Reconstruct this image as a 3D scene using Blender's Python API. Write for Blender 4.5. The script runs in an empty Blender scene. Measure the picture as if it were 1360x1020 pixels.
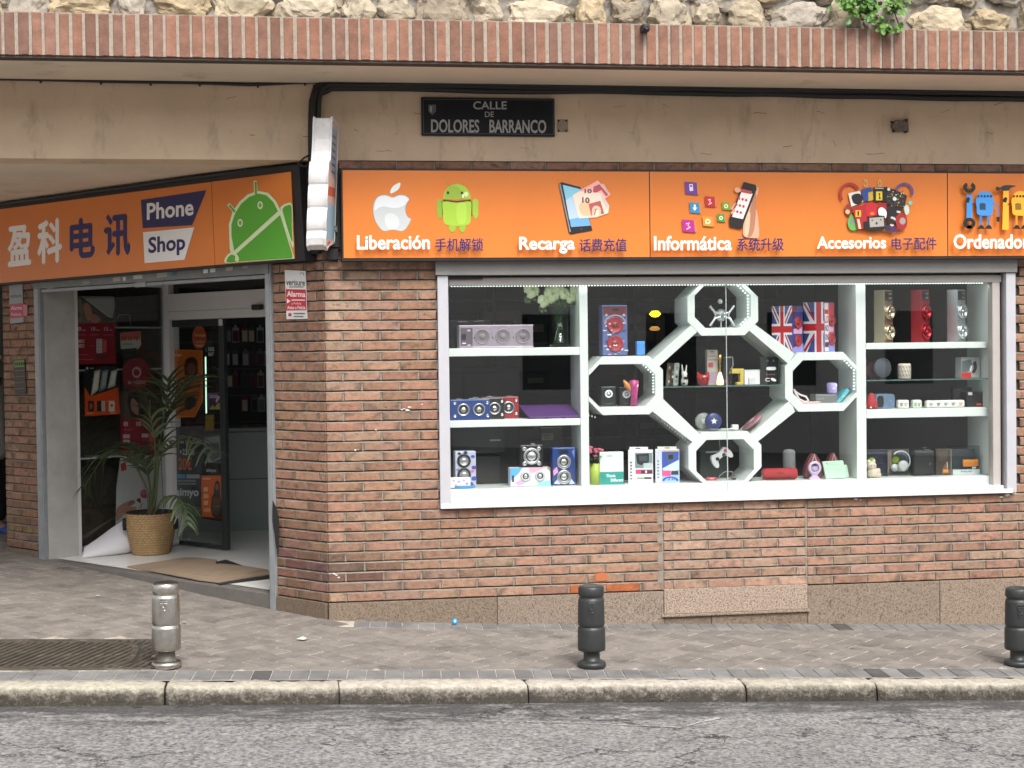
import bpy, bmesh, math, random
import numpy as np
from math import sin, cos, pi, radians, atan2, sqrt
from mathutils import Vector, Matrix, noise
from mathutils.geometry import tessellate_polygon
random.seed(7)
scene = bpy.context.scene
COL = scene.collection

# ------------------------------------------------------------------ camera, world, sun, exposure
FOC, PW, PH = 2044.0, 1360.0, 1020.0          # focal length in photo pixels; photo size
YAW, PITCH, ROLL = [radians(a) for a in (8.66706468, -1.27282171, -0.72339693)]
CP = np.array([-0.31092606, -10.20499512, 1.75262013])
cf = np.array([sin(YAW)*cos(PITCH), cos(YAW)*cos(PITCH), sin(PITCH)])
cr = np.cross(cf, [0, 0, 1.0]); cr /= np.linalg.norm(cr); cu = np.cross(cr, cf)
cr, cu = cos(ROLL)*cr + sin(ROLL)*cu, -sin(ROLL)*cr + cos(ROLL)*cu
cam = bpy.data.cameras.new('camera'); camo = bpy.data.objects.new('camera', cam); COL.objects.link(camo)
cam.sensor_fit = 'HORIZONTAL'; cam.sensor_width = 36.0; cam.lens = 36.0*FOC/PW
cam.clip_start = 0.05; cam.clip_end = 2000
camo.matrix_world = Matrix(((cr[0], cu[0], -cf[0], CP[0]), (cr[1], cu[1], -cf[1], CP[1]), (cr[2], cu[2], -cf[2], CP[2]), (0, 0, 0, 1)))
scene.camera = camo

SUN_EL, SUN_AZ = radians(50), radians(10)     # overcast: high, soft sun over the street side
world = bpy.data.worlds.new("World"); scene.world = world; world.use_nodes = True
wn = world.node_tree.nodes; wl = world.node_tree.links
bg = wn['Background']; sky = wn.new('ShaderNodeTexSky'); sky.sky_type = 'NISHITA'; sky.sun_disc = False
sky.sun_elevation = SUN_EL; sky.sun_rotation = pi - SUN_AZ; sky.dust_density = 4.0; sky.air_density = 1.0
hs = wn.new('ShaderNodeHueSaturation'); hs.inputs['Saturation'].default_value = 0.22   # cloud cover: grey sky
wl.new(sky.outputs[0], hs.inputs['Color']); wl.new(hs.outputs[0], bg.inputs['Color'])
bg.inputs['Strength'].default_value = 0.14
sl = bpy.data.lights.new('sun', 'SUN'); so = bpy.data.objects.new('sun', sl); COL.objects.link(so)
sl.energy = 1.5; sl.angle = radians(22); sl.color = (1.0, 0.95, 0.88)
sd = Vector((sin(SUN_AZ)*cos(SUN_EL), -cos(SUN_AZ)*cos(SUN_EL), sin(SUN_EL)))   # towards the sun
so.rotation_euler = sd.to_track_quat('Z', 'Y').to_euler()
scene.view_settings.view_transform = 'Standard'; scene.view_settings.look = 'None'
scene.view_settings.exposure = 1.0; scene.view_settings.gamma = 1.0
scene.cycles.use_denoising = True
scene.cycles.max_bounces = 10; scene.cycles.transparent_max_bounces = 16; scene.cycles.sample_clamp_indirect = 6

# ------------------------------------------------------------------ photo pixel -> point on a real plane
def ray(u, v): return cf + cr*(u-PW/2)/FOC - cu*(v-PH/2)/FOC
AA = radians(50.62)
tA = np.array([-cos(AA), sin(AA), 0]); nA = np.array([sin(AA), cos(AA), 0])   # along / into the chamfered entrance wall
def onR(u, v, y=0.0):
    d = ray(u, v); return CP + d*((y-CP[1])/d[1])
def onA(u, v, dep=0.0):
    d = ray(u, v); return CP + d*((dep-CP@nA)/(d@nA))
def onS(u, v, s):
    d = ray(u, v); return CP + d*((s-CP@tA)/(d@tA))
def onZ(u, v, z):
    d = ray(u, v); return CP + d*((z-CP[2])/d[2])
def gz(x, y):
    return -0.041*x - 0.035 + 0.0176*y + 0.022*math.exp(-(x*x+y*y)/0.3)
def onG(u, v):
    z = 0.0
    for _ in range(12):
        p = onZ(u, v, z); z = gz(p[0], p[1])
    return p
def PA(s, dep, z): 
    q = tA*s + nA*dep; return np.array([q[0], q[1], z])
def sz(p): return float(p@tA), float(p[2])
def pxm(u, y=0.2): return FOC/((onR(u, 500, y)-CP)@cf)     # photo pixels per metre at a depth

# ------------------------------------------------------------------ materials
MATS = {}
def lin(h):
    c = [int(h[i:i+2], 16)/255 for i in (0, 2, 4)]
    return tuple(x/12.92 if x <= .04045 else ((x+.055)/1.055)**2.4 for x in c)
def mat(name, col, rough=0.6, metal=0.0, var=0.0, vscale=8.0, bump=0.0, bscale=60.0, spec=0.5, tint=False, emit=0.0, coat=0.0, dirt=None):
    if name in MATS: return MATS[name]
    m = bpy.data.materials.new(name); m.use_nodes = True; MATS[name] = m
    nt = m.node_tree; n = nt.nodes; l = nt.links; b = n['Principled BSDF']
    b.inputs['Roughness'].default_value = rough; b.inputs['Metallic'].default_value = metal
    b.inputs['Specular IOR Level'].default_value = spec; b.inputs['Coat Weight'].default_value = coat
    c = (*col[:3], 1.0); b.inputs['Base Color'].default_value = c
    if emit:
        b.inputs['Emission Color'].default_value = c; b.inputs['Emission Strength'].default_value = emit
    tc = n.new('ShaderNodeTexCoord'); out = None
    if tint:
        at = n.new('ShaderNodeAttribute'); at.attribute_name = 'tint'; out = at.outputs['Color']
    if var:
        ns = n.new('ShaderNodeTexNoise'); ns.inputs['Scale'].default_value = vscale; ns.inputs['Detail'].default_value = 6
        ns.inputs['Roughness'].default_value = 0.65
        l.new(tc.outputs['Object'], ns.inputs['Vector'])
        mr = n.new('ShaderNodeMapRange'); mr.inputs['From Min'].default_value = .3; mr.inputs['From Max'].default_value = .7
        mr.inputs['To Min'].default_value = 1-var; mr.inputs['To Max'].default_value = 1+var*.6
        l.new(ns.outputs['Fac'], mr.inputs['Value'])
        mx = n.new('ShaderNodeMix'); mx.data_type = 'RGBA'; mx.blend_type = 'MULTIPLY'; mx.inputs['Factor'].default_value = 1
        if out is None: mx.inputs[6].default_value = c
        else: l.new(out, mx.inputs[6])
        l.new(mr.outputs[0], mx.inputs[7]); out = mx.outputs[2]
    if dirt:    # (colour, scale, threshold low, threshold high, stretch)
        dc, ds, d0, d1, st = dirt
        mp = n.new('ShaderNodeMapping'); mp.inputs['Scale'].default_value = st; l.new(tc.outputs['Object'], mp.inputs['Vector'])
        n2 = n.new('ShaderNodeTexNoise'); n2.inputs['Scale'].default_value = ds; n2.inputs['Detail'].default_value = 8; n2.inputs['Roughness'].default_value = .7
        l.new(mp.outputs[0], n2.inputs['Vector'])
        m2 = n.new('ShaderNodeMapRange'); m2.inputs['From Min'].default_value = d0; m2.inputs['From Max'].default_value = d1
        l.new(n2.outputs['Fac'], m2.inputs['Value'])
        mx = n.new('ShaderNodeMix'); mx.data_type = 'RGBA'; l.new(m2.outputs[0], mx.inputs['Factor'])
        if out is None: mx.inputs[6].default_value = c
        else: l.new(out, mx.inputs[6])
        mx.inputs[7].default_value = (*dc, 1); out = mx.outputs[2]
    if out is not None: l.new(out, b.inputs['Base Color'])
    if bump:
        nb = n.new('ShaderNodeTexNoise'); nb.inputs['Scale'].default_value = bscale; nb.inputs['Detail'].default_value = 8
        l.new(tc.outputs['Object'], nb.inputs['Vector'])
        bp = n.new('ShaderNodeBump'); bp.inputs['Strength'].default_value = bump; bp.inputs['Distance'].default_value = 0.01
        l.new(nb.outputs['Fac'], bp.inputs['Height']); l.new(bp.outputs[0], b.inputs['Normal'])
    return m
def C(h, rough=0.45, coat=0.0):      # a printed / painted plain colour
    return mat('ink_'+h+('' if rough == .45 else '_%d' % (rough*100)), lin(h), rough, coat=coat)
def glass(name, tintc=(.93, .96, .95), refl=0.9, ior=1.5):
    m = bpy.data.materials.new(name); m.use_nodes = True; nt = m.node_tree; n = nt.nodes; l = nt.links
    n.remove(n['Principled BSDF']); o = n['Material Output']
    t = n.new('ShaderNodeBsdfTransparent'); t.inputs[0].default_value = (*tintc, 1)
    g = n.new('ShaderNodeBsdfGlossy'); g.inputs['Roughness'].default_value = 0.0; g.inputs[0].default_value = (refl, refl, refl, 1)
    f = n.new('ShaderNodeFresnel'); f.inputs[0].default_value = ior
    mx = n.new('ShaderNodeMixShader'); ge_ = n.new('ShaderNodeNewGeometry'); mm = n.new('ShaderNodeMath'); mm.operation = 'SUBTRACT'; mm.inputs[0].default_value = 1; l.new(ge_.outputs['Backfacing'], mm.inputs[1])
    m2 = n.new('ShaderNodeMath'); m2.operation = 'MULTIPLY'; l.new(f.outputs[0], m2.inputs[0]); l.new(mm.outputs[0], m2.inputs[1]); l.new(m2.outputs[0], mx.inputs[0]); l.new(t.outputs[0], mx.inputs[1]); l.new(g.outputs[0], mx.inputs[2])
    l.new(mx.outputs[0], o.inputs[0]); return m

# ------------------------------------------------------------------ mesh helpers
ORG = {}
def prop(o, label=None, cat=None, group=None, kind=None):
    for k, v in (('label', label), ('category', cat), ('group', group), ('kind', kind)):
        if v: o[k] = v
    return o
def thing(name, label, cat, loc=(0, 0, 0), rz=0.0, group=None):
    o = bpy.data.objects.new(name, None); COL.objects.link(o); o.empty_display_size = .1
    o.location = [float(a) for a in loc]; o.rotation_euler = (0, 0, rz); prop(o, label, cat, group)
    ORG[o.name] = np.zeros(3); return o
def wthing(name, label, cat, loc, group=None):      # a thing whose parts are given in world coordinates
    o = thing(name, label, cat, loc, 0, group); ORG[o.name] = np.array([float(a) for a in loc]); return o
class MB:
    def __init__(s): s.e = {}; s.v = []; s.f = []; s.m = []; s.t = []; s.tint = (1, 1, 1); s.sm = []
    def add(s, vs, fs, m=0, tint=None, smooth=False, e=None):
        b = len(s.v)
        if e: s.e.update({b+i: k for i, k in enumerate(e) if k})
        s.v += [tuple(float(c) for c in v) for v in vs]
        for f in fs: s.f.append([b+i for i in f]); s.m.append(m); s.t.append(tint or s.tint); s.sm.append(smooth)
        return s
    def box(s, x0, x1, y0, y1, z0, z1, m=0, fr=None, tint=None):
        vs = [(x, y, z) for z in (z0, z1) for y in (y0, y1) for x in (x0, x1)]
        if fr: vs = [fr(*v) for v in vs]
        s.add(vs, [(0, 2, 3, 1), (4, 5, 7, 6), (0, 1, 5, 4), (2, 6, 7, 3), (0, 4, 6, 2), (1, 3, 7, 5)], m, tint); return s
    def prism(s, poly, y0, y1, m=0, fr=None):        # outline in x,z; extruded along y
        n = len(poly); vs = [(p[0], y0, p[1]) for p in poly]+[(p[0], y1, p[1]) for p in poly]
        if fr: vs = [fr(*v) for v in vs]
        tr = tessellate_polygon([[Vector((p[0], p[1], 0)) for p in poly]])
        fs = [tuple(t) for t in tr]+[tuple(n+i for i in reversed(t)) for t in tr]
        fs += [(i, n+i, n+(i+1) % n, (i+1) % n) for i in range(n)]
        s.add(vs, fs, m); return s
    def band(s, outer, inner, y0, y1, m=0, fr=None):   # closed frame between two outlines with the same count
        n = len(outer); vs = [(p[0], y, p[1]) for y in (y0, y1) for p in outer+inner]
        if fr: vs = [fr(*v) for v in vs]
        fs = []
        for i in range(n):
            j = (i+1) % n
            fs += [(i, j, n+j, n+i), (2*n+i, 3*n+i, 3*n+j, 2*n+j), (i, 2*n+i, 2*n+j, j), (n+i, n+j, 3*n+j, 3*n+i)]
        s.add(vs, fs, m); return s
    def tube(s, pts, r, n=8, m=0, cap=True, smooth=True):
        P = [Vector([float(c) for c in p]) for p in pts]; rs = r if isinstance(r, (list, tuple)) else [r]*len(P)
        vs = []; prev = None
        for i, p in enumerate(P):
            t = (P[min(i+1, len(P)-1)]-P[max(i-1, 0)]).normalized()
            a = Vector((0, 0, 1)) if abs(t.z) < .9 else Vector((1, 0, 0))
            if prev is not None: a = prev
            x = (a-t*a.dot(t)).normalized(); y = t.cross(x); prev = x
            vs += [p+(x*cos(2*pi*k/n)+y*sin(2*pi*k/n))*rs[i] for k in range(n)]
        fs = [(i*n+k, i*n+(k+1) % n, (i+1)*n+(k+1) % n, (i+1)*n+k) for i in range(len(P)-1) for k in range(n)]
        s.add(vs, fs, m, smooth=smooth)
        if cap: s.add(vs[:n], [tuple(range(n-1, -1, -1))], m); s.add(vs[-n:], [tuple(range(n))], m)
        return s
    def lathe(s, prof, n=32, m=0, c=(0, 0, 0), axis='z', smooth=True, sx=1.0):   # prof: (radius, height)
        vs = []
        for r, h in prof:
            for k in range(n):
                a = 2*pi*k/n; x, y = r*cos(a)*sx, r*sin(a)
                v = (x, y, h) if axis == 'z' else ((x, -h, y) if axis == 'y' else (h, x, y))
                vs.append((v[0]+c[0], v[1]+c[1], v[2]+c[2]))
        fs = [(i*n+k, i*n+(k+1) % n, (i+1)*n+(k+1) % n, (i+1)*n+k) for i in range(len(prof)-1) for k in range(n)]
        s.add(vs, fs, m, smooth=smooth); return s
    def build(s, name, mats, parent=None, bevel=0.0, seg=2):
        me = bpy.data.meshes.new(name); og = ORG.get(parent.name, np.zeros(3)) if parent else np.zeros(3)
        me.from_pydata([(a-og[0], b-og[1], c-og[2]) for a, b, c in s.v], [], s.f)
        mats = mats if isinstance(mats, (list, tuple)) else [mats]
        for m in mats: me.materials.append(m)
        me.polygons.foreach_set('material_index', s.m); me.polygons.foreach_set('use_smooth', s.sm)
        at = me.attributes.new('tint', 'FLOAT_COLOR', 'FACE')
        at.data.foreach_set('color', [c for t in s.t for c in (t[0], t[1], t[2], 1.0)])
        if s.e: ae = me.attributes.new('edge', 'FLOAT', 'POINT'); ae.data.foreach_set('value', [s.e.get(i, 0.0) for i in range(len(s.v))])
        me.update(); o = bpy.data.objects.new(name, me); COL.objects.link(o)
        if parent: o.parent = parent; ORG[o.name] = og
        bm = bmesh.new(); bm.from_mesh(me); bmesh.ops.recalc_face_normals(bm, faces=bm.faces); bm.to_mesh(me); bm.free()
        if bevel:
            bv = o.modifiers.new('bevel', 'BEVEL'); bv.width = bevel; bv.segments = seg; bv.limit_method = 'ANGLE'; bv.angle_limit = radians(40)
        return o

# ------------------------------------------------------------------ flat prints: shapes and lettering laid on a plane, each a hair proud of the one below
TXT = {}
def text2d(s, off=0.0):
    k = (s, off)
    if k in TXT: return TXT[k]
    cu_ = bpy.data.curves.new('lettering', 'FONT'); cu_.body = s; cu_.offset = off; cu_.resolution_u = 3; cu_.fill_mode = 'FRONT'
    o = bpy.data.objects.new('lettering', cu_); COL.objects.link(o); bpy.context.view_layer.update()
    me = bpy.data.meshes.new_from_object(o.evaluated_get(bpy.context.evaluated_depsgraph_get()))
    vs = [(v.co.x, v.co.y) for v in me.vertices]; fs = [tuple(p.vertices) for p in me.polygons]
    bpy.data.objects.remove(o); bpy.data.curves.remove(cu_); bpy.data.meshes.remove(me)
    if not vs: vs, fs = [(0, 0), (1, 0), (1, 1)], []
    x0 = min(v[0] for v in vs); x1 = max(v[0] for v in vs); y0 = min(v[1] for v in vs); y1 = max(v[1] for v in vs)
    TXT[k] = ([((x-x0)/(x1-x0), (y-y0)/max(y1-y0, 1e-6)) for x, y in vs], fs); return TXT[k]
class Draw:
    """mp(u, v, lift) gives the 3D point of a flat drawing; shapes are drawn in the order they are called"""
    def __init__(s, mp, step=.0002): s.mp = mp; s.k = 1; s.mb = MB(); s.mats = []; s.step = step
    def mi(s, m):
        if isinstance(m, str): m = C(m)
        if m not in s.mats: s.mats.append(m)
        return s.mats.index(m)
    def raw(s, vs, fs, m): s.mb.add([s.mp(a, b, s.k*s.step) for a, b in vs], fs, s.mi(m)); s.k += 1; return s
    def poly(s, pts, m):
        return s.raw(pts, [tuple(t) for t in tessellate_polygon([[Vector((a, b, 0)) for a, b in pts]])], m)
    def rect(s, u0, v0, u1, v1, m): return s.poly([(u0, v0), (u1, v0), (u1, v1), (u0, v1)], m)
    def disc(s, u, v, a, b, m, n=28): return s.poly([(u+a*cos(2*pi*k/n), v+b*sin(2*pi*k/n)) for k in range(n)], m)
    def ring(s, u, v, a, b, w, m, n=28, a0=0.0, a1=2*pi):
        P = [(u+q*a*cos(t), v+q*b*sin(t)) for q in (1, 1-w) for t in [a0+(a1-a0)*k/n for k in range(n+1)]]
        return s.raw(P, [(k, k+1, n+2+k, n+1+k) for k in range(n)], m)
    def line(s, pts, w, m):
        L = []; R = []
        for i, p in enumerate(pts):
            a = pts[max(i-1, 0)]; b = pts[min(i+1, len(pts)-1)]; d = (b[0]-a[0], b[1]-a[1]); q = sqrt(d[0]**2+d[1]**2) or 1
            L.append((p[0]-d[1]/q*w/2, p[1]+d[0]/q*w/2)); R.append((p[0]+d[1]/q*w/2, p[1]-d[0]/q*w/2))
        n = len(pts); return s.raw(L+R, [(i, i+1, n+i+1, n+i) for i in range(n-1)], m)
    def text(s, t, u0, v0, u1, v1, m, off=0.0, skew=None):   # lettering box: left, top, right, bottom; skew lowers the right end
        cjk = any(ord(c) > 0x3000 for c in t); vs, fs = text2d(t, 0.0 if cjk else off*.45); k = skew or 0; b = (abs(v1-v0)*((.032 if abs(v1-v0) > 40 else .015) if cjk else .012) if off >= .012 else 0)
        r = abs(u1-u0)/max(len(t), 1)/max(abs(v1-v0), 1e-6); bu = b*min(1, r*1.1 if cjk else r*1.8)
        for du, dv in (((0, 0), (bu, 0), (-bu, 0), (0, b), (0, -b)) if b else ((0, 0),)):
            s.raw([(u0+bu+x*(u1-u0-2*bu)+du, v1-b+y*(v0-v1+2*b)+k*x+dv) for x, y in vs], fs, m); s.k -= .75
        s.k += .75; return s
    def build(s, name, parent=None): return s.mb.build(name, s.mats, parent)
def smooth_poly(pts, n=4):      # Catmull-Rom through a closed outline
    out = []; N = len(pts)
    for i in range(N):
        p = [np.array(pts[(i+j-1) % N], float) for j in range(4)]
        for k in range(n):
            t = k/n; out.append(tuple(.5*((2*p[1])+(-p[0]+p[2])*t+(2*p[0]-5*p[1]+4*p[2]-p[3])*t*t+(-p[0]+3*p[1]-3*p[2]+p[3])*t**3)))
    return out
# ------------------------------------------------------------------ ground, road, kerb, pavement
KY0, KY1 = -1.65, -1.82                       # pavement edge / outer kerb face
def rz(x, y): return -0.041*x - 0.035 + 0.0176*KY0 - 0.10 + 0.006*(KY1-y if y > -6 else KY1+6)
def asphalt():
    m = bpy.data.materials.new('asphalt'); m.use_nodes = True; nt = m.node_tree; n = nt.nodes; l = nt.links; b = n['Principled BSDF']
    tc = n.new('ShaderNodeTexCoord')
    def N(t, **k):
        x = n.new(t)
        for a, v in k.items(): x.inputs[a].default_value = v
        return x
    def ramp(src, a, bb, c, d):
        r = N('ShaderNodeMapRange', **{'From Min': a, 'From Max': bb, 'To Min': c, 'To Max': d}); l.new(src, r.inputs['Value']); return r.outputs[0]
    fine = N('ShaderNodeTexVoronoi', Scale=52.0); l.new(tc.outputs['Object'], fine.inputs['Vector'])
    fn = N('ShaderNodeTexNoise', Scale=42.0, Detail=6.0, Roughness=.8); l.new(tc.outputs['Object'], fn.inputs['Vector'])
    big = N('ShaderNodeTexNoise', Scale=1.4, Detail=7.0, Roughness=.7); l.new(tc.outputs['Object'], big.inputs['Vector'])
    mp = N('ShaderNodeMapping', Scale=(1.0, 3.0, 1.0)); l.new(tc.outputs['Object'], mp.inputs['Vector'])
    pat = N('ShaderNodeTexNoise', Scale=3.0, Detail=9.0, Roughness=.75); l.new(mp.outputs[0], pat.inputs['Vector'])
    # aggregate: light stones in darker binder
    cr_ = N('ShaderNodeValToRGB'); cr_.color_ramp.elements[0].color = (.045, .043, .043, 1); cr_.color_ramp.elements[1].color = (.35, .338, .332, 1)
    cr_.color_ramp.elements[0].position = .30; cr_.color_ramp.elements[1].position = .68
    ad = N('ShaderNodeMath'); ad.operation = 'ADD'; l.new(ramp(fine.outputs['Color'], 0, 1, -.12, .12), ad.inputs[0]); l.new(fn.outputs['Fac'], ad.inputs[1])
    l.new(ad.outputs[0], cr_.inputs['Fac'])
    mu = N('ShaderNodeMix'); mu.data_type = 'RGBA'; mu.blend_type = 'MULTIPLY'; mu.inputs['Factor'].default_value = 1
    l.new(cr_.outputs[0], mu.inputs[6]); l.new(ramp(big.outputs['Fac'], .3, .7, .78, 1.15), mu.inputs[7])
    # dark oily stains in a strip along the gutter and in scattered patches
    sp = N('ShaderNodeSeparateXYZ'); l.new(tc.outputs['Object'], sp.inputs[0])
    gut = ramp(sp.outputs['Y'], -2.55, -1.86, 0.0, .26)
    a2 = N('ShaderNodeMath'); a2.operation = 'ADD'; l.new(pat.outputs['Fac'], a2.inputs[0]); l.new(gut, a2.inputs[1])
    st = ramp(a2.outputs[0], .60, .74, 0, .78)
    m3 = N('ShaderNodeMix'); m3.data_type = 'RGBA'; l.new(st, m3.inputs['Factor']); l.new(mu.outputs[2], m3.inputs[6]); m3.inputs[7].default_value = (.035, .033, .034, 1)
    # cracks
    dn = N('ShaderNodeTexNoise', Scale=2.2, Detail=6.0, Roughness=.7); l.new(tc.outputs['Object'], dn.inputs['Vector'])
    vm = N('ShaderNodeVectorMath'); vm.operation = 'MULTIPLY_ADD'; l.new(dn.outputs['Color'], vm.inputs[0]); vm.inputs[1].default_value = (.8, .8, 0)
    m4 = N('ShaderNodeMapping', Scale=(.62, .95, 1.0), Location=(.35, .42, 0)); l.new(tc.outputs['Object'], m4.inputs['Vector']); l.new(m4.outputs[0], vm.inputs[2])
    vc = N('ShaderNodeTexVoronoi', Scale=1.0); vc.voronoi_dimensions = '2D'; vc.feature = 'DISTANCE_TO_EDGE'; l.new(vm.outputs[0], vc.inputs['Vector'])
    ck = ramp(vc.outputs['Distance'], .004, .0125, 1, 0)
    ms = N('ShaderNodeTexNoise', Scale=1.1, Detail=3.0); l.new(tc.outputs['Object'], ms.inputs['Vector'])
    mk = N('ShaderNodeMath'); mk.operation = 'MULTIPLY'; l.new(ck, mk.inputs[0]); l.new(ramp(ms.outputs['Fac'], .38, .49, 0, .78), mk.inputs[1])
    m5 = N('ShaderNodeMix'); m5.data_type = 'RGBA'; l.new(mk.outputs[0], m5.inputs['Factor']); l.new(m3.outputs[2], m5.inputs[6]); m5.inputs[7].default_value = (.012, .011, .011, 1)
    l.new(m5.outputs[2], b.inputs['Base Color']); b.inputs['Roughness'].default_value = .85; b.inputs['Specular IOR Level'].default_value = .3
    h = N('ShaderNodeMath'); h.operation = 'MULTIPLY_ADD'; l.new(mk.outputs[0], h.inputs[0]); h.inputs[1].default_value = -2.0; l.new(ad.outputs[0], h.inputs[2])
    bp = N('ShaderNodeBump', Strength=.8, Distance=.006); l.new(h.outputs[0], bp.inputs['Height']); l.new(bp.outputs[0], b.inputs['Normal'])
    return m
mb = MB(); xs = [-150, -40, -12, -6, 0, 6, 12, 40, 150]; ys = [-150, -40, -14, -6, -4, KY1-.002]
mb.add([(x, y, rz(x, y)) for y in ys for x in xs], [(j*9+i, j*9+i+1, j*9+i+10, j*9+i+9) for j in range(5) for i in range(8)])
prop(mb.build('road', asphalt()), kind='structure')
# the ground under building and pavement, as far as the horizon
mb = MB(); xs = [-150, -40, -6, 0, 6, 40, 150]; ys = [KY1+.02, 0, 4, 12, 40, 150]
mb.add([(x, y, -0.041*x-.2+.0176*min(y, 4)) for y in ys for x in xs], [(j*7+i, j*7+i+1, j*7+i+8, j*7+i+7) for j in range(5) for i in range(6)])
prop(mb.build('ground', mat('earth', (.2, .18, .15), .9)), kind='structure')

# kerb of long worn granite stones; grime splashed from the gutter clings low on the face
low = []; mb = MB(); jx = sorted([onG(u, 908)[0] for u in (220, 450, 700, 990, 1165)])
while jx[0] > -9: jx.insert(0, jx[0]-1.05)
while jx[-1] < 12: jx.append(jx[-1]+1.05)
prof = [(-.004, -.25), (0, -.012), (-.012, 0), (-.06, .002), (-.130, 0), (-.153, -.005), (-.166, -.017), (-.171, -.045), (-.174, -.08), (-.177, -.14), (-.175, -.25)]
for i in range(len(jx)-1):
    a, b = jx[i]+.001+random.random()*.004, jx[i+1]-.001-random.random()*.004; n = 90; vs = []; dy = random.uniform(-.007, .007); dz = random.uniform(-.006, .004)
    for k in range(n+1):
        x = a+(b-a)*k/n; e = min(k, n-k); rnd = max(0, 2-e)*.005
        for j, (py, pz) in enumerate(prof):
            w = noise.noise((x*5, py*14+i*3.1, pz*14))*.010 + noise.noise((x*18, py*40, pz*40+i))*.007 + noise.noise((x*47, py*80, pz*80+i))*.005
            vs.append((x, KY0+py-(w+rnd*-1 if 4 < j < 10 else 0)+dy*(j > 3), gz(x, KY0)+pz+dz+(w-rnd if 2 <= j <= 6 else 0)))
    m = len(prof); fs = []; 
    for k in range(n):
        for j in range(m-1):
            fs.append((k*m+j, k*m+j+1, (k+1)*m+j+1, (k+1)*m+j))
    t0 = random.uniform(.88, 1.08); warm = random.uniform(-.03, .04); B0 = len(mb.v)
    for f in fs:
        mb.t.append((.43*t0, (.39+warm*.2)*t0, (.335-warm*.5)*t0)); mb.m.append(0); mb.sm.append(True); mb.f.append([B0+q_ for q_ in f])
    for k in range(n+1):
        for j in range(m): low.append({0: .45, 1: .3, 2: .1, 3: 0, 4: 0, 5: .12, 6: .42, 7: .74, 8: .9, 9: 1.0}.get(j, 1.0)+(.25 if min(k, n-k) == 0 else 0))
    mb.v += [tuple(float(c) for c in v) for v in vs]
    for e0 in (0, n*m): mb.add(vs[e0:e0+m], [tuple(range(m))], 0, (.1, .09, .08)); low += [1.0]*m
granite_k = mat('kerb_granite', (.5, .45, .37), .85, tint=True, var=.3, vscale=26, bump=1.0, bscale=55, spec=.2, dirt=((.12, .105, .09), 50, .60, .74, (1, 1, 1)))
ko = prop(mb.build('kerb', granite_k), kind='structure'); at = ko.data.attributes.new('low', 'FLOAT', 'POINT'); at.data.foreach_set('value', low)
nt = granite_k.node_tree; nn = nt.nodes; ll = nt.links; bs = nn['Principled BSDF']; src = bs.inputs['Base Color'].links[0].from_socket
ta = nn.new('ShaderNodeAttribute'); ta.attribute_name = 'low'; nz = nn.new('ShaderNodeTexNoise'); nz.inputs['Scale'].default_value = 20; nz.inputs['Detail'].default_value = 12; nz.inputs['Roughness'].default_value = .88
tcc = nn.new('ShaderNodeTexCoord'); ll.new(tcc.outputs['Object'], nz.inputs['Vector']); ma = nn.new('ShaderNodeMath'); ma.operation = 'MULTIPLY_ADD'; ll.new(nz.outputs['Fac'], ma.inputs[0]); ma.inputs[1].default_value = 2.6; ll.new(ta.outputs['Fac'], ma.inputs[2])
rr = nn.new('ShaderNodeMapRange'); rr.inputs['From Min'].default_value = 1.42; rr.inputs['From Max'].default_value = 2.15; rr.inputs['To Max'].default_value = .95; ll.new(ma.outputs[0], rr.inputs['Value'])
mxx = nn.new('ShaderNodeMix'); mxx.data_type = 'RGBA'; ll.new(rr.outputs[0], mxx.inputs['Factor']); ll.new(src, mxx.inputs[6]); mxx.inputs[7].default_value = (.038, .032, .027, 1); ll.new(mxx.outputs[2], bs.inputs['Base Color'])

# pavement: jointing bed with pavers on it
bed = mat('joint_sand', (.44, .39, .335), .95, var=.4, vscale=14, dirt=((.10, .088, .076), 5, .5, .68, (1, 1, 1)))
mb = MB(); xs = [-8+i*.25 for i in range(81)]; ys = [KY0+i*.25 for i in range(33)]
mb.add([(x, y, gz(x, y)-.0045) for y in ys for x in xs], [(j*81+i, j*81+i+1, j*81+i+82, j*81+i+81) for j in range(32) for i in range(80)], 0)
def paver(cs, tint, dz=0.0, g=.0062):      # four corners, counter-clockwise
    c = np.mean(cs, axis=0); top = []; out = []
    for p in cs:
        d = np.array(p)-c; q = np.linalg.norm(d)
        a = c+d*(1-1.0*g/q*1.4); bb = c+d*(1-1.0*(g+.003)/q*1.4)
        out.append((a[0], a[1], gz(*a)-.005)); top.append((bb[0], bb[1], gz(*bb)+dz))
    n = len(cs); mb.add(out+top, [tuple(range(n, 2*n))]+[(k, (k+1) % n, n+(k+1) % n, n+k) for k in range(n)], 1, tint)
def in_cover(x, y): return COVX[0]-.03 < x < COVX[1]+.03 and COVY[0]-.03 < y < COVY[1]+.03
p_a, p_b = onG(200, 850), onG(200, 889)
COVX = (p_b[0]-1.35, p_b[0]+.02); COVY = (p_b[1], p_a[1])
q = sqrt(.5); W2, L2 = .135, .27
def clip(P, ax, lim, sgn):      # keep the side where sgn*(coordinate-lim) >= 0
    out = []
    for i in range(len(P)):
        a, b = P[i-1], P[i]; da, db = sgn*(a[ax]-lim), sgn*(b[ax]-lim)
        if (da >= 0) != (db >= 0): t = da/(da-db); out.append((a[0]+(b[0]-a[0])*t, a[1]+(b[1]-a[1])*t))
        if db >= 0: out.append(b)
    return out
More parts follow.
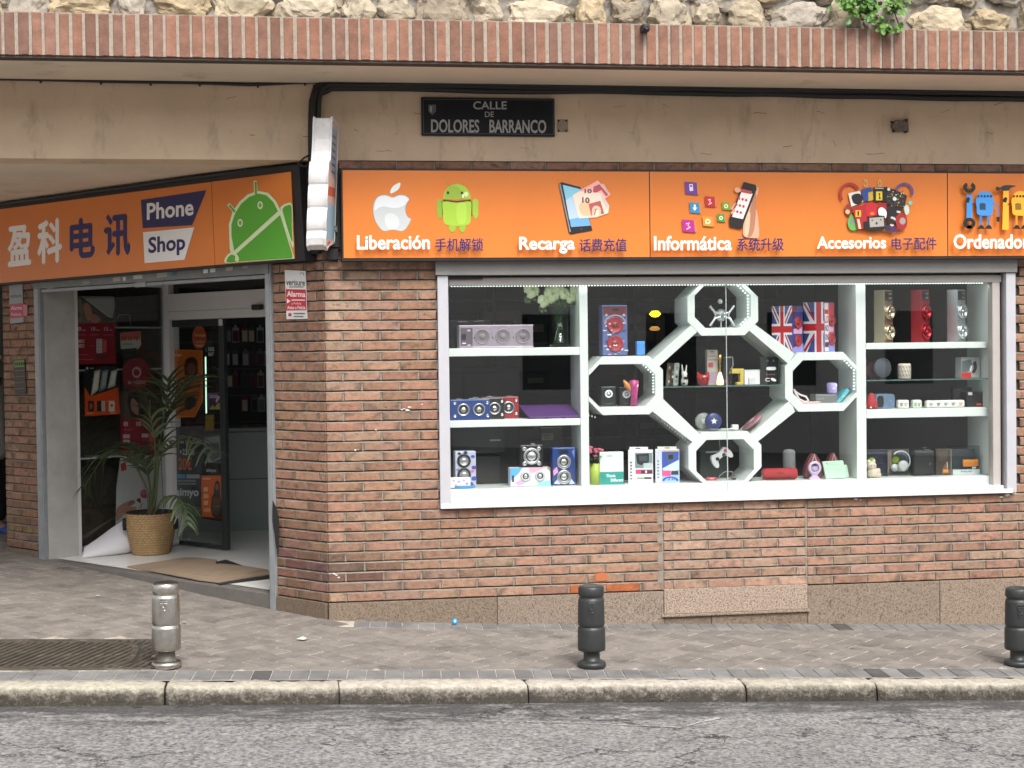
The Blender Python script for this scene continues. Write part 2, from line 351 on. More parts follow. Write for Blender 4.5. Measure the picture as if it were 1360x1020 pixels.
for i in range(-80, 120):
    for j in range(-40, 60):
        for o in (0, 1):      # herringbone: each cell holds one paver along and one across
            if o == 0: a0, b0, w, h = (i+4*j)*W2, i*W2, L2, W2
            else: a0, b0, w, h = (i-1+4*j)*W2, i*W2, W2, L2
            P = [((x-y)*q+.13, (x+y)*q+.05) for x, y in ((a0, b0), (a0+w, b0), (a0+w, b0+h), (a0, b0+h))]; c = np.mean(P, axis=0)
            if not (-5.0 < c[0] < 6.6 and KY0+.1 < c[1] < 5.0) or (c[0] > .45 and c[1] > .1): continue
            if c@nA[:2] > .3 and -.2 < c@tA[:2] < 3.7: continue
            P = clip(P, 1, KY0+.235, 1)
            if c[0] > .15 and P: P = clip(P, 1, -.235, -1)
            if len(P) < 3 or in_cover(*c): continue
            c = np.mean(P, axis=0); A = .5*abs(sum(P[k-1][0]*P[k][1]-P[k][0]*P[k-1][1] for k in range(len(P))))
            if A < .0015: continue
            t = random.uniform(.86, 1.1); v = .19*t
            paver(P, (v*1.09, v*.98, v*.88), random.uniform(-.001, .001), .003 if A < .02 else .0062)
x = -6.0
while x < 7.5:                       # border courses along the kerb and along the shop wall
    w = .106
    for ya, yb, lo in ((KY0+.004, KY0+.232, -9), (-.232, -.002, .12)):
        if x > lo and not (ya < -1 and COVX[0] < x+.06 < COVX[1] and COVY[0] < yb-.08):
            t = random.uniform(.85, 1.1); v = .185*t
            if random.random() < .035: v *= .5
            sk = .02
            paver([(x, ya), (x+w, ya), (x+w+sk, yb), (x+sk, yb)], (v*.99, v*.98, v*.96), random.uniform(-.001, .001), .004)
    x += w
pv = mat('paver_concrete', (.2, .19, .17), .85, tint=True, var=.28, vscale=7, bump=.25, bscale=120, spec=.3, dirt=((.05, .045, .041), 3.2, .54, .78, (1, 1, 1)))
prop(mb.build('pavement', [bed, pv]), kind='structure')

# ------------------------------------------------------------------ the shop building
bld = wthing('shop_building', 'brick corner shop building with tan concrete beam and chamfered entrance', 'building', (0, 0, 0))
brick_m = mat('brick', (.3, .15, .09), .88, tint=True, var=.3, vscale=22, bump=.5, bscale=90, spec=.25, dirt=((.060, .046, .036), 11, .54, .72, (1, 1, 2.0)))
mort_m = mat('shaded_bed_mortar', (.075, .06, .048), .95, var=.3, vscale=20)  # near-black tone paints in the shadow line under each brick
head_m = mat('pointing_mortar', (.25, .215, .175), .95, var=.3, vscale=30, bump=.4, bscale=120)
nt = brick_m.node_tree; nn = nt.nodes; ll = nt.links; bs = nn['Principled BSDF']; src = bs.inputs['Base Color'].links[0].from_socket      # sooty arrises and kiln-dark ends
ta = nn.new('ShaderNodeAttribute'); ta.attribute_name = 'edge'; nz = nn.new('ShaderNodeTexNoise'); nz.inputs['Scale'].default_value = 28; nz.inputs['Detail'].default_value = 8; nz.inputs['Roughness'].default_value = .75
tcc = nn.new('ShaderNodeTexCoord'); ll.new(tcc.outputs['Object'], nz.inputs['Vector']); ma = nn.new('ShaderNodeMath'); ma.operation = 'ADD'; ll.new(nz.outputs['Fac'], ma.inputs[0]); ll.new(ta.outputs['Fac'], ma.inputs[1])
rr = nn.new('ShaderNodeMapRange'); rr.inputs['From Min'].default_value = .78; rr.inputs['From Max'].default_value = 1.45; rr.inputs['To Max'].default_value = .8; ll.new(ma.outputs[0], rr.inputs['Value'])
mxx = nn.new('ShaderNodeMix'); mxx.data_type = 'RGBA'; ll.new(rr.outputs[0], mxx.inputs['Factor']); ll.new(src, mxx.inputs[6]); mxx.inputs[7].default_value = (.075, .058, .045, 1); ll.new(mxx.outputs[2], bs.inputs['Base Color'])
BP, CP_ = .25, .0665
def brick_tint(k=1.0):
    r = random.random()
    if r < .50: c = (.302, .167, .111)
    elif r < .68: c = (.33, .193, .132)
    elif r < .86: c = (.265, .147, .10)
    else: c = (.285, .178, .125)
    s = k*random.uniform(.86, 1.14); return (c[0]*s, c[1]*s*random.uniform(.95, 1.05), c[2]*s)
def one_brick(mb, fr, s0, s1, z0, z1, tint, dep=0.0, jit=.0016, back=.03, inset=.004):
    r = lambda: random.uniform(-jit, jit)
    d = dep+random.uniform(-.0015, .0015); N = 4; top = []; bot = []
    for k in range(N+1):      # a slightly uneven arris
        s_ = s0+(s1-s0)*k/N; top.append((s_, z1+r())); bot.append((s_, z0+r()))
    rim = bot+top[::-1]; n = len(rim); cs, cz_ = (s0+s1)/2, (z0+z1)/2
    face = [(a+(inset if a < cs-1e-6 else -inset if a > cs+1e-6 else 0)*(1 if k in (0, N, N+1, n-1) else 0), b+(inset if b < cz_ else -inset)) for k, (a, b) in enumerate(rim)]
    V = [fr(a, d, b) for a, b in face]+[fr(a, d+inset*.9, b) for a, b in rim]+[fr(a, d+back, b) for a, b in rim]
    F = [(k, k+1, n-2-k, n-1-k) for k in range(N)]+[(k, (k+1) % n, n+(k+1) % n, n+k) for k in range(n)]+[(n+k, n+(k+1) % n, 2*n+(k+1) % n, 2*n+k) for k in range(n)]
    ev = [.12]*n
    for k in (0, N, N+1, n-1): ev[k] = random.random()**1.3
    for k in (1, N-1, N+2, n-2): ev[k] = random.random()**3*.7
    mb.add(V, F, 0, tint, False, ev+[.75]*n+[1.0]*n)
def brickwork(mb, fr, s0, s1, z0, z1, phase, tintf, holes=(), jb=.0128, jh=.0130, dep=0.0):
    nrow = int(round((z1-z0)/CP_))
    for r_ in range(nrow):
        a = z0+r_*CP_; b = a+CP_-jb; s = s0-BP+((phase+(r_ % 2)*.5) % 1.0)*BP
        while s < s1:
            x0, x1 = max(s, s0), min(s+BP-jh, s1)
            segs = [(x0, x1)]
            for h0, h1, hz0, hz1 in holes:
                if a < hz1-.02 and b > hz0+.02:
                    ns = []
                    for p, q_ in segs:
                        if q_ <= h0 or p >= h1: ns.append((p, q_)); continue
                        if p < h0: ns.append((p, h0))
                        if q_ > h1: ns.append((h1, q_))
                    segs = ns
            for p, q_ in segs:
                if q_-p > .025:
                    one_brick(mb, fr, p, q_, a, b, tintf((p+q_)/2, a), dep)
                    pe = min(q_+jh, s1); hj = b+jb*random.uniform(.40, .62); mb.add([fr(p, dep+.003, b-.001), fr(pe, dep+.003, b-.001), fr(pe, dep+.010, hj), fr(p, dep+.010, hj), fr(pe, dep+.028, hj+.001), fr(p, dep+.028, hj+.001)], [(0, 1, 2, 3), (3, 2, 4, 5)], 2)
                    if q_ < s1-.003 and q_ == s+BP-jh: mb.add([fr(q_-.001, dep+.0075, a), fr(q_+jh+.001, dep+.0075, a), fr(q_+jh+.001, dep+.0075, b), fr(q_-.001, dep+.0075, b)], [(0, 1, 2, 3)], 2)
            s += BP
frR = lambda s, d, z: (s, d, z)
frA = lambda s, d, z: tuple(PA(s, d, z))
ZB = .100                                                # top of the granite plinth
WX0, WX1, WZ0, WZ1 = .754, 4.826, .703, 2.352            # display window opening
PX0, PX1 = onR(880, 700)[0], onR(1071, 700)[0]           # the patch of replaced brickwork under the window
def tR(x, z):
    t = brick_tint()
    if PX0 < x < PX1 and z < WZ0: t = (t[0]*1.12, t[1]*1.18, t[2]*1.22)
    g = math.exp(-((x-.12)/.42)**2-((z-.27)/.13)**2)     # sooty patch at the foot of the corner
    if random.random() < .9: t = tuple(c*(1-.58*g) for c in t)
    e = math.exp(-((x-.08)/.12)**2-((z-2.0)/.22)**2)     # pale efflorescence
    t = tuple(c*(1-.5*e)+w*.5*e for c, w in zip(t, (.5, .36, .26)))
    if z < ZB+.03 and onR(733, 780)[0] < x < onR(832, 780)[0]: t = (.38, .115, .045)      # bricks smeared with orange paint
    elif z < .5: t = (t[0]*1.04, t[1]*1.10, t[2]*1.15)
    return t
mb = MB(); H = [(WX0-.012, WX1+.012, WZ0, WZ1+.03)]; ZT = ZB+44*CP_
brickwork(mb, frR, 0.004, PX0-.006, ZB, WZ0+.02, .48, tR, H)
brickwork(mb, frR, PX0+.006, PX1-.006, ZB+.004, WZ0+.02, .26, tR, H, dep=-.003)
brickwork(mb, frR, PX1+.006, 8.0, ZB, WZ0+.02, .75, tR, H)
zc = ZB+9*CP_
brickwork(mb, frR, 0.004, 8.0, zc, ZT, .98, tR, H)
[mb.box(x_-(.036 if x_ == PX0 else .006), x_+.006, .0045, .03, ZB, WZ0-.004, 2) for x_ in (PX0, PX1)]; mb.box(0, WX0-.004, .026, .25, -.35, 3.01, 1); mb.box(WX1+.004, 8, .026, .25, -.35, 3.01, 1)
mb.box(WX0-.004, WX1+.004, .026, .25, -.35, WZ0-.004, 1); mb.box(WX0-.004, WX1+.004, .026, .25, WZ1+.028, 3.01, 1)
mb.build('window_wall', [brick_m, mort_m, head_m], bld)
# chamfered entrance wall: two brick piers and the strip above the opening
S0, S1, SE = .555, 3.49, 4.05
def tA_(s, z):
    t = brick_tint(.98); g = math.exp(-((z-.30)/.2)**2)*(1 if s < 1 else .75)
    return tuple(c*(1-.5*g*random.uniform(.6, 1.1)) for c in t)
mb = MB(); zl = ZB+33*CP_
brickwork(mb, frA, .004, S0-.03, ZB, ZT, .3, tA_); brickwork(mb, frA, S1+.04, SE, ZB+CP_, ZT, .1, tA_)
brickwork(mb, frA, S0-.03, S1+.04, ZB+35*CP_, ZT, .1, tA_)
bx = lambda a, b, c, d, e, f, m: mb.box(a, b, c, d, e, f, m, frA)
bx(.035, S0-.032, .026, .3, -.3, 3.008, 1); bx(S1+.042, SE-.03, .026, .3, -.3, 3.008, 1); bx(S0-.03, S1+.04, .026, .14, 2.42, 3.008, 1)
mb.build('entrance_wall', [brick_m, mort_m, head_m], bld)
# side wall running back from the left pier
mb = MB(); frS = lambda s, d, z: (PA(SE, 0, 0)[0]+d-.0, PA(SE, 0, 0)[1]+s, z)
brickwork(mb, lambda s, d, z: tuple(PA(SE-d, s, z)), .03, 1.4, ZB+CP_, ZT, .4, tA_)
mb.box(SE-.25, SE-.014, .02, 1.4, -.3, 3.008, 1, frA)
mb.build('return_wall', [brick_m, mort_m, head_m], bld)

# granite plinth slabs
gran = mat('plinth_granite', (.33, .26, .20), .7, tint=True, var=.5, vscale=110, bump=.25, bscale=200, spec=.3, dirt=((.085, .062, .045), 95, .50, .62, (1, 1, 1)))
cuts = [0.0, onR(660, 800)[0], onR(800, 800)[0], PX0, PX1, onR(1247, 800)[0], 5.6, 8]
for i in range(len(cuts)-1):
    t = [(.215, .165, .12), (.27, .21, .165), (.28, .22, .175), (.38, .295, .235), (.25, .195, .15), (.28, .215, .165), (.27, .21, .16)][i]
    mb = MB(); a, b = cuts[i]+.0015, cuts[i+1]-.0015; top = ZB-.007
    if i == 3:        # patched slab standing on a ledge
        mb.box(a, b, -.020, .01, -.065, top+.012, 0, None, t); mb.box(a-.02, b+.012, -.034, .01, -.083, -.066, 0, None, (.3, .235, .18))
        mb.box(a, a+.33, -.012, .01, -.5, -.085, 0, None, (.2, .15, .11)); mb.box(a+.333, b, -.014, .01, -.5, -.085, 0, None, (.22, .165, .12))
    else: mb.box(a, b, -.016-.002*(i % 2), .01, -.5, top, 0, None, t)
    mb.build('plinth_slab', gran, bld, .003)
for a, b, t, top in ((.012, S0-.03, (.18, .135, .10), ZB-.007), (S1+.05, SE, (.18, .14, .11), ZB+CP_-.008)):
    mb = MB(); mb.box(a, b, -.016, .01, -.3, top, 0, frA, t); mb.build('plinth_slab', gran, bld, .003)

# concrete beam, soffit, brick fascia
paint = mat('beam_paint', (.62, .475, .335), .8, var=.12, vscale=2.2, bump=.5, bscale=7, spec=.25, dirt=((.30, .225, .155), 2.4, .54, .78, (2.2, 1, .8)))
mb = MB(); mb.box(-7, 9, -.012, .28, 3.012, 3.512, 0); mb.build('beam', paint, bld)
random.seed(8); mk = mat('plaster_scuff', (.20, .15, .10), .9)
for u, v, l_, k in ((332, 179, 6, .2), (402, 181, 7, .1), (300, 132, 14, -.3), (470, 172, 5, .4), (525, 178, 4, -.2), (550, 150, 12, .15), (815, 142, 16, -.1), (835, 175, 7, .3), (880, 138, 10, .5), (1040, 196, 12, -.2), (1106, 186, 4, 2), (1085, 148, 10, .3), (1250, 150, 12, -.4), (1310, 176, 9, .2), (1000, 150, 18, .05), (690, 196, 14, .1), (500, 200, 20, .02), (1150, 205, 24, -.03), (930, 204, 15, .06), (1320, 140, 14, -.3)):
    D = Draw(lambda u, v, h: onR(u, v, -.0122-h), .00012); D.line([(u+l_*t_/5, v+l_*k*t_/5+random.uniform(-.8, .8)) for t_ in range(6)], random.uniform(.4, 1.0), mk); D.build('scuff', bld)
sof = mat('soffit_paint', (.68, .575, .45), .8, var=.1, vscale=1.5, dirt=((.3, .24, .18), 1.8, .58, .8, (1, 1, 1)))
FY = -.85
mb = MB(); mb.box(-7, 9, FY+.115, .0, 3.5125, 3.62, 0)
mb.add([(-7, .27, 3.016), (.3, .27, 3.016), (.3, 9, 3.016), (-7, 9, 3.016)], [(0, 1, 2, 3)], 0)
mb.build('soffit', sof, bld)
mb = MB(); p = .0768; x = -6.0; fz0, fz1 = 3.510, 3.762
while x < 8.5:
    c = random.choice([(.33, .155, .10), (.36, .175, .115), (.27, .135, .092), (.39, .195, .13), (.31, .16, .115)]); s = random.uniform(.58, .80)
    w = p-.019+random.uniform(-.004, .004); xo = random.uniform(-.003, .003)
    V0 = lambda a, d, z: (a, FY+d, z)
    one_brick(mb, V0, x+xo, x+xo+w, fz0+random.uniform(0, .003), fz1-random.uniform(0, .004), tuple(k*s for k in c), 0, .002, .05)
    x += p
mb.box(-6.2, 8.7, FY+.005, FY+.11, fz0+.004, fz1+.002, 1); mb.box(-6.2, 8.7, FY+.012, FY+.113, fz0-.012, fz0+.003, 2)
mb.build('brick_fascia', [mat('fascia_brick', (.33, .16, .1), .85, tint=True, var=.3, vscale=16, bump=.4, bscale=80, dirt=((.5, .4, .32), 7, .64, .85, (3, 1, 1))), mat('white_mortar', (.32, .275, .225), .95, var=.25, vscale=25, bump=.5, bscale=90), mat('drip_edge_dark', (.06, .045, .035), .9)], bld)  # last material: thin dark drip edge below the fascia bricks
# interior shell of the shop
inw = mat('shop_inner_wall', (.34, .36, .355), .8); dark = mat('shop_dark_wall', (.03, .031, .033), .8)
mb = MB()
mb.add([(.05, .26, 0), (5.6, .26, 0), (5.6, 6.2, 0), (-3.4, 6.2, 0), (-3.4, 4.5, 0), (.05, .26, 2.9), (5.6, .26, 2.9), (5.6, 6.2, 2.9), (-3.4, 6.2, 2.9), (-3.4, 4.5, 2.9)], [(1, 2, 7, 6), (2, 3, 8, 7), (3, 4, 9, 8), (5, 6, 7, 8, 9)], 0)
mb.build('inner_wall', inw, bld)
tile = mat('white_floor_tile', (.78, .78, .76), .25, var=.06, vscale=3)
mb = MB(); FZ = .10
for i in range(0, 9):
    for j in range(0, 14):
        s0, d0 = i*.42+.6, .1+j*.42; s1, d1 = s0+.417, d0+.417
        mb.add([PA(s0, d0, FZ), PA(s1, d0, FZ), PA(s1, d1, FZ), PA(s0, d1, FZ)], [(0, 1, 2, 3)], 0)
mb.add([PA(.58, .1, FZ-.0015), PA(3.5, .1, FZ-.0015), PA(4.4, 1.0, FZ-.0015), PA(4.4, 6, FZ-.0015), PA(.58, 6, FZ-.0015)], [(0, 1, 2, 3, 4)], 1)
mb.add([(.05, .27, FZ-.003), (5.6, .27, FZ-.003), (5.6, 6.2, FZ-.003), (.05, 6.2, FZ-.003)], [(0, 1, 2, 3)], 2)
prop(mb.build('shop_floor', [tile, mat('tile_grout', (.3, .3, .29), .8), mat('inner_floor', (.35, .35, .34), .4)]), kind='structure')
mb = MB(); mb.box(S0+.03, S1-.03, -.005, .098, -.2, FZ-.003, 0, frA); mb.build('threshold', mat('threshold_stone', (.13, .12, .11), .8, var=.2, vscale=10), bld, .004)

# ------------------------------------------------------------------ entrance: jambs, shutter, vestibule, glazing, door
galv = mat('galvanised_steel', (.30, .32, .335), .5, metal=.35, var=.15, vscale=9, dirt=((.14, .14, .14), 5, .6, .8, (1, 1, .3)))
alu = mat('grey_aluminium', (.52, .52, .56), .42, metal=.3, var=.06, vscale=6)
walu = mat('white_aluminium', (.62, .61, .60), .4, var=.05, vscale=4)
blk = mat('black_metal', (.012, .012, .013), .5)
ent = wthing('shop_entrance', 'shop entrance with recessed glass sliding door and rolled-up shutter', 'entrance', PA(2.0, 0, .1))
def frm(name, boxes, m, par, bev=.003):
    b_ = MB()
    for q_ in boxes: b_.box(*q_, 0, frA)
    return b_.build(name, m, par, bev)
for a, b in ((S0-.028, S0+.032), (S1-.05, S1+.038)): frm('guide_rail', [(a, b, -.018, .02, gz(*PA(a, 0, 0)[:2])-.01, 2.36), (a+.012, b-.012, -.024, -.0185, gz(*PA(a, 0, 0)[:2])-.01, 2.36)], galv, ent)
sb = frm('shutter_box', [(S0-.02, S1+.03, -.03, .3, 2.292, 2.40)], mat('shutter_steel', (.20, .205, .20), .55, metal=.3, var=.2, vscale=7), ent)
frm('shutter_bottom_bar', [(S0+.034, S1-.052, -.006, .03, 2.262, 2.288), (1.98, 2.12, -.016, -.0065, 2.255, 2.30)], galv, ent)
frm('reveal', [(S1-.052, S1-.002, .022, .30, 0.0, 2.36)], mat('grey_marble', (.42, .41, .39), .35, var=.15, vscale=5), ent)
frm('reveal_panel', [(S0+.034, S0+.06, .022, 1.2, .09, 2.36)], mat('grey_marble_side', (.4, .4, .39), .4), ent)
frm('vestibule_ceiling', [(S0+.06, S1-.05, .3, 1.24, 2.36, 2.44)], mat('ceiling_white', (.55, .54, .52), .8), ent)
GS = 3.465; DD = 1.25
# fixed side glazing
frm('side_frame', [(GS-.02, GS+.02, .302, .335, .1, 2.36), (GS-.02, GS+.02, .335, DD-.06, .101, .125), (GS-.02, GS+.02, .335, DD-.06, 2.33, 2.36)], walu, ent)
gl = glass('clear_glass', (.92, .945, .935), .95, 1.7)
b_ = MB(); b_.box(GS-.004, GS+.004, .336, DD-.061, .126, 2.329, 0, frA); b_.build('side_pane', gl, ent)
vt = wthing('vitrine_cabinet', 'grey backed display cabinet behind the poster covered side glazing', 'cabinet', PA(GS+.33, .75, .1))
frm('back_panel', [(GS+.36, GS+.38, .32, DD+.3, .1, 2.4)], mat('vitrine_grey', (.42, .45, .44), .6, var=.1, vscale=2), vt); frm('floor_panel', [(GS+.03, GS+.36, .32, DD+.2, .1, .13)], mat('vitrine_white', (.5, .5, .49), .5), vt)
for z_ in (.88, 1.62, 1.98): frm('cabinet_shelf', [(GS+.10, GS+.36, .34, DD+.1, z_, z_+.012)], mat('shelf_pale', (.6, .64, .62), .3), vt)
# sliding door front
fr_ = frm('door_frame', [(GS-.075, GS+.02, DD-.06, DD+.05, .1, 2.36), (S0+.06, GS-.077, DD-.07, DD+.05, 2.045, 2.268)], walu, ent)
frm('transom_line', [(S0+.06, GS-.077, DD-.0725, DD-.0705, 2.115, 2.120)], mat('trim_grey', (.3, .3, .3), .5), ent)
frm('transom_pane', [(S0+.06, GS-.077, DD-.005, DD+.005, 2.27, 2.36)], mat('dark_pane', (.02, .021, .022), .1), ent)
frm('door_sensor', [(2.08, 2.20, DD-.11, DD-.074, 2.10, 2.145)], blk, ent, .01)
dr = frm('sliding_door', [(2.67, 2.735, DD-.03, DD+.01, .112, 2.04), (2.736, GS-.08, DD-.03, DD+.01, .112, .14), (2.736, GS-.08, DD-.03, DD+.01, 1.985, 2.04)], mat('door_dark_frame', (.05, .06, .06), .35, metal=.4), ent)
b_ = MB(); b_.box(2.736, GS-.08, DD-.013, DD-.007, .141, 1.984, 0, frA); b_.build('door_pane', gl, dr)
b_ = MB(); b_.box(2.672, 2.72, DD-.04, DD-.0305, 1.985, 2.04, 0, frA); b_.build('door_bracket', walu, dr, .003)
# stickers along the shutter box
for u, v, w, h, c in ((110, 373.5, 9, 4, '8a8a86'), (150, 369, 10, 5, 'a9a08a'), (163, 368, 4, 5, 'c9c9c4'), (177, 366, 12, 5, 'b8b8b2'), (208, 363, 14, 6, '9a9a94'), (229, 361, 6, 5, '2a5f8a'), (270, 358, 6, 5, 'e4e4de'), (279, 357, 7, 5, 'd6d6d0'), (300, 355, 9, 5, 'a8a8a2'), (322, 352, 7, 5, '93938e'), (62, 379, 10, 5, '777772')):
    D = Draw(lambda u, v, h: onA(u, v, -.0305-h)); D.poly([(u, v), (u+w, v-w*.1), (u+w, v+h-w*.1), (u, v+h)], c); D.build('sticker', sb)

# ------------------------------------------------------------------ display window: shutter housing, frame, panes, sill
win = wthing('display_window', 'wide shop display window in grey aluminium frame below the orange sign', 'window', (2.79, 0, WZ0))
mb = MB(); mb.box(WX0-.02, WX1+.01, -.05, .05, 2.252, 2.372); mb.build('shutter_housing', mat('housing_steel', (.25, .24, .225), .5, metal=.3, var=.1, vscale=5), win, .004)
mb = MB(); mb.box(WX0-.006, WX0+.066, -.03, .10, WZ0, 2.250); mb.box(WX1-.066, WX1+.006, -.03, .10, WZ0, 2.250); mb.build('guide_rail', alu, win, .004)
mb = MB(); mb.box(WX0+.075, WX1-.075, .02, .095, 2.186, 2.238); mb.box(WX1-.145, WX1-.088, .02, .095, WZ0+.04, 2.185); mb.build('frame', mat('beige_aluminium', (.40, .37, .345), .45, var=.06), win, .004)
mb = MB(); mb.box(WX0+.068, WX0+.30, .0, .018, 2.226, 2.249); mb.box(2.05, 2.85, .06, .08, 2.239, 2.2495); mb.box(WX1-.086, WX1-.067, .05, .09, WZ0+.04, 2.249); mb.build('gap_strip', blk, win)
mb = MB(); mb.box(WX0-.006, WX1-.03, -.045, .1, WZ0-.002, WZ0+.026); mb.box(WX0+.068, WX1-.088, -.022, .1, WZ0+.029, WZ0+.05); mb.build('sill', mat('white_sill', (.78, .77, .78), .4, var=.05), win, .004)
GX = onR(965, 500, .06)[0]
for a, b in ((WX0+.066, GX-.002), (GX+.002, WX1-.146)):
    mb = MB(); mb.box(a, b, .056, .064, WZ0+.05, 2.19); mb.build('pane', glass('window_glass_%d' % (a > 2), (.975, .992, .985), .95, 2.0), win)
mb = MB(); mb.box(GX-.0018, GX+.0018, .054, .066, WZ0+.05, 2.186); mb.build('pane_joint', mat('joint_silicone', (.45, .5, .48), .4), win)

# ------------------------------------------------------------------ facade across the street (what the glass and the light see)
opp = wthing('apartment_building', 'plain pale apartment facade across the street behind the viewer', 'building', (0, -22, 0))
mb = MB(); wd_ = mat('dark_window', (.03, .035, .04), .1)
mb.box(-30, 30, -23, -22, -1.5, 7.5, 0)
for i in range(-9, 10):
    for z in (.9, 4.2): wm = MB(); wm.box(i*2.7-.55, i*2.7+.55, -22.02, -21.985, z, z+1.6); wm.build('window', wd_, opp)
mb.build('wall', mat('ochre_render', (.72, .70, .66), .9, var=.1, vscale=1), opp)
# ------------------------------------------------------------------ rubble parapet above the fascia, with ivy
par = wthing('rubble_wall', 'rough cream rubble stone wall on top of the brick fascia', 'stone wall', (1.4, FY, fz1))
stone_m = mat('cream_rubble', (.52, .43, .31), .9, tint=True, var=.35, vscale=9, bump=.7, bscale=30, spec=.2, dirt=((.2, .17, .13), 6, .56, .75, (1, 1, 1)))
def pebble(mb, c, rx, ry, rz_, seed, tint):
    bm = bmesh.new(); bmesh.ops.create_icosphere(bm, subdivisions=4, radius=1.0); rot = Matrix.Rotation(seed*1.7, 3, 'Y')
    pl = [Vector((noise.random_unit_vector().x, -abs(noise.random_unit_vector().y)*.9, noise.random_unit_vector().z)).normalized() for _ in range(9)]
    vs = []
    for v in bm.verts:
        p = v.co.copy()
        for n_ in pl:
            d = p.dot(n_)
            if d > .72: p -= n_*(d-.72)*.85
        p = Vector([math.copysign(abs(k)**.72, k) for k in p])
        w = 1+noise.noise(p*1.3+Vector((seed*7.1, 0, 0)))*.34+noise.noise(p*3.5+Vector((0, seed*3, 0)))*.16+noise.noise(p*9+Vector((0, 0, seed)))*.06+noise.noise(p*20+Vector((0, 0, seed)))*.025
        p = rot @ Vector((p.x, p.y, p.z)) if False else p
        vs.append((c[0]+p.x*rx*w, c[1]+p.y*ry*w, c[2]+p.z*rz_*w))
    mb.add(vs, [[v.index for v in f.verts] for f in bm.faces], 0, tint, False); bm.free()
noise.seed_set(11); mb = MB(); row = 0; z = fz1-.03
for row in range(3):
    x = -4.2+row*.11
    while x < 6.6:
        w = random.uniform(.16, .40); h = random.uniform(.10, .15)*(1.0 if row else .95)
        k = random.uniform(.75, 1.15); c = random.choice([(.42, .35, .25), (.47, .40, .30), (.27, .225, .17), (.43, .34, .22), (.34, .30, .25)])
        pebble(mb, (x+w/2, FY+.10+random.uniform(-.02, .025), fz1+.085+row*.205+random.uniform(-.03, .02)), w*.56, .085, h, x*3.3+row, tuple(q_*k for q_ in c))
        if random.random() < .5:
            c2 = tuple(q_*.7 for q_ in c); pebble(mb, (x+w+.02, FY+.13, fz1+.03+row*.2+random.uniform(-.02, .1)), .05, .05, .055, x*9, c2)
        x += w+random.uniform(.015, .06)
mb.build('stone', stone_m, par)
mb = MB(); xs = [-4.5+i*.04 for i in range(280)]; zs = [fz1+.001+j*.04 for j in range(18)]
mb.add([(x, FY+.10+noise.noise((x*7, z*7, 3))*.035+noise.noise((x*25, z*25, 1))*.015, z) for z in zs for x in xs], [(j*280+i, j*280+i+1, j*280+i+281, j*280+i+280) for j in range(17) for i in range(279)], 0)
mb.box(-4.5, 6.6, FY+.16, FY+.3, fz1+.001, fz1+.7)
mb.build('mortar', mat('rubble_mortar', (.27, .245, .21), .95, var=.45, vscale=14, bump=.8, bscale=28), par)
iv = wthing('ivy_plant', 'bright green leafy creeper hanging over the rubble wall', 'plant', onR(1160, 20, FY-.05))
mb = MB(); vb = MB()
leafs = [mat('ivy_leaf', (.10, .22, .03), .5, var=.3, vscale=20), mat('ivy_leaf_dark', (.05, .13, .02), .5)]
def leaf(mb, c, d, up, L, W, m):
    d = Vector(d).normalized(); s_ = d.cross(Vector(up)).normalized(); c = Vector(c); n_ = s_.cross(d)
    mb.add([c, c+d*L*.35+s_*W*.5+n_*.1*W, c+d*L*.75+s_*W*.33, c+d*L, c+d*L*.75-s_*W*.33, c+d*L*.35-s_*W*.5+n_*.1*W, c+d*L*.5-n_*.12*W], [(0, 1, 6), (1, 2, 6), (2, 3, 6), (3, 4, 6), (4, 5, 6), (5, 0, 6)], m)
for u, v, su, sv, n_ in ((1140, 2, 26, 14, 120), (1190, 4, 16, 12, 60), (1152, 16, 18, 8, 40), (1174, 36, 12, 5, 26), (1165, 24, 4, 8, 10), (1196, 38, 4, 3, 5)):
    for _ in range(n_):
        c = onR(random.gauss(u, su*.55), random.gauss(v, sv*.6), FY-random.uniform(.0, .10))
        leaf(mb, c, (random.uniform(-1, 1), random.uniform(-.8, .1), random.uniform(-1.2, .5)), (random.uniform(-.4, .4), -1, .5), random.uniform(.03, .055), random.uniform(.025, .045), random.random() < .35)
mb.build('foliage', leafs, iv)
for pts in (((1150, 0), (1160, 14), (1172, 36)), ((1185, -6), (1188, 12), (1178, 34)), ((1185, 8), (1196, 38), (1197, 40))):
    vb.tube([onR(u, v, FY-.02-.01*i) for i, (u, v) in enumerate(pts)], .004, 5)
vb.build('stem', mat('ivy_stem', (.12, .09, .05), .8), iv)

# little black spotlight housing on the fascia
p = onR(855, 40, FY); t = wthing('spot_camera', 'tiny black box fixed to the brick fascia', 'camera', p)
mb = MB(); mb.box(p[0]-.022, p[0]+.022, FY-.07, FY+.004, p[2]-.018, p[2]+.026); mb.build('housing', blk, t, .004)
mb = MB(); mb.lathe([(0, 0), (.016, 0), (.018, .012), (.013, .014), (0, .010)], 16, 0, (p[0], FY-.071, p[2]), 'y'); mb.build('lens', mat('lens_dark', (.02, .02, .025), .1), t)

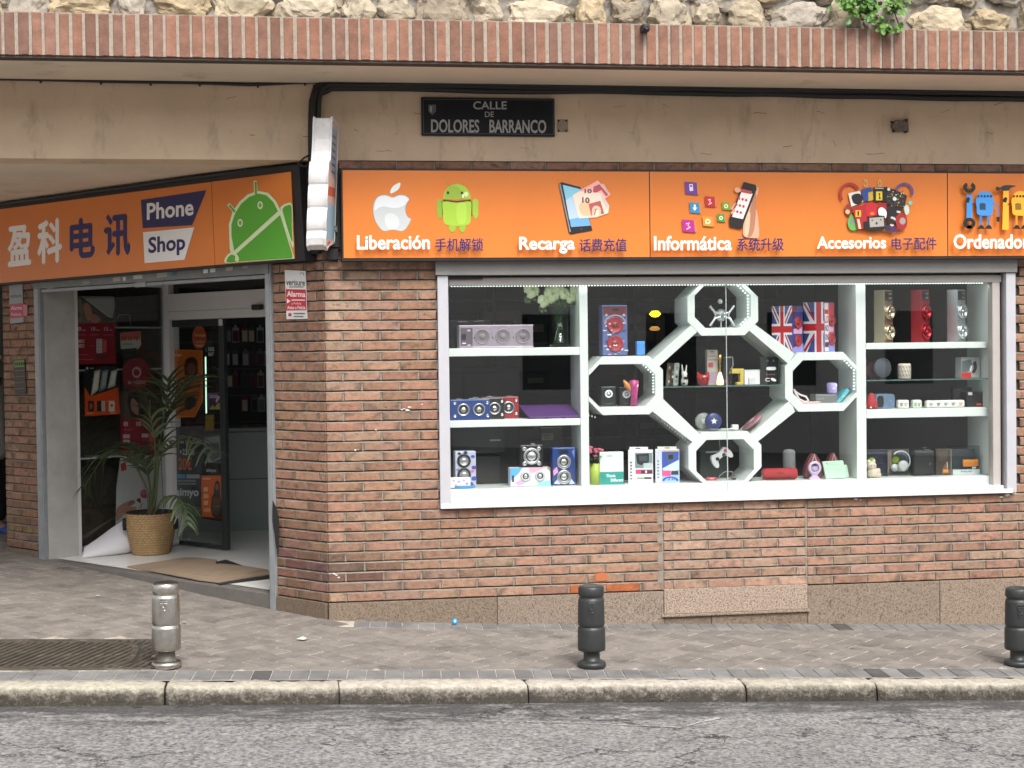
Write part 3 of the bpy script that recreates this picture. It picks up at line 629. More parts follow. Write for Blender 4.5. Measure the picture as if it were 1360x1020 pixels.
# ------------------------------------------------------------------ cables
cab = mat('black_cable', (.014, .013, .013), .55)
def cable(name, label, pts, r, wob=.004, clips=0):
    P = []
    for i in range(len(pts)-1):
        a, b = np.array(pts[i]), np.array(pts[i+1]); n_ = max(2, int(np.linalg.norm(b-a)/.06))
        for k in range(n_): P.append(a+(b-a)*k/n_)
    P.append(np.array(pts[-1]))
    P = [(p_[0], p_[1]-abs(noise.noise((p_[0]*2, p_[2], r*999)))*wob, p_[2]+noise.noise((p_[0]*1.7, 5+r*777, p_[2]*1.7))*wob*2) for p_ in P]
    t = wthing(name, label, 'cable', pts[0]); b_ = MB(); b_.tube(P, r, 8); b_.build('sheath', cab, t)
    if clips:
        for k in range(clips):
            q_ = P[int((k+.5)*len(P)/clips)]; c_ = MB(); c_.box(q_[0]-.006, q_[0]+.006, -.028, -.010, q_[2]-.022, q_[2]+.012)
            c_.build('clip', cab, t)
    return t
Bq = lambda u, v, y=-.03: tuple(onR(u, v, y))
cable('overhead_cable', 'thin black cable clipped along the top of the left beam', [Bq(-40, 104, -.02), Bq(0, 105, -.02), Bq(200, 109, -.02), Bq(330, 113, -.02), Bq(405, 110, -.02), Bq(440, 109, -.035)], .011, .004, 7)
for k, (dv, r, y, lb) in enumerate(((0, .024, -.034, 'uppermost thick black cable of the bundle along the beam'), (6.0, .022, -.044, 'middle black cable of the bundle along the beam'), (11.5, .021, -.034, 'lowest thick black cable of the bundle along the beam'), (4.0, .014, -.072, 'thinner black cable running in front of the cable bundle'))):
    ex = [Bq(414+k*3, 214, y), Bq(414+k*3, 165, y), Bq(415+k*3, 135, y), Bq(420+k*2.2, 116+dv*.8, y), Bq(436, 108+dv*.9, y)] if k != 2 else [Bq(421, 150, y), Bq(424, 125, y), Bq(440, 117, y)]
    cable('bundled_cable', lb, ex+[Bq(560, 107.5+dv, y), Bq(800, 110+dv, y), Bq(1000, 113+dv*1.05, y), Bq(1200, 116+dv*1.1, y), Bq(1370, 118+dv*1.15, y), Bq(1460, 119+dv, y)], r, .006, 5 if k == 3 else 0)
cable('sign_cable', 'black cable running along the top of the entrance sign', [tuple(PA(.12, -.05, 3.0)), tuple(PA(1.2, -.12, 2.998)), tuple(PA(2.6, -.13, 2.996)), tuple(PA(4.1, -.12, 2.99))], .015, .006)
cable('loose_cable', 'tangled thin black cable end at the corner below the beam', [Bq(413, 205, -.04), Bq(404, 210, -.08), Bq(395, 218, -.05), Bq(404, 222, -.1), Bq(414, 214, -.06), Bq(420, 196, -.05)], .006, .01)

# ------------------------------------------------------------------ street name plate and old fixings on the beam
np_ = wthing('street_sign', 'black enamel street name plate with white lettering on the beam', 'street sign', onR(648, 155, -.02))
c0, c1 = onR(559.5, 129.5, -.035), onR(737, 180.5, -.035)
mb = MB(); mb.box(c0[0], c1[0], -.034, -.0125, c1[2]-.004, c0[2]+.004); mb.build('plate', mat('navy_black_enamel', (.006, .007, .011), .55, var=.2, spec=.25), np_, .003)
D = Draw(lambda u, v, h: onR(u, v, -.0345-h)); wlet = mat('aged_white_lettering', (.36, .36, .34), .6, var=.25, vscale=30)
for a, b in (((561.5, 132), (735, 132.8)), ((561.5, 177), (735, 178.5))): D.line([a, b], .7, mat('plate_rim', (.06, .065, .08), .4))
for a, b in (((562, 132), (562.4, 177)), ((734.6, 132.5), (735, 178.5))): D.line([a, b], .7, mat('plate_rim', (.06, .065, .08), .4))
D.text('CALLE', 628.5, 134.5, 673, 145.3, wlet, .02); D.text('DE', 644, 148.3, 656, 155.3, wlet, .01)
D.text('DOLORES', 572.5, 158.3, 636.5, 176, wlet, .025, .5); D.text('BARRANCO', 650, 158.8, 725.5, 176.5, wlet, .025, .5)
D.poly([(569, 139), (579, 139), (579, 148), (574, 153), (569, 148)], mat('crest_grey', (.09, .095, .11), .5))
D.poly([(571, 141), (574, 141), (573, 150), (571, 147)], wlet); D.poly([(575, 141), (577.5, 142), (576.5, 147), (575, 150)], mat('crest_grey', (.09, .095, .11), .5))
D.build('lettering', np_)
t = wthing('wall_plate', 'small weathered metal tag screwed beside the street name plate', 'plate', onR(748, 168, -.013))
a, b = onR(740, 158.5, -.014), onR(754.5, 175.5, -.014); mb = MB(); mb.box(a[0], b[0], -.0155, -.0125, b[2], a[2]); mb.build('plate', mat('tan_metal', (.28, .225, .16), .7, var=.3, vscale=40), t)
mb = MB()
for u, v in ((742, 160.5), (752, 160.5), (742, 173.5), (752, 173.5)): q_ = onR(u, v, -.0155); mb.lathe([(.007, 0), (.006, .004), (0, .005)], 8, 0, tuple(q_), 'y')
mb.build('screw', blk, t)
t = wthing('broken_bracket', 'broken grey anchor stub left in the tan beam', 'bracket', onR(1193, 168, -.013))
mb = MB(); mb.prism([(float(onR(u, v)[0]), float(onR(u, v)[2])) for u, v in ((1181, 168), (1187, 160), (1194, 161), (1203, 158), (1204, 177), (1196, 175), (1186, 176))], -.045, -.0125); mb.build('stub', mat('stub_grey', (.16, .13, .105), .9, var=.5, vscale=50, bump=.6, bscale=60), t, .004)
mb = MB()
for u, v in ((1185, 162), (1203, 160), (1203, 175), (1187, 174)): q_ = onR(u, v, -.045); mb.lathe([(.009, -.012), (.008, .006), (0, .008)], 8, 0, tuple(q_), 'y')
mb.build('bolt', blk, t)

# ------------------------------------------------------------------ long orange shop sign over the window
org = mat('sign_orange', (.72, .205, .034), .32, spec=.5, var=.05, vscale=1.6, bump=.03, bscale=3)
OY = -.13
def quadmb(mb, c, y1, m=0):
    V = [tuple(p_) for p_ in c]+[(p_[0], y1, p_[2]) for p_ in c]
    mb.add(V, [(0, 1, 2, 3), (7, 6, 5, 4), (0, 4, 5, 1), (1, 5, 6, 2), (2, 6, 7, 3), (3, 7, 4, 0)], m)
rs = wthing('shop_sign', 'long orange lightbox sign with service names in Spanish and Chinese over the window', 'sign', onR(900, 285, OY))
zt, zb = onR(860, 228, OY)[2], onR(860, 341.5, OY)[2]; x0 = onR(455.5, 280, OY)[0]; x1 = onR(863, 280, OY)[0]; x2 = onR(1258.5, 280, OY)[0]; x3 = x2+2.13
mb = MB(); mb.box(x0-.012, x3, OY+.006, -.018, zb-.02, zt+.012); mb.build('housing', blk, rs, .003)
for a, b in ((x0, x1-.003), (x1+.003, x2-.003), (x2+.003, x3-.01)):
    mb = MB(); mb.box(a, b, OY, OY+.0055, zb, zt); mb.build('panel', org, rs, .0015)
D = Draw(lambda u, v, h: onR(u, v, OY-.0004-h)); WHT, NVY, BLKi = 'f4f0ee', '241a5e', '16130f'
Z6 = lambda pts: [(470+a/7.158, 230+b/7.158) for a, b in pts]
# fruit emblem
ap = smooth_poly(Z6([(370, 228), (300, 207), (240, 218), (202, 258), (185, 320), (188, 390), (205, 452), (235, 503), (268, 540), (298, 549), (335, 542), (370, 537), (410, 542), (450, 549), (485, 535), (518, 490), (542, 437), (515, 420), (495, 385), (489, 340), (500, 290), (527, 247), (490, 214), (440, 206), (405, 216)]))
D.poly(smooth_poly(Z6([(370, 222), (300, 200), (235, 211), (194, 253), (177, 320), (180, 392), (198, 456), (228, 508), (262, 546), (298, 556), (335, 549), (370, 544), (410, 549), (450, 557), (490, 541), (526, 494), (551, 436), (522, 414), (503, 383), (497, 340), (508, 292), (537, 244), (494, 207), (440, 199), (405, 209)])), 'b98258')
D.poly(ap, 'c3c8c9'); D.poly(smooth_poly(Z6([(365, 237), (300, 215), (242, 226), (210, 264), (196, 318), (200, 356), (232, 330), (290, 316), (360, 330), (430, 326), (486, 300), (500, 280), (518, 250), (485, 221), (440, 214), (405, 224)])), 'dfe3e6')
D.poly(smooth_poly(Z6([(300, 400), (360, 380), (420, 420), (430, 490), (390, 530), (340, 530), (300, 480)])), 'd3d7d7')
D.poly(smooth_poly(Z6([(350, 192), (352, 155), (382, 116), (438, 90), (437, 130), (408, 166)])), 'e8eaea')
# green robot emblem
rg = 'a4c639'
for sx in (0, 1): D.line(Z6([(885+sx*165, 92), (905+sx*125, 125)]), 1.2, '7f9a3a')
D.poly(Z6([(848, 245)]+[(980+132*cos(pi+t*pi/16), 245+142*sin(pi+t*pi/16)) for t in range(1, 16)]+[(1112, 245)]), rg)
D.poly(Z6([(862, 240)]+[(950+88*cos(pi+t*pi/16), 240+120*sin(pi+t*pi/16)) for t in range(1, 16)]+[(1038, 240)]), '93b336')
D.poly(Z6([(848, 250), (980, 264), (1112, 250), (1112, 268), (980, 278), (848, 268)]), '2c3d10')
D.poly(smooth_poly(Z6([(848, 272), (980, 282), (1112, 272), (1112, 380), (1110, 450), (1085, 490), (980, 505), (880, 490), (852, 450), (848, 380)]), 3), 'a2c73a')
D.poly(smooth_poly(Z6([(985, 290), (1060, 284), (1070, 380), (1062, 470), (1000, 480), (975, 400)]), 3), 'add14a')
for a, b, c in ((792, 840, '8bb02f'), (1128, 1182, '9cc038')): D.poly(smooth_poly(Z6([(a, 260), ((a+b)/2, 243), (b, 260), (b, 330), (b, 400), ((a+b)/2, 436), (a, 385), (a, 320)]), 3), c)
D.line(Z6([(836, 262), (842, 398)]), .8, '3c5214'); D.line(Z6([(1120, 268), (1122, 408)]), .8, '3c5214')
for a in (908, 1004): D.poly(smooth_poly(Z6([(a, 500), (a+56, 500), (a+54, 540), (a+30, 562), (a+4, 545)]), 3), '93b934')
for a, b in ((895, 186), (1027, 187)): D.disc(470+a/7.158, 230+b/7.158, 1.5, 1.9, '141c08')
D.poly(smooth_poly(Z6([(1030, 205), (1045, 200), (1045, 235), (1030, 230)]), 3), 'e9f3d0'); D.disc(470+1067/7.158, 230+200/7.158, 3, 3.4, 'd6e9a4')
# tablet and banknotes
Z7 = lambda pts: [(680+a/7.158, 230+b/7.158) for a, b in pts]
D.poly(Z7([(443, 105), (470, 85), (650, 132), (690, 260), (765, 545), (560, 582), (540, 570)]), '15161c')
D.poly(Z7([(448, 108), (462, 98), (560, 560), (548, 560)]), '8d8a86')
D.poly(Z7([(482, 110), (650, 152), (750, 498), (562, 512)]), '6fa9dd'); D.poly(Z7([(482, 110), (650, 152), (672, 225), (510, 250)]), '86c4de'); D.poly(Z7([(510, 255), (600, 210), (640, 420), (545, 440)]), 'b9cfe2')
D.poly(Z7([(600, 240), (615, 235), (655, 430), (635, 428)]), '3a4a5c'); D.disc(680+660/7.158, 230+530/7.158, 1.2, 1.1, '44454a')
D.poly(Z7([(650, 160), (815, 68), (940, 200), (890, 240), (690, 240)]), 'eeb0a4'); D.poly(Z7([(775, 130), (830, 105), (915, 205), (895, 220), (850, 160), (770, 200)]), 'b4505a'); D.poly(Z7([(845, 105), (870, 100), (925, 190), (910, 200)]), 'dbb2ae')
D.poly(Z7([(578, 210), (640, 170), (850, 190), (925, 310), (915, 380), (800, 420), (635, 430)]), 'f3d9c6'); D.poly(smooth_poly(Z7([(640, 300), (720, 250), (760, 330), (740, 405), (660, 390)]), 3), 'f0c09a')
D.poly(Z7([(728, 292), (840, 262), (878, 385), (752, 405)]), 'c05a50'); D.poly(smooth_poly(Z7([(765, 330), (800, 308), (840, 330), (845, 392), (822, 395), (815, 345), (790, 340), (780, 400), (760, 402)]), 2), 'ecc2ae')
D.poly(Z7([(845, 190), (915, 300), (905, 345), (855, 250)]), 'd6c4c0'); D.poly(Z7([(800, 345), (825, 350), (825, 395), (790, 398)]), 'f6e6b8')
D.text('10', 680+668/7.158, 230+226/7.158, 680+738/7.158, 230+280/7.158, '3a1f1c', .03, 1.0); D.text('10', 680+690/7.158, 230+150/7.158, 680+758/7.158, 230+192/7.158, '4a2a26', .03)
# hand with phone and app tiles
Z3 = lambda pts: [(900+a/2.55, b/2.55) for a, b in pts]
for a, b, w, h, c, k in ((24, 615, 44, 46, '6a3a8c', 'n'), (92, 664, 36, 38, 'b7222c', 's'), (40, 685, 36, 38, '2f87b4', 'd'), (150, 684, 28, 28, '6f9a2c', 'o'), (134, 724, 26, 28, '3a9440', 'o'), (84, 732, 36, 36, 'c9952c', 'o'), (15, 743, 44, 44, 'b02586', 's')):
    D.poly(Z3([(a, b), (a+w*.92, b+h*.08), (a+w, b+h), (a+w*.06, b+h*.92)]), c)
    D.poly(Z3([(a+w*.92, b+h*.08), (a+w*1.12, b+h*.05), (a+w*1.16, b+h*.9), (a+w, b+h)]), 'd08040')
    if k == 'n': D.poly(Z3([(a+15, b+9), (a+27, b+8), (a+29, b+31), (a+17, b+32)]), 'e6d8f0'); D.rect(900+(a+18)/2.55, (b+12)/2.55, 900+(a+25)/2.55, (b+18)/2.55, '6a3a8c')
    elif k == 'd': D.poly(Z3([(a+15, b+8), (a+21, b+8), (a+21, b+18), (a+26, b+18), (a+18, b+29), (a+10, b+18), (a+15, b+18)]), 'e8f4fa')
    elif k == 's': D.line(Z3([(a+w*.3, b+h*.35), (a+w*.55, b+h*.28), (a+w*.45, b+h*.5), (a+w*.65, b+h*.6), (a+w*.35, b+h*.75)]), 1.4, 'f2d6dc')
    else: D.ring(900+(a+w*.5)/2.55, (b+h*.5)/2.55, w*.1, w*.1, .5, 'f0e6c0', 14)
D.poly(smooth_poly(Z3([(262, 640), (273, 634), (272, 655), (258, 690), (270, 720), (276, 800), (255, 806), (225, 800), (222, 770), (230, 700), (250, 660)]), 3), 'd9a486')
D.poly(smooth_poly(Z3([(258, 660), (266, 662), (262, 760), (250, 800), (236, 798), (240, 740)]), 3), 'b27a5c'); D.poly(smooth_poly(Z3([(232, 730), (246, 720), (240, 790), (228, 795)]), 3), 'e6bb9c')
D.poly(Z3([(224, 616), (264, 626), (268, 640), (216, 776), (176, 768), (174, 742)]), '17110f'); D.poly(Z3([(216, 650), (254, 656), (221, 742), (184, 734)]), 'f0e4de'); D.poly(Z3([(212, 638), (252, 648), (250, 658), (210, 650)]), 'b24a48')
for i in range(3):
    for j in range(3): D.disc(900+(208+i*12-j*9)/2.55, (672+j*21+i*3)/2.55, 1.7, 1.9, 'c43a44', 10)
for y in (705, 690): D.poly(smooth_poly(Z3([(192, y), (198, y-4), (186, y+20), (180, y+16)]), 2), 'd9a486')
D.poly(smooth_poly(Z3([(193, 640), (204, 634), (214, 645), (206, 652), (196, 650)]), 3), 'd9a486')
# heap of accessories
Z8 = lambda pts: [(1090+a/5.037, 230+b/5.037) for a, b in pts]
q8 = lambda a, b: (1090+a/5.037, 230+b/5.037)
for (a, b, ra, rb, a0, a1, c) in ((195, 140, 72, 78, pi*.80, pi*1.85, 'b02a26'), (560, 125, 62, 62, pi*1.1, pi*2.15, '5c4a86')): D.ring(*q8(a, b), ra/5.037, rb/5.037, .25, c, 20, a0, a1)
for a in (300, 396): D.ring(*q8(a, 68), 2.4, 5.0, .3, 'c8b070', 14)
D.poly(smooth_poly(Z8([(180, 330), (205, 275), (240, 330), (245, 375), (200, 380)]), 3), '5fae4a'); D.disc(*q8(208, 325), 3.2, 4.6, '7c8a80')
D.poly(Z8([(185, 135), (262, 118), (285, 190), (205, 225)]), 'e2dcd6'); D.poly(smooth_poly(Z8([(205, 160), (225, 140), (262, 138), (280, 170), (270, 200), (225, 205)]), 3), '181416')
D.poly(smooth_poly(Z8([(160, 235), (185, 205), (212, 235), (205, 275), (175, 280)]), 3), '8c3a2a'); D.disc(*q8(180, 258), 3, 3, 'd8b48c')
D.poly(Z8([(268, 110), (340, 92), (350, 180), (290, 190)]), '24458c'); D.poly(Z8([(318, 130), (350, 120), (352, 180), (320, 188)]), 'c9a430')
D.poly(Z8([(350, 95), (445, 92), (452, 190), (355, 190)]), '141010'); D.rect(*q8(370, 122), *q8(412, 182), 'dcc02a'); D.poly(Z8([(385, 135), (398, 132), (396, 150), (402, 172), (388, 176), (392, 152)]), '201a10'); D.rect(*q8(362, 97), *q8(422, 105), 'a8a4a0')
D.poly(Z8([(440, 95), (500, 110), (578, 150), (560, 235), (440, 205)]), '2a2220'); 
random.seed(5)
for _ in range(46): a, b = random.uniform(442, 555), random.uniform(118, 225); D.disc(*q8(a, b), random.uniform(.5, 1.5), random.uniform(.5, 1.3), random.choice(['6a7a3a', 'a48a5a', '3a3a5a', '7a3434', 'c8c0b0', '4a5a30']), 8)
D.disc(*q8(495, 172), 2.6, 2.6, 'e0dcd4'); D.disc(*q8(455, 108), 2, 2, 'd8d4cc')
D.poly(Z8([(210, 235), (300, 205), (320, 370), (245, 375), (235, 320)]), 'a81e26'); D.rect(*q8(233, 248), *q8(270, 292), 'e0b02c'); D.poly(Z8([(245, 255), (258, 254), (256, 284), (246, 286)]), '402010'); D.poly(Z8([(243, 308), (258, 306), (272, 372), (255, 374)]), 'e8c8a8')
D.poly(Z8([(300, 205), (345, 192), (380, 215), (375, 290), (310, 290)]), 'c0202a'); D.poly(Z8([(380, 195), (440, 200), (445, 260), (385, 260)]), '9a1c22'); D.disc(*q8(345, 270), 3, 2, 'd87a2a')
D.poly(smooth_poly(Z8([(385, 245), (410, 228), (440, 255), (435, 300), (395, 290)]), 3), 'e8e4e0'); D.poly(Z8([(440, 215), (545, 235), (530, 330), (450, 340)]), '1c1618')
for a, b in ((470, 290), (490, 300), (510, 250), (465, 340)): D.poly(Z8([(a, b), (a+26, b+4), (a+22, b+18), (a-2, b+14)]), 'c9c2bc')
D.poly(smooth_poly(Z8([(505, 290), (545, 265), (578, 310), (570, 365), (525, 378), (505, 340)]), 3), '9c2420'); D.disc(*q8(548, 320), 4, 4.6, 'a0948c')
D.poly(smooth_poly(Z8([(558, 225), (585, 215), (592, 260), (570, 280)]), 3), 'b8d0c4'); D.disc(*q8(600, 198), 2.6, 2.6, '5cc4b0')
D.poly(Z8([(285, 325), (318, 322), (320, 375), (288, 376)]), '141214'); D.poly(smooth_poly(Z8([(318, 295), (425, 285), (432, 365), (400, 382), (330, 385), (316, 360)]), 2), '1c1a1a'); D.poly(Z8([(325, 300), (420, 292), (425, 355), (330, 362)]), 'a8a29a'); D.disc(*q8(374, 335), 1.4, 1.8, '1c1a1a'); D.disc(*q8(345, 315), 1, 1, '3c3a3a'); D.disc(*q8(402, 312), 1, 1, '3c3a3a')
D.disc(*q8(485, 375), 4.6, 4.2, '4a2458'); D.poly(Z8([(425, 345), (470, 350), (465, 385), (430, 385)]), '2a2a4a'); D.disc(*q8(520, 372), 2.2, 2, '7a2444')
# robots with spanner and hammer
for ox, c1, c2, tool in ((0, '3d8fd8', '2f78bc', 's'), (1, 'f0b02a', 'cc8f1c', 'h')):
    if tool == 's':
        D.poly(Z8([(978, 145), (1016, 145), (1012, 300), (976, 300)]), c1)
        for cy, f in ((95, 1), (335, -1)): D.ring(*q8(994, cy), 42/5.037, 37/5.037, .62, '16130f', 22, -pi/2+.5*f+(0 if f > 0 else pi)+.0, -pi/2+2*pi-.5*f+(0 if f > 0 else pi))
        D.poly(Z8([(970, 175), (985, 158), (1000, 170), (990, 200), (972, 195)]), '16130f')
    else:
        D.poly(Z8([(1222, 110), (1258, 110), (1258, 378), (1215, 378)]), 'f0b02a'); D.poly(smooth_poly(Z8([(1170, 95), (1185, 90), (1200, 96), (1225, 82), (1270, 80), (1310, 86), (1270, 98), (1258, 116), (1222, 118), (1205, 108), (1190, 118), (1172, 112)]), 2), '2c2824')
        D.poly(Z8([(1218, 175), (1236, 158), (1250, 168), (1240, 198), (1220, 192)]), '16130f')
    b0 = 1098+ox*238
    D.poly(Z8([(b0-55, 160)]+[(b0+52*cos(pi+t*pi/12), 160-0+40*sin(pi+t*pi/12)) for t in range(1, 12)]+[(b0+55, 160)]), c1)
    for t in range(5): D.poly(Z8([(b0-50+t*21, 148), (b0-36+t*21, 146), (b0-36+t*21, 162), (b0-50+t*21, 162)]), '16283a' if ox == 0 else '3a2a10')
    D.poly(smooth_poly(Z8([(b0-57, 168), (b0, 162), (b0+57, 168), (b0+55, 230), (b0+48, 275), (b0, 284), (b0-48, 275), (b0-55, 230)]), 3), c1); D.poly(Z8([(b0-36, 205), (b0-18, 198), (b0+6, 205), (b0+6, 245), (b0-34, 246)]), '24405c' if ox == 0 else '8a6420')
    for sx in (-26, 24): D.poly(Z8([(b0+sx-8, 284), (b0+sx+8, 284), (b0+sx+6, 350), (b0+sx-6, 350)]), c2); D.poly(Z8([(b0+sx-26, 372), (b0+sx-4, 346), (b0+sx+14, 350), (b0+sx+26, 374)]), '16130f')
    D.line(Z8([(b0-58, 205), (b0-84, 208)]), 1.4, '16130f'); D.line(Z8([(b0+56, 200), (b0+86, 215), (b0+92, 290)]), 1.8, c2); D.poly(Z8([(b0+76, 292), (b0+100, 292), (b0+98, 325), (b0+80, 325)]), '16130f')
for t_, a, b, c, d in (('Liberación', 474, 312.5, 571, 331.6), ('Recarga', 689.5, 314.5, 763.5, 337), ('Informática', 868.5, 313.3, 972, 332.8), ('Accesorios', 1085, 314, 1177, 330.5), ('Ordenadores', 1266.5, 311, 1385, 330.6)): D.text(t_, a, b, c, d, WHT, .034, -.4)
for t_, a, b, c, d in (('手机解锁', 577.5, 316.5, 642, 334), ('话费充值', 769.5, 317, 832.5, 334.5), ('系统升级', 979, 316, 1041, 333.5), ('电子配件', 1184, 315.5, 1244, 332)): D.text(t_, a, b, c, d, NVY, .012, -.3)
D.build('print', rs)

# ------------------------------------------------------------------ entrance sign
es = wthing('entrance_sign', 'orange lightbox sign with Chinese characters and green robot over the entrance', 'sign', PA(2.2, -.1, 2.65))
OD = -.11
def onE(u, v, h=0): return onA(u, v, OD-.0004-h)
quad = [onA(0-40, 283.1, OD), onA(386, 228, OD), onA(391, 343.5, OD), onA(-40, 379.3, OD)]; seam = [onA(280.5, 241.6, OD), onA(285.5, 351.8, OD)]
mb = MB()
def slab(c, thick, m=0, grow=0.0):
    n_ = nA*thick; V = [tuple(p_) for p_ in c]+[tuple(p_+n_) for p_ in c]
    mb.add(V, [(0, 1, 2, 3), (7, 6, 5, 4), (0, 4, 5, 1), (1, 5, 6, 2), (2, 6, 7, 3), (3, 7, 4, 0)], m)
slab([quad[0], seam[0]+tA*.003, seam[1]+tA*.003, quad[3]], .006); mb.build('panel', org, es); mb = MB()
slab([seam[0]-tA*.003, quad[1], quad[2], seam[1]-tA*.003], .006); mb.build('panel', org, es); mb = MB()
g_ = [quad[0]+np.array([0, 0, .035]), onA(386, 219, OD), onA(396, 219.5, OD)-tA*.0, onA(404, 346, OD), onA(391, 346, OD), quad[3]-np.array([0, 0, .015])]
V = [tuple(p_+nA*.008) for p_ in g_]+[tuple(p_+nA*.105) for p_ in g_]; n_ = 6
mb.add(V, [tuple(range(6)), tuple(range(11, 5, -1))]+[(i, i+6, (i+1) % 6+6, (i+1) % 6) for i in range(6)]); mb.build('housing', blk, es)
D = Draw(onE)
def Q(u0, v0, u1, v1, k): # slanted box: k = slope of the sign line
    pass
k1 = -.088
for ch, u0, v0, u1, v1, c in (('盈', 10, 300, 41.5, 354, 'f2f0f0'), ('科', 49.5, 291.5, 82.5, 351, 'f2f0f0'), ('电', 92.5, 290, 126, 344, NVY), ('讯', 138, 284, 173, 341, NVY)):
    D.text(ch, u0, v0+1, u1, v1+1, c, .03, (v0-(u1-u0)*.11)-v0)
D.poly([(187, 265.5), (274, 252.5), (255, 299), (189.5, 303)], '24205a'); D.poly([(190, 308.5), (258, 302), (245, 345), (192, 349.5)], 'ecebea')
D.text('Phone', 195, 270, 257, 292.5, 'ecebea', .034, -6.5); D.text('Shop', 197, 315, 246, 343, '24205a', .036, -5.0)
# large robot emblem, turned
ol, gr = 'd6e6b8', '55a22e'
hd = [(303, 346)]+[(310, 331), (306.5, 315), (306, 298), (311, 283), (319, 270), (330, 260), (343, 255.5), (355, 258), (364, 268), (371, 281)]
D.poly([(302, 349), (309, 346), (305, 330), (304, 298), (309, 281), (318, 268), (329, 258), (343, 253.5), (356, 256), (366, 266), (373, 280), (389.5, 338), (391, 343.5)], ol)
D.line([(339, 240), (340, 258)], 4.6, ol); D.line([(303.5, 271), (312, 281)], 4.6, ol); D.line([(339.3, 241.5), (340, 258)], 2.6, gr); D.line([(304.5, 272.5), (312, 281.5)], 2.6, gr)
D.poly([(311, 333), (307.5, 314), (307.3, 298), (312, 284), (320, 271), (331, 261.5), (343, 257), (354, 259.5), (363, 268.5), (369, 280.5)], gr)
D.poly([(314.5, 336.5), (372, 285.5), (388, 337), (388.5, 342.8), (315, 347.5)], gr)
D.poly(smooth_poly([(373.5, 282), (374, 274), (380, 270.5), (388, 271.5), (388.5, 300), (389, 330)], 3), ol); D.poly(smooth_poly([(376, 283), (376.5, 276), (381, 273), (387, 274), (387.5, 300), (388, 322)], 3), gr)
D.poly(smooth_poly([(299, 349), (300, 341), (307, 335.5), (315.5, 339), (316, 347.5)], 3), ol); D.poly(smooth_poly([(301.5, 348.3), (302.5, 342.5), (307.5, 338), (313, 341), (313.5, 347.5)], 3), gr)
for u, v in ((345.5, 272.5), (319, 296)): D.disc(u, v, 3.6, 5.2, ol); D.disc(u, v, 2.0, 3.2, '8a9a5a')
D.poly([(312, 346.2), (317, 345.8), (313, 334)], ol)
D.build('print', es)
# black backing between the signs
t = wthing('corner_panel', 'plain black backing panel on the corner between both orange signs', 'panel', (0, -.02, 2.7))
mb = MB(); mb.box(.0, x0-.016, -.05, -.013, 2.44, 2.99); mb.box(.02, x0-.03, -.045, -.0135, 2.36, 2.43); mb.box(.0, .17, -.05, -.014, 2.40, 2.99, 0, frA); mb.build('board', mat('black_board', (.012, .011, .011), .6), t)

# ------------------------------------------------------------------ projecting white sign seen edge on
ps = thing('projecting_sign', 'white aluminium projecting sign with wavy edge at the building corner', 'sign', onR(428, 250, -.30), radians(-9))
sc_ = 214.0; ced = lambda du, dv: ((du)/sc_, -(dv)/sc_)
# outline in the sign's own plane: y towards the street (negative), z up
out_yz = [(.25, .43), (-.085, .435), (-.094, .40), (-.092, .30), (-.098, .22), (-.11, .16), (-.15, .15)]
for k in range(25):      # three soft bulges down the front edge
    t_ = k/24; out_yz.append((-.172-.020*abs(sin(t_*pi*3.0))**.7-.02*t_, .145-.43*t_))
out_yz += [(-.20, -.33), (-.19, -.375), (-.12, -.40), (-.03, -.37), (.25, -.33)]
TH = .055
def edge(y0, m_in):
    return [(a, b) for a, b in out_yz]
lean = lambda x, y, z: (x+z*.05, y, z)
mb = MB(); mb.prism([(a, b) for a, b in out_yz], -TH, TH, 0, lambda a, y, b: lean(y, a, b)); mb.build('case', mat('white_sign_metal', (.72, .70, .69), .35, metal=.15, var=.22, vscale=7, dirt=((.28, .26, .25), 5, .62, .8, (1, 1, 1))), ps, .006)
for sgn in (-1, 1):
    inn = [(a*.96+.004, b*.97) for a, b in out_yz]; mb = MB()
    mb.band([(a-(.008 if a < .2 else 0), b*1.015) for a, b in out_yz], inn, sgn*TH-.007, sgn*TH+.007, 0, lambda a, y, b: lean(y, a, b)); mb.build('rim', mat('rim_metal', (.62, .6, .6), .35, metal=.2), ps, .002)
D = Draw(lambda a, b, h: lean(TH+.002+h, a, b)); D.poly([(a*.95+.004, b*.96) for a, b in out_yz], 'c9b0a6'); D.poly([(.2, -.1), (-.15, -.1), (-.165, -.34), (.2, -.31)], '7fb4cc'); D.poly([(.2, .02), (-.14, .0), (-.15, -.06), (.2, -.04)], 'c25a4a'); D.poly([(.2, .38), (-.06, .38), (-.07, .1), (.2, .06)], '8fa2b4')
for i in range(6): D.rect(-.02, .34-i*.045, .14, .325-i*.045, '4a4c58')
D.poly([(-.1, -.36), (-.04, -.385), (.05, -.345), (-.02, -.335)], 'b03a36')
D.build('print', ps)
mb = MB()
for a, b in ((-.088, .30), (-.086, .05), (-.18, -.05), (-.183, -.3)): 
    for x in (-.05, .05): mb.lathe([(.006, 0), (.005, .003), (0, .004)], 8, 0, lean(x, a-.001, b), 'y')
mb.build('rivet', mat('rivet_dark', (.12, .11, .11), .5), ps)
mb = MB(); mb.box(-.03, .03, .25, .32, .15, .19); mb.box(-.03, .03, .25, .32, -.2, -.16); mb.build('bracket', blk, ps)
t = wthing('junction_box', 'small dark switch box on the wall below the projecting sign', 'box', onR(446, 304, -.055))
a, b = onR(443.5, 300, -.06), onR(448.5, 308.5, -.06); mb = MB(); mb.box(a[0], b[0], -.07, -.0505, b[2], a[2]); mb.build('box', mat('box_grey', (.10, .095, .09), .6), t, .003)
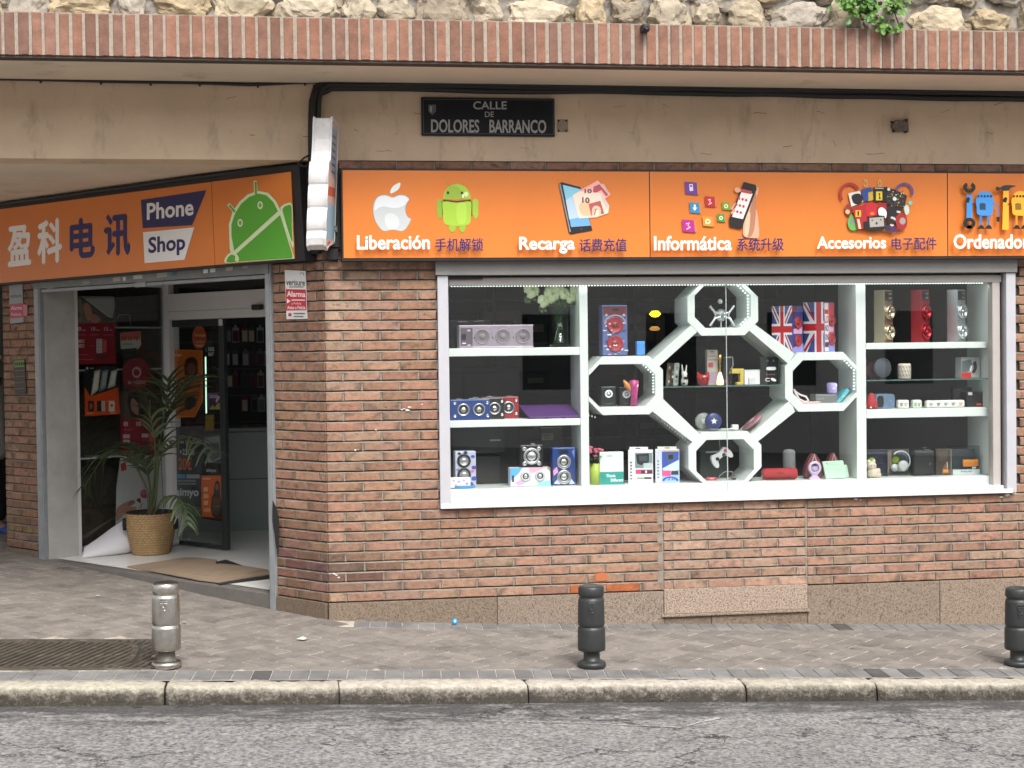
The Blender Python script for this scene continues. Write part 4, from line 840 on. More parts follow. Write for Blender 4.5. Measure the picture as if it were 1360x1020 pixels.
mb = MB(); mb.lathe([(.006, 0), (.005, .004), (0, .005)], 10, 0, ((a[0]+b[0])/2, -.0705, (a[2]+b[2])/2), 'y'); mb.build('button', mat('button_pale', (.3, .29, .28), .5), t)

# ------------------------------------------------------------------ alarm plates and notice on the piers
def plate_on_A(name, label, cat, pts, th=.006, m='d9d7d4', lift=.004):
    t = wthing(name, label, cat, onA(pts[0][0], pts[0][1], -lift)); mb = MB(); V = [onA(u, v, -lift-th) for u, v in pts]; V2 = [p_+nA*th for p_ in V]
    mb.add([tuple(p_) for p_ in V+V2], [(0, 1, 2, 3), (7, 6, 5, 4), (0, 4, 5, 1), (1, 5, 6, 2), (2, 6, 7, 3), (3, 7, 4, 0)]); mb.build('plate', C(m), t)
    return t, Draw(lambda u, v, h: onA(u, v, -lift-th-.0002-h))
t, D = plate_on_A('alarm_sign', 'white and red alarm warning plate on the right brick pier', 'alarm sign', [(378, 358.5), (405.5, 360), (407.5, 423.5), (380.5, 424)])
D.text('verisure', 380, 371, 405, 379, '3a3a3c', .025, .8); D.ring(401, 364.5, 2.8, 2.6, .35, '6a6a6e', 14, pi, 2.2*pi); D.rect(384, 380.5, 403, 381.7, '5a5a5c')
D.poly([(379.5, 384), (406, 384.5), (407, 412), (380, 412.5)], 'b5303c'); D.text('Alarma', 381, 386.5, 405.5, 394, 'f0dede', .03, .6)
D.rect(387, 397.6, 405, 399.4, 'e8c0c4'); D.text('a Policía', 387, 401.5, 400, 404.5, 'e8c0c4', .02); D.text('Aviso a Policía', 381.5, 406, 405.5, 410.8, 'f0d8da', .03); D.poly([(381, 396.5), (386, 400), (381, 403)], 'f0dede')
D.rect(383, 416, 387, 420, 'a03a44'); D.rect(390, 415.5, 405, 417.2, '6a6a6c'); D.rect(390, 419.6, 403, 421, '6a6a6c')
D.build('print', t)
t, D = plate_on_A('alarm_sign', 'faded white and pink alarm plate on the left brick pier', 'alarm sign', [(12, 377.5), (29.5, 376), (31, 428), (13.5, 430)], m='8f9498')
D.text('verisure', 13.5, 391, 28.5, 396, '3c4448', .02, -.8); D.poly([(13, 404), (31, 402.5), (31.5, 421.5), (13.3, 423)], 'a83a52'); D.text('Alarma', 14.5, 406.5, 29, 412, 'e0b4bc', .02, -.8); D.text('Policía', 15, 415.5, 28, 420, 'd8a4ae', .02, -.8); D.poly([(30.5, 404), (36.5, 405), (36.5, 419), (31.2, 420)], 'b46a7a')
D.build('print', t)
t, D = plate_on_A('notice_plate', 'small black opening hours plate with green top on the left brick pier', 'notice', [(17.5, 478), (32.5, 477), (35, 522), (20, 523.5)], m='1c1712')
D.poly([(18.5, 479), (32, 478.2), (32.8, 487), (19, 488)], '58801f')
for i in range(4): D.poly([(19.8, 491.6+i*8), (32.6, 490.8+i*8), (32.8, 492.6+i*8), (20, 493.4+i*8)], '5e4526'); D.line([(20, 497+i*8), (32, 496+i*8)], .9, '3c3226')
[D.rect(20+i*2.6, 481.4-i*.1, 21.8+i*2.6, 485.4-i*.1, '1c2a10') for i in range(5)]
D.build('print', t)
# ------------------------------------------------------------------ white display shelving with octagon cells
SY, SB = .12, .47                                           # front and back of the shelving
lac = mat('white_lacquer', (.69, .73, .71), .3, var=.03, vscale=3)
pt = lambda u, v: (float(onR(u, v, SY)[0]), float(onR(u, v, SY)[2]))
shf = wthing('display_shelving', 'white shop window shelving with four octagon cells joined by diagonal boards', 'shelf', (2.78, .3, .76))
XL0, XL1, XP0, XP1, XR0, XR1 = .83, 1.735, 3.712, 3.783, 4.70, 4.735
def bd(name, *b, m=None, bev=.003):
    mb = MB(); mb.box(*b); return mb.build(name, m or lac, shf, bev)
bd('base_board', XL0, XR1, SY-.035, SB, .742, .815)
bd('side_panel', XL1, 1.792, SY, SB, .816, 2.195); bd('side_panel', XP0, XP1, SY, SB, .816, 2.195); bd('side_panel', XR0, XR1, SY, SB, .816, 2.195); bd('side_panel', .80, .829, SY, SB, .816, 2.195)
bd('shelf_board', XL0, XL1-.001, SY, SB, 1.712, 1.766); bd('shelf_board', XL0, XL1-.001, SY, SB, 1.232, 1.279)
bd('shelf_board', XP1+.001, XR0-.001, SY, SB, 1.724, 1.768); bd('shelf_board', XP1+.001, XR0-.001, SY, SB, 1.238, 1.301)
bd('top_board', .80, XR1, SY, SB, 2.196, 2.24)
def octo(x0, x1, z0, z1, c): return [(x0+c, z0), (x1-c, z0), (x1, z0+c), (x1, z1-c), (x1-c, z1), (x0+c, z1), (x0, z1-c), (x0, z0+c)]
cells = {}
for nm, (iu0, iv1, iu1, iv0, w) in dict(top=(923, 436, 997, 376, .052), left=(782, 541, 870, 483, .055), right=(1053, 536.5, 1137, 477.5, .055), low=(925, 638, 1001, 583, .055)).items():
    a, b = pt(iu0, iv1), pt(iu1, iv0)
    if nm == 'left': a = (1.793+.001, a[1])
    if nm == 'right': b = (XP0-.001, b[1])
    if nm == 'top': b = (b[0], 2.185)
    if nm == 'low': a = (a[0], .822)
    inn = octo(a[0], b[0], a[1], b[1], .075); wl_ = w if nm not in ('left',) else .0
    ou = octo(a[0]-(.001 if nm == 'left' else w), b[0]+(.001 if nm == 'right' else w), a[1]-(w if nm != 'low' else .006), b[1]+(w if nm != 'top' else .01), .098)
    mb = MB(); mb.band(ou, inn, SY-.001, SB); mb.build('octagon_cell', lac, shf, .002); cells[nm] = (a, b)
def diag(pu, pl):
    P = [pt(*pu[0]), pt(*pu[1]), pt(*pl[1]), pt(*pl[0])]; mb = MB(); mb.prism(P, SY+.002, SB-.004); mb.build('diagonal_board', lac, shf, .002)
diag([(919, 431), (866, 478)], [(928, 439), (875, 487)]); diag([(1003, 431), (1056, 470)], [(995, 439), (1047, 483)])
diag([(880, 529), (931, 578)], [(866, 546), (921, 588)]); diag([(1050, 531), (996, 578)], [(1056, 547), (1006, 587)])
sg = glass('shelf_glass', (.75, .85, .82)); ge = mat('glass_edge', (.10, .16, .15), .2)
zc_, zr_ = pt(965, 512)[1], pt(1230, 503.5)[1]
for x0_, x1_, z_ in ((pt(881, 500)[0], pt(1043, 500)[0], zc_), (XP1+.001, XR0-.001, zr_)):
    mb = MB(); mb.box(x0_, x1_, SY+.004, SB-.02, z_-.008, z_); g_ = mb.build('glass_shelf', sg, shf); mb = MB(); mb.box(x0_, x1_, SY, SY+.0038, z_-.0085, z_+.0005); mb.build('edge', ge, g_)
# LED strips: rows of lit points under the top board and inside the cells
led = mat('led_point', (.85, 1.0, .95), .5, emit=1.3)
mb = MB(); x = .86
while x < 4.66:
    mb.box(x-.0035, x+.0035, SY-.006, SY+.004, 2.1815, 2.187+random.uniform(0, .003)); x += .0205
def ledrow(a, b, y, st=.02):
    n_ = int(math.hypot(b[0]-a[0], b[1]-a[1])/st)
    for k in range(n_): X, Z = a[0]+(b[0]-a[0])*k/n_, a[1]+(b[1]-a[1])*k/n_; mb.box(X-.0032, X+.0032, y-.004, y+.004, Z-.0032, Z+.0032)
for nm, y in (('top', SY+.05), ('left', SY+.03), ('right', SY+.03)):
    a, b = cells[nm]; e = .008; ledrow((b[0]-.075, b[1]-e), (b[0]-e, b[1]-.075), y); ledrow((b[0]-e, b[1]-.075), (b[0]-e, a[1]+.075), y)
    if nm == 'top': ledrow((b[0]-e, a[1]+.075), (b[0]-.075, a[1]+e), y)
mb.build('led_strip', led, shf)
mb = MB()
for (u0, v0, u1, v1) in ((867, 546, 921, 590), (783, 549, 795, 553)):
    a, b = pt(u0, v0), pt(u1, v1); n_ = int(math.hypot(b[0]-a[0], b[1]-a[1])/.022)
    for k in range(n_): X, Z = a[0]+(b[0]-a[0])*k/n_, a[1]+(b[1]-a[1])*k/n_-.008; mb.box(X-.004, X+.004, SY+.02, SY+.028, Z-.012, Z)
mb.build('led_tape', mat('led_tape_grey', (.35, .38, .37), .5), shf)

# the light those strips give off
def strip_light(name, p, sx, sy, watts, rot):
    l_ = bpy.data.lights.new(name, 'AREA'); l_.shape = 'RECTANGLE'; l_.size = sx; l_.size_y = sy; l_.energy = watts; l_.color = (.90, 1.0, .96); o = bpy.data.objects.new(name, l_); COL.objects.link(o); o.location = p; o.rotation_euler = rot; return o
strip_light('led_strip_light', (2.75, SY-.035, 2.176), 3.85, .03, 1.2, (radians(16), 0, 0))
for nm in ('top', 'left', 'right'):
    a, b = cells[nm]; strip_light('cell_light', (b[0]-.02, SY+.06, (a[1]+b[1])/2), .02, .16, .12, (0, radians(90), 0))

# ------------------------------------------------------------------ goods on the shelves
FL = {'b': .816, 's1': 1.767, 's2': 1.280, 'r1': 1.769, 'r2': 1.302, 'cg': zc_+.001, 'rg': zr_+.001}
def fit(u0, v0, u1, v1, y, base=None):      # size and foot of an item whose front is at depth y
    a, b = onR(u0, v1, y), onR(u1, v0, y); z = FL[base] if isinstance(base, str) else (base if base is not None else a[2])
    return (a[0]+b[0])/2, z, b[0]-a[0], b[2]-z
class Item:
    def __init__(s, name, label, cat, px, y, base=None, rz=0.0, group=None):
        s.x, s.z, s.w, s.h = fit(*px, y, base); s.root = thing(name, label, cat, (s.x, y, s.z), rz, group)
    def D(s, w=None, h=None, y=0.0): 
        w = w or s.w; h = h or s.h; return Draw(lambda a, b, k: (-w/2+a*w, y-.0004-k, h*(1-b)))   # 0..1 across, 0..1 down
    def box(s, name, m, d, w=None, h=None, bev=.004, x=0.0, z=0.0, y=0.0):
        w = w or s.w; h = h or s.h; mb = MB(); mb.box(x-w/2, x+w/2, y, y+d, z, z+h); return mb.build(name, m, s.root, bev)
CHR, GLOSSB = mat('chrome_ring', (.62, .62, .63), .22, metal=.9), mat('gloss_black', (.012, .012, .013), .2)
CONE = mat('cone_black', (.02, .02, .022), .5)
def driver(it, x, z, r, ring=None, cone=None, cap=None, y=0.0, wide=.22):
    mb = MB(); mb.lathe([(r, -.003), (r, .006), (r*(1-wide*.4), .010), (r*(1-wide), .006)], 30, 0, (x, y, z), 'y'); o = mb.build('driver', ring or CHR, it.root)
    mb = MB(); mb.lathe([(r*(1-wide), .0055), (r*.8*(1-wide), .004), (r*.42, -.0005+.0035)], 26, 0, (x, y, z), 'y'); mb.build('cone', cone or CONE, o)
    mb = MB(); mb.lathe([(r*.42, .003), (r*.3, .008), (r*.12, .010), (0, .0103)], 20, 0, (x, y, z), 'y'); mb.build('dust_cap', cap or CHR, o)
    return o
def speaker(name, label, px, y, base, d, body, drv, rz=0.0, w=None, group=None, **k):
    it = Item(name, label, 'speaker', px, y, base, rz, group)
    if w: it.w = w
    it.box('cabinet', body, d, bev=.006)
    for fx, fz, r in drv: driver(it, (fx-.5)*it.w, (1-fz)*it.h, r, **k)
    return it
lilac = mat('lilac_metal', (.42, .36, .42), .35, metal=.5)
it = Item('speaker_box', 'wide lilac speaker with three grey round grilles on the upper left shelf', 'speaker', (610, 431, 708, 461), .16, 's1'); it.box('cabinet', lilac, .14, bev=.008)
for f in (.31, .59, .86): driver(it, (f-.5)*it.w, it.h*.5, .052, ring=mat('grille_edge', (.33, .28, .34), .4, metal=.4), cone=mat('grille_grey', (.17, .145, .165), .6), cap=mat('grille_grey2', (.2, .17, .19), .6), wide=.12)
D = it.D(); D.rect(.02, .12, .18, .9, '5a4f5c'); D.rect(.03, .38, .09, .64, '1c181e'); D.rect(.04, .76, .09, .81, 'e8e2ea'); D.rect(.11, .2, .15, .26, 'cfc6d2'); D.rect(.11, .84, .15, .89, 'd8d0da')
for f in (.2, .45, .73): D.disc(f, .55, .008, .04, '2a242c', 10)
D.rect(.0, .0, 1, .05, 'cfc0cc'); D.rect(.18, .93, 1, .98, 'cdb8cc'); D.poly([(.2, .12), (.46, .12), (.46, .4)], '9a8a9a'); D.poly([(.5, .12), (.73, .12), (.73, .4)], '9a8a9a'); D.build('control_panel', it.root)
it = Item('amplifier_box', 'flat black box partly hidden behind the lilac speaker', 'box', (598, 425, 650, 460), .34, 's1'); it.box('case', GLOSSB, .1); D = it.D(); D.rect(.2, .03, .45, .07, '6a7068'); D.rect(.6, .02, .85, .05, '6a7068'); D.build('trim', it.root)
# vase of roses
it = Item('flower_vase', 'clear glass vase holding pale green artificial roses on the upper left shelf', 'vase', (729, 404, 756, 461), .27, 's1')
mb = MB(); mb.lathe([(0, 0), (.068, 0), (.068, it.h*.13), (.062, it.h*.15), (.064, it.h), (.060, it.h), (.058, .02), (0, .02)], 24); mb.build('glass', glass('vase_glass', (.70, .80, .75)), it.root)
mb = MB(); petal = [mat('rose_petal', (.60, .66, .40), .6, var=.15, vscale=60), mat('rose_centre', (.46, .55, .24), .6), mat('rose_leaf', (.05, .10, .03), .5)]
it_r = []
for u, v, r in ((706, 385, .058), (733, 391, .06), (722, 400, .045), (749, 389, .045), (768, 386, .062), (757, 395, .04), (741, 380, .05)):
    p_ = onR(u, v, .24); c_ = np.array([p_[0]-it.x, .24-.27, p_[2]-it.z]); mb = MB()
    F_ = Vector((random.uniform(-.25, .25), -1, random.uniform(-.1, .4))).normalized(); X_ = F_.cross(Vector((0, 0, 1))).normalized(); Y_ = X_.cross(F_)
    for k in range(26):      # ruffled petals, tight at the heart and open at the rim
        q_ = (k+.5)/26; a = k*2.4; ti = .15+1.25*q_**.8; rad = r*(.30+.70*q_); V = []
        for j in range(4):
            for i in range(5):
                th = ti*(.25+.75*j/3)+(.22*q_ if j == 3 else 0); ph = a+(i/4-.5)*(1.9-.7*q_)*(.6+.4*sin(j)); rr = rad*(1+.05*sin(i*2.1+k)+(.10*q_ if j == 3 else 0))
                p3 = (X_*cos(ph)+Y_*sin(ph))*sin(th)*rr+F_*(cos(th)*rr*.75+.25*r*(1-q_)-.3*r); V.append(c_+np.array(p3))
        mb.add(V, [(j*5+i, j*5+i+1, j*5+i+6, j*5+i+5) for j in range(3) for i in range(4)], 1 if k < 7 else 0, smooth=True)
    for k in range(3): leaf(mb, c_+np.array([random.uniform(-.05, .05), .03, -r*.7]), (random.uniform(-1, 1), -.3, -.8), (0, -1, .3), .06, .03, 2)
    mb.build('rose', petal, it.root)
mb = MB()
for k in range(16):
    a = random.uniform(0, 6.3); mb.tube([(cos(a)*.042, sin(a)*.03, .03), (cos(a+2)*.02, sin(a+2)*.02, it.h*.6), (cos(a+1)*.045, sin(a+1)*.03-.01, it.h*1.12)], .004, 5)
mb.build('stems', petal[2], it.root)

navy, redm, blkm = mat('navy_paint', (.015, .045, .20), .35), mat('red_paint', (.30, .022, .03), .35), mat('black_paint', (.014, .014, .016), .35)
for i, (nm, px, y, m, lb) in enumerate((('speaker_box', (598, 530, 651, 558), .15, navy, 'dark blue twin speaker at the left end of the middle left shelf'), ('speaker_box', (622, 528, 670, 557), .24, blkm, 'black twin speaker tucked between the blue and red speakers'), ('speaker_box', (640, 526.5, 689, 556), .33, redm, 'red twin speaker behind the black one on the middle left shelf'))):
    it = speaker(nm, lb, px, y, 's2', .085, m, [(.33, .5, .043), (.72, .5, .043)])
    mb = MB()
    for fx, fz in ((.12, .2), (.12, .82), (.93, .2), (.93, .82)): mb.lathe([(.011, 0), (.010, .004), (.006, .004), (.005, .001), (0, .001)], 14, 0, ((fx-.5)*it.w, 0, fz*it.h), 'y')
    mb.build('corner_ring', CHR, it.root); mb = MB(); mb.box(-.09, -.05, .03, .05, it.h, it.h+.006); mb.box(.05, .09, .03, .05, it.h, it.h+.006); mb.build('button', CHR, it.root)
it = Item('laptop_sleeve', 'flat purple sleeve lying on the middle left shelf', 'sleeve', (697, 540, 771, 555), .145, 's2')
mb = MB(); w = it.w
V = [(-w/2+.03, 0, .003), (w/2, 0, .003), (w/2-.03, .26, .075), (-w/2-.005, .26, .075)]; mb.add(V+[(a, b, c+.012) for a, b, c in V], [(3, 2, 1, 0), (4, 5, 6, 7), (0, 1, 5, 4), (1, 2, 6, 5), (2, 3, 7, 6), (3, 0, 4, 7)]); mb.build('sleeve', mat('purple_cloth', (.085, .028, .15), .6), it.root, .003)
mb = MB(); mb.box(-.06, -.03, .0, .02, 0, .004); mb.box(.06, .09, .0, .02, 0, .004); mb.box(-.2, .1, .22, .25, 0, .066); mb.build('stand', blkm, it.root)

# lower left
it = speaker('tower_speaker', 'small tower speaker with blue floral print and two black ringed drivers', (605, 599, 632, 648), .20, 'b', .12, mat('print_white', (.45, .47, .58), .4), [(.42, .26, .047), (.42, .64, .047)], ring=blkm, cone=CHR, cap=CHR, wide=.34)
D = it.D()
for a, b, r, c in ((.85, .15, .1, '3a56b8'), (.9, .45, .12, '5a3a9a'), (.82, .55, .1, 'c26aa8'), (.9, .75, .14, '2a4aa8'), (.12, .5, .08, '6a7ac8'), (.1, .85, .1, 'd89ac0'), (.75, .9, .12, '3858b0'), (.2, .06, .08, '20284a'), (.5, .04, .1, '30345a')): D.disc(a, b, r, r*.45, c, 9)
D.build('print', it.root)
it = Item('card_sleeve', 'white and blue folded card tray in front of the floral tower speaker', 'tray', (598, 634, 632, 649), .165, 'b'); mb = MB(); mb.lathe([(.075, .0), (.078, .004), (.078, .02)], 30, 0, (0, .045, 0), 'z', sx=1.12); mb.build('base', mat('tray_blue', (.06, .28, .55), .4), it.root)
it.box('card', mat('card_white', (.72, .70, .72), .5), .02, w=it.w*.8, h=it.h, x=-.02, z=.004, y=-.012, bev=.006); D = Draw(lambda a, b, k: (-it.w*.42-.02+a*it.w*.8, -.0125-k, .004+it.h*(1-b)))
for a, b, c in ((.2, .3, 'd89ab8'), (.45, .4, '8aa0d0'), (.7, .3, 'c8a0c0'), (.85, .6, '9a8ac0'), (.3, .7, 'e0b0c0')): D.disc(a, b, .07, .1, c, 8)
D.build('print', it.root)
it = speaker('stereo_box', 'small pastel pink and blue stereo box with two white drivers on the base board', (678, 620.5, 731, 648), .19, 'b', .11, mat('pastel_white', (.66, .64, .68), .4), [(.38, .46, .036), (.74, .46, .036)], ring=mat('pearl', (.5, .5, .52), .3), cone=CONE, wide=.4)
D = it.D(); D.poly([(0, 0), (.3, 0), (.2, .3), (.05, .6), (0, .7)], '5aa8d8'); D.poly([(.45, 0), (.9, 0), (.6, .25), (.5, .3)], 'e8a8c0'); D.poly([(.7, .8), (1, .7), (1, 1), (.65, 1)], '8ad0e0'); D.poly([(.1, .8), (.25, .65), (.35, .85), (.2, .95)], 'e0a0c8'); D.rect(.04, .4, .09, .75, '26282c'); D.poly([(.9, 0), (1, 0), (1, .25)], '9a7a5a'); D.build('print', it.root)
it2 = Item('cube_speaker', 'black cube speaker with silver four-lug ring stacked on the pastel stereo box', 'speaker', (691, 590.5, 721, 620), .205, it.z+it.h+.001); it2.box('cabinet', blkm, .1, bev=.006)
mb = MB(); mb.lathe([(.058, -.001), (.058, .012), (.048, .016), (.040, .01)], 32, 0, (0, 0, it2.h*.5), 'y'); mb.lathe([(.033, .004), (.03, .012), (0, .013)], 28, 0, (0, 0, it2.h*.5), 'y')
for sx in (-1, 1):
    for sz_ in (-1, 1): mb.lathe([(.016, 0), (.015, .014), (.007, .015), (0, .012)], 14, 0, (sx*.05, 0, it2.h*.5+sz_*.05), 'y'); 
mb.box(-.012, .012, -.012, .0, it2.h*.5-.036, it2.h*.5-.028); mb.build('lug_ring', CHR, it2.root); mb = MB(); mb.box(.0, .03, .03, .05, it2.h, it2.h+.01); mb.build('button', CHR, it2.root)
it = speaker('tower_speaker', 'dark blue tower speaker with two chrome drivers by the left partition', (734, 594, 764, 647), .20, 'b', .12, navy, [(.5, .38, .05), (.5, .78, .05)], cone=CONE, wide=.4)
D = it.D(); D.rect(.28, .07, .7, .17, '15151a'); D.poly([(.02, .6), (.2, .5), (.25, .65), (.05, .75)], 'c890b8'); D.poly([(.3, .53), (.6, .53), (.5, .6)], 'd06a9a'); D.poly([(.05, .95), (.25, .8), (.35, .98)], 'b8c0d8'); D.poly([(.7, .98), (.8, .82), (.98, .97)], 'b8c0d8'); D.poly([(.85, .1), (.98, .05), (.95, .3)], '6a80c8'); D.build('print', it.root)
it = Item('gadget_box', 'tall black box with a small grey label at the back of the lower left bay', 'box', (719, 568, 746, 640), .40, 'b'); it.box('carton', mat('box_black', (.02, .019, .018), .5), .06); D = it.D(); D.rect(.05, .1, .6, .22, '6a665a'); D.rect(.1, .12, .5, .15, '3a3832'); D.rect(.15, .17, .45, .19, '3a3832'); D.rect(0, -.015, 1, .005, '8a8a80'); D.build('label', it.root)
it = Item('printer', 'dark grey printer standing far back in the lower left bay', 'printer', (600, 566, 672, 640), .52, .80); it.box('body', mat('printer_grey', (.024, .025, .027), .4), .3, h=it.h*.45, z=it.h*.55, bev=.01); it.box('tray', mat('printer_dark', (.012, .013, .014), .5), .28, h=it.h*.5, w=it.w*.8, bev=.006)
D = it.D(); D.rect(.7, .22, .9, .25, 'a8aaa4'); D.build('badge', it.root)

# left octagon and bay above it
zl0 = cells['left'][0][1]
for i, (px, lb) in enumerate((((799, 513, 818, 541), 'left one of two small black cube speakers in the left octagon'), ((823, 514, 841, 541), 'right one of two small black cube speakers in the left octagon'))):
    it = speaker('cube_speaker', lb, px, .22, zl0+.001, .09, blkm, [(.5, .38, .028)], ring=mat('pale_ring', (.7, .72, .72), .3), cone=CONE, cap=CHR, wide=.45, group='pair of small black speakers in the octagon'); D = it.D(); D.rect(.3, .85, .7, .89, '5a5c5c'); D.build('badge', it.root)
it = Item('toy_figure', 'pink and orange wrapped toy figure in the left octagon', 'toy', (835, 504, 849, 541), .17, zl0+.001)
mb = MB(); mb.lathe([(.0, 0), (.028, .002), (.022, it.h*.35), (.03, it.h*.7), (.035, it.h*.95), (.0, it.h)], 14); mb.build('body', mat('magenta_foil', (.42, .05, .19), .3, var=.5, vscale=40), it.root)
mb = MB(); mb.tube([(-.02, 0, it.h*.6), (-.05, .0, it.h*.8), (-.07, .01, it.h*.98)], [.014, .02, .006], 8); mb.build('arm', mat('orange_foil', (.55, .22, .05), .35), it.root)
zt_ = pt(830, 472)[1]+.001
it = speaker('tower_speaker', 'boxed tower speaker in blue and white pattern with two red cones', (800.5, 405, 833, 472), .20, zt_, .13, mat('pattern_blue', (.10, .13, .30), .4), [(.5, .40, .058), (.5, .77, .058)], ring=redm, cone=mat('red_cone', (.38, .04, .04), .3), cap=mat('red_cap', (.2, .02, .02), .3), wide=.25)
random.seed(3); D = it.D(); D.rect(.03, .03, .97, .2, '6a2a34'); D.rect(.4, .07, .65, .12, '1c1216')
for _ in range(46):
    a, b = random.random()*.92, random.uniform(.22, .97); D.rect(a, b, a+random.uniform(.05, .18), b+random.uniform(.01, .03), random.choice(['c8cede', '8ea6cc', '3a4a86', 'c890a8', 'e4e4ea', '24305c', '9aa8c8']))
D.disc(.15, .2, .05, .025, 'c8b0b0', 10); D.disc(.85, .2, .05, .025, 'c8b0b0', 10); D.ring(.5, .38, .44, .19, .12, 'a89aa8', 20, pi, 2*pi); D.build('print', it.root)
it = Item('gift_box', 'little plain bright blue box beside the patterned tower speaker', 'box', (846, 453, 856.5, 471.5), .19, zt_); it.box('carton', mat('sky_blue_card', (.06, .24, .62), .5), .05); D = it.D(); D.rect(.02, .02, .98, .2, '4a9ae8'); D.build('lid', it.root)
# centre glass shelf
zc1 = FL['cg']
for i, (u, lb, c) in enumerate(((888, 'leftmost of the slim leaning cases on the centre glass shelf', '6a5c54'), (892.5, 'middle one of the slim leaning cases, brown, on the centre glass shelf', '4a3c38'), (897.5, 'pale printed slim case leaning nearest the white toy', '9aa4a0'))):
    it = Item('phone_case', lb, 'case', (u-2, 482, u+3.5, 511), .22+i*.01, 'cg', radians(38), 'slim cases leaning on the glass shelf'); mb = MB(); mb.prism([(-.028, 0), (.02, 0), (.04, it.h), (-.01, it.h)], 0, .012); mb.build('case', C(c), it.root, .004)
    D = Draw(lambda a, b, k: (-.028+a*.047+(1-b)*.018, -.0004-k, it.h*(1-b)))
    for k in range(4): D.rect(.25, .15+k*.2, .75, .26+k*.2, ['c8ccc4', '2a2422', '8a7a6c'][(i+k) % 3])
    D.build('print', it.root)
it = Item('toy_figure', 'little white and black long-eared toy on the centre glass shelf', 'toy', (904, 484, 914, 511), .21, 'cg'); mb = MB()
mb.lathe([(0, 0), (.022, .004), (.026, it.h*.25), (.016, it.h*.42), (.022, it.h*.58), (.0, it.h*.7)], 14); mb.tube([(-.012, 0, it.h*.62), (-.018, 0, it.h*1.0)], [.007, .004], 8); mb.tube([(.01, 0, it.h*.62), (.016, 0, it.h*.98)], [.007, .004], 8); mb.build('body', mat('toy_white', (.55, .54, .50), .5), it.root)
mb = MB(); mb.box(-.012, .014, -.028, -.02, it.h*.3, it.h*.42); mb.box(-.02, -.004, -.028, -.02, .01, it.h*.15); mb.build('patch', blkm, it.root)
it = Item('mug_holder', 'glossy red cat-eared pot on the centre glass shelf', 'pot', (925, 493, 943, 511), .20, 'cg'); mb = MB(); mb.lathe([(0, 0), (.032, .002), (.045, it.h*.45), (.046, it.h*.75), (.040, it.h*.75), (.036, it.h*.5), (0, it.h*.4)], 20); 
for sx in (-1, 1): mb.add([(sx*.044, 0, it.h*.7), (sx*.012, 0, it.h*.74), (sx*.04, 0, it.h), (sx*.03, .02, it.h*.7)], [(0, 1, 2), (1, 3, 2), (3, 0, 2)])
mb.build('pot', mat('gloss_red', (.42, .02, .02), .15), it.root); mb = MB()
for sx in (-.012, .022): mb.lathe([(.008, 0), (.006, .005), (0, .006)], 10, 0, (sx, -.044, it.h*.5), 'y')
mb.build('eye', blkm, it.root)
it = Item('gadget_box', 'tall beige printed carton on the centre glass shelf', 'box', (939.5, 464.5, 953.5, 511), .26, 'cg'); it.box('carton', mat('beige_card', (.42, .38, .34), .6), .05); D = it.D(); D.rect(.3, .04, .6, .07, '4a4440'); D.rect(.1, .17, .9, .19, '6a6058'); D.rect(.1, .27, .9, .3, '7a6c62'); D.rect(.1, .36, .55, .5, 'a84a4a'); D.rect(.1, .62, .9, .95, '9a8aa0'); D.build('print', it.root)
it = Item('bottle_lamp', 'small lit bottle lamp with gold neck on the centre glass shelf', 'lamp', (951.5, 470.5, 961, 511), .22, 'cg'); h = it.h; mb = MB(); mb.lathe([(0, h*.42), (.006, h*.42), (.007, h*.78), (.012, h*.8), (.013, h), (0, h)], 14); mb.build('neck', mat('gold', (.55, .36, .10), .25, metal=.8), it.root)
mb = MB(); mb.lathe([(0, 0), (.025, .002), (.026, h*.12), (.018, h*.28), (.008, h*.42), (0, h*.43)], 16); mb.build('bulb', mat('warm_bulb', (1, .72, .40), .3, emit=.7), it.root)
it = Item('action_camera', 'dark bracket gadget standing behind the small lit bottle', 'gadget', (958, 474, 975, 511), .28, 'cg'); it.box('body', blkm, .04, w=it.w*.7, bev=.004); mb = MB(); mb.tube([(-.02, -.004, it.h*.98), (.035, -.004, it.h*.99), (.038, -.004, it.h*.7), (.01, -.004, it.h*.4)], .006, 8); mb.build('clip', mat('steel_clip', (.35, .36, .36), .3, metal=.6), it.root); D = it.D(w=it.w*.7); D.disc(.3, .86, .2, .05, '8a4a2c', 10); D.disc(.35, .4, .2, .08, '2c3032', 12); D.build('print', it.root)
it = Item('phone_stand', 'yellow square-hook phone stand on the centre glass shelf', 'stand', (972.5, 489.5, 988, 511), .22, 'cg'); w, h = it.w, it.h; mb = MB(); mb.prism([(-w/2, h), (w/2, h), (w/2, 0), (-.01, 0), (-.01, h*.16), (w*.18, h*.16), (w*.18, h*.7), (-w/2, h*.7)], 0, .05); mb.build('stand', mat('yellow_plastic', (.55, .42, .08), .4), it.root, .003)
it = Item('gadget_box', 'small white carton with raised white front panel on the centre glass shelf', 'box', (989, 491, 1009.5, 511), .21, 'cg'); it.box('carton', mat('card_white', (.72, .70, .72), .5), .06); it.box('panel', mat('card_cool', (.6, .62, .64), .4), .012, w=it.w*.42, h=it.h*.5, y=-.013, x=-.005); D = it.D(); D.rect(0, .0, 1, .1, 'c8ccd0'); D.build('lid', it.root)
it = Item('earphone_box', 'black earphone carton with white drawings on the centre glass shelf', 'box', (1010, 474, 1034, 510.5), .20, 'cg'); it.box('carton', blkm, .05); D = it.D()
D.disc(.4, .14, .06, .05, '6a7472', 10); D.disc(.72, .14, .06, .05, '6a7472', 10); D.disc(.42, .42, .1, .06, 'e6e8e8', 14); D.rect(.42, .36, .78, .48, 'e6e8e8'); D.disc(.76, .42, .1, .06, 'e6e8e8', 14)
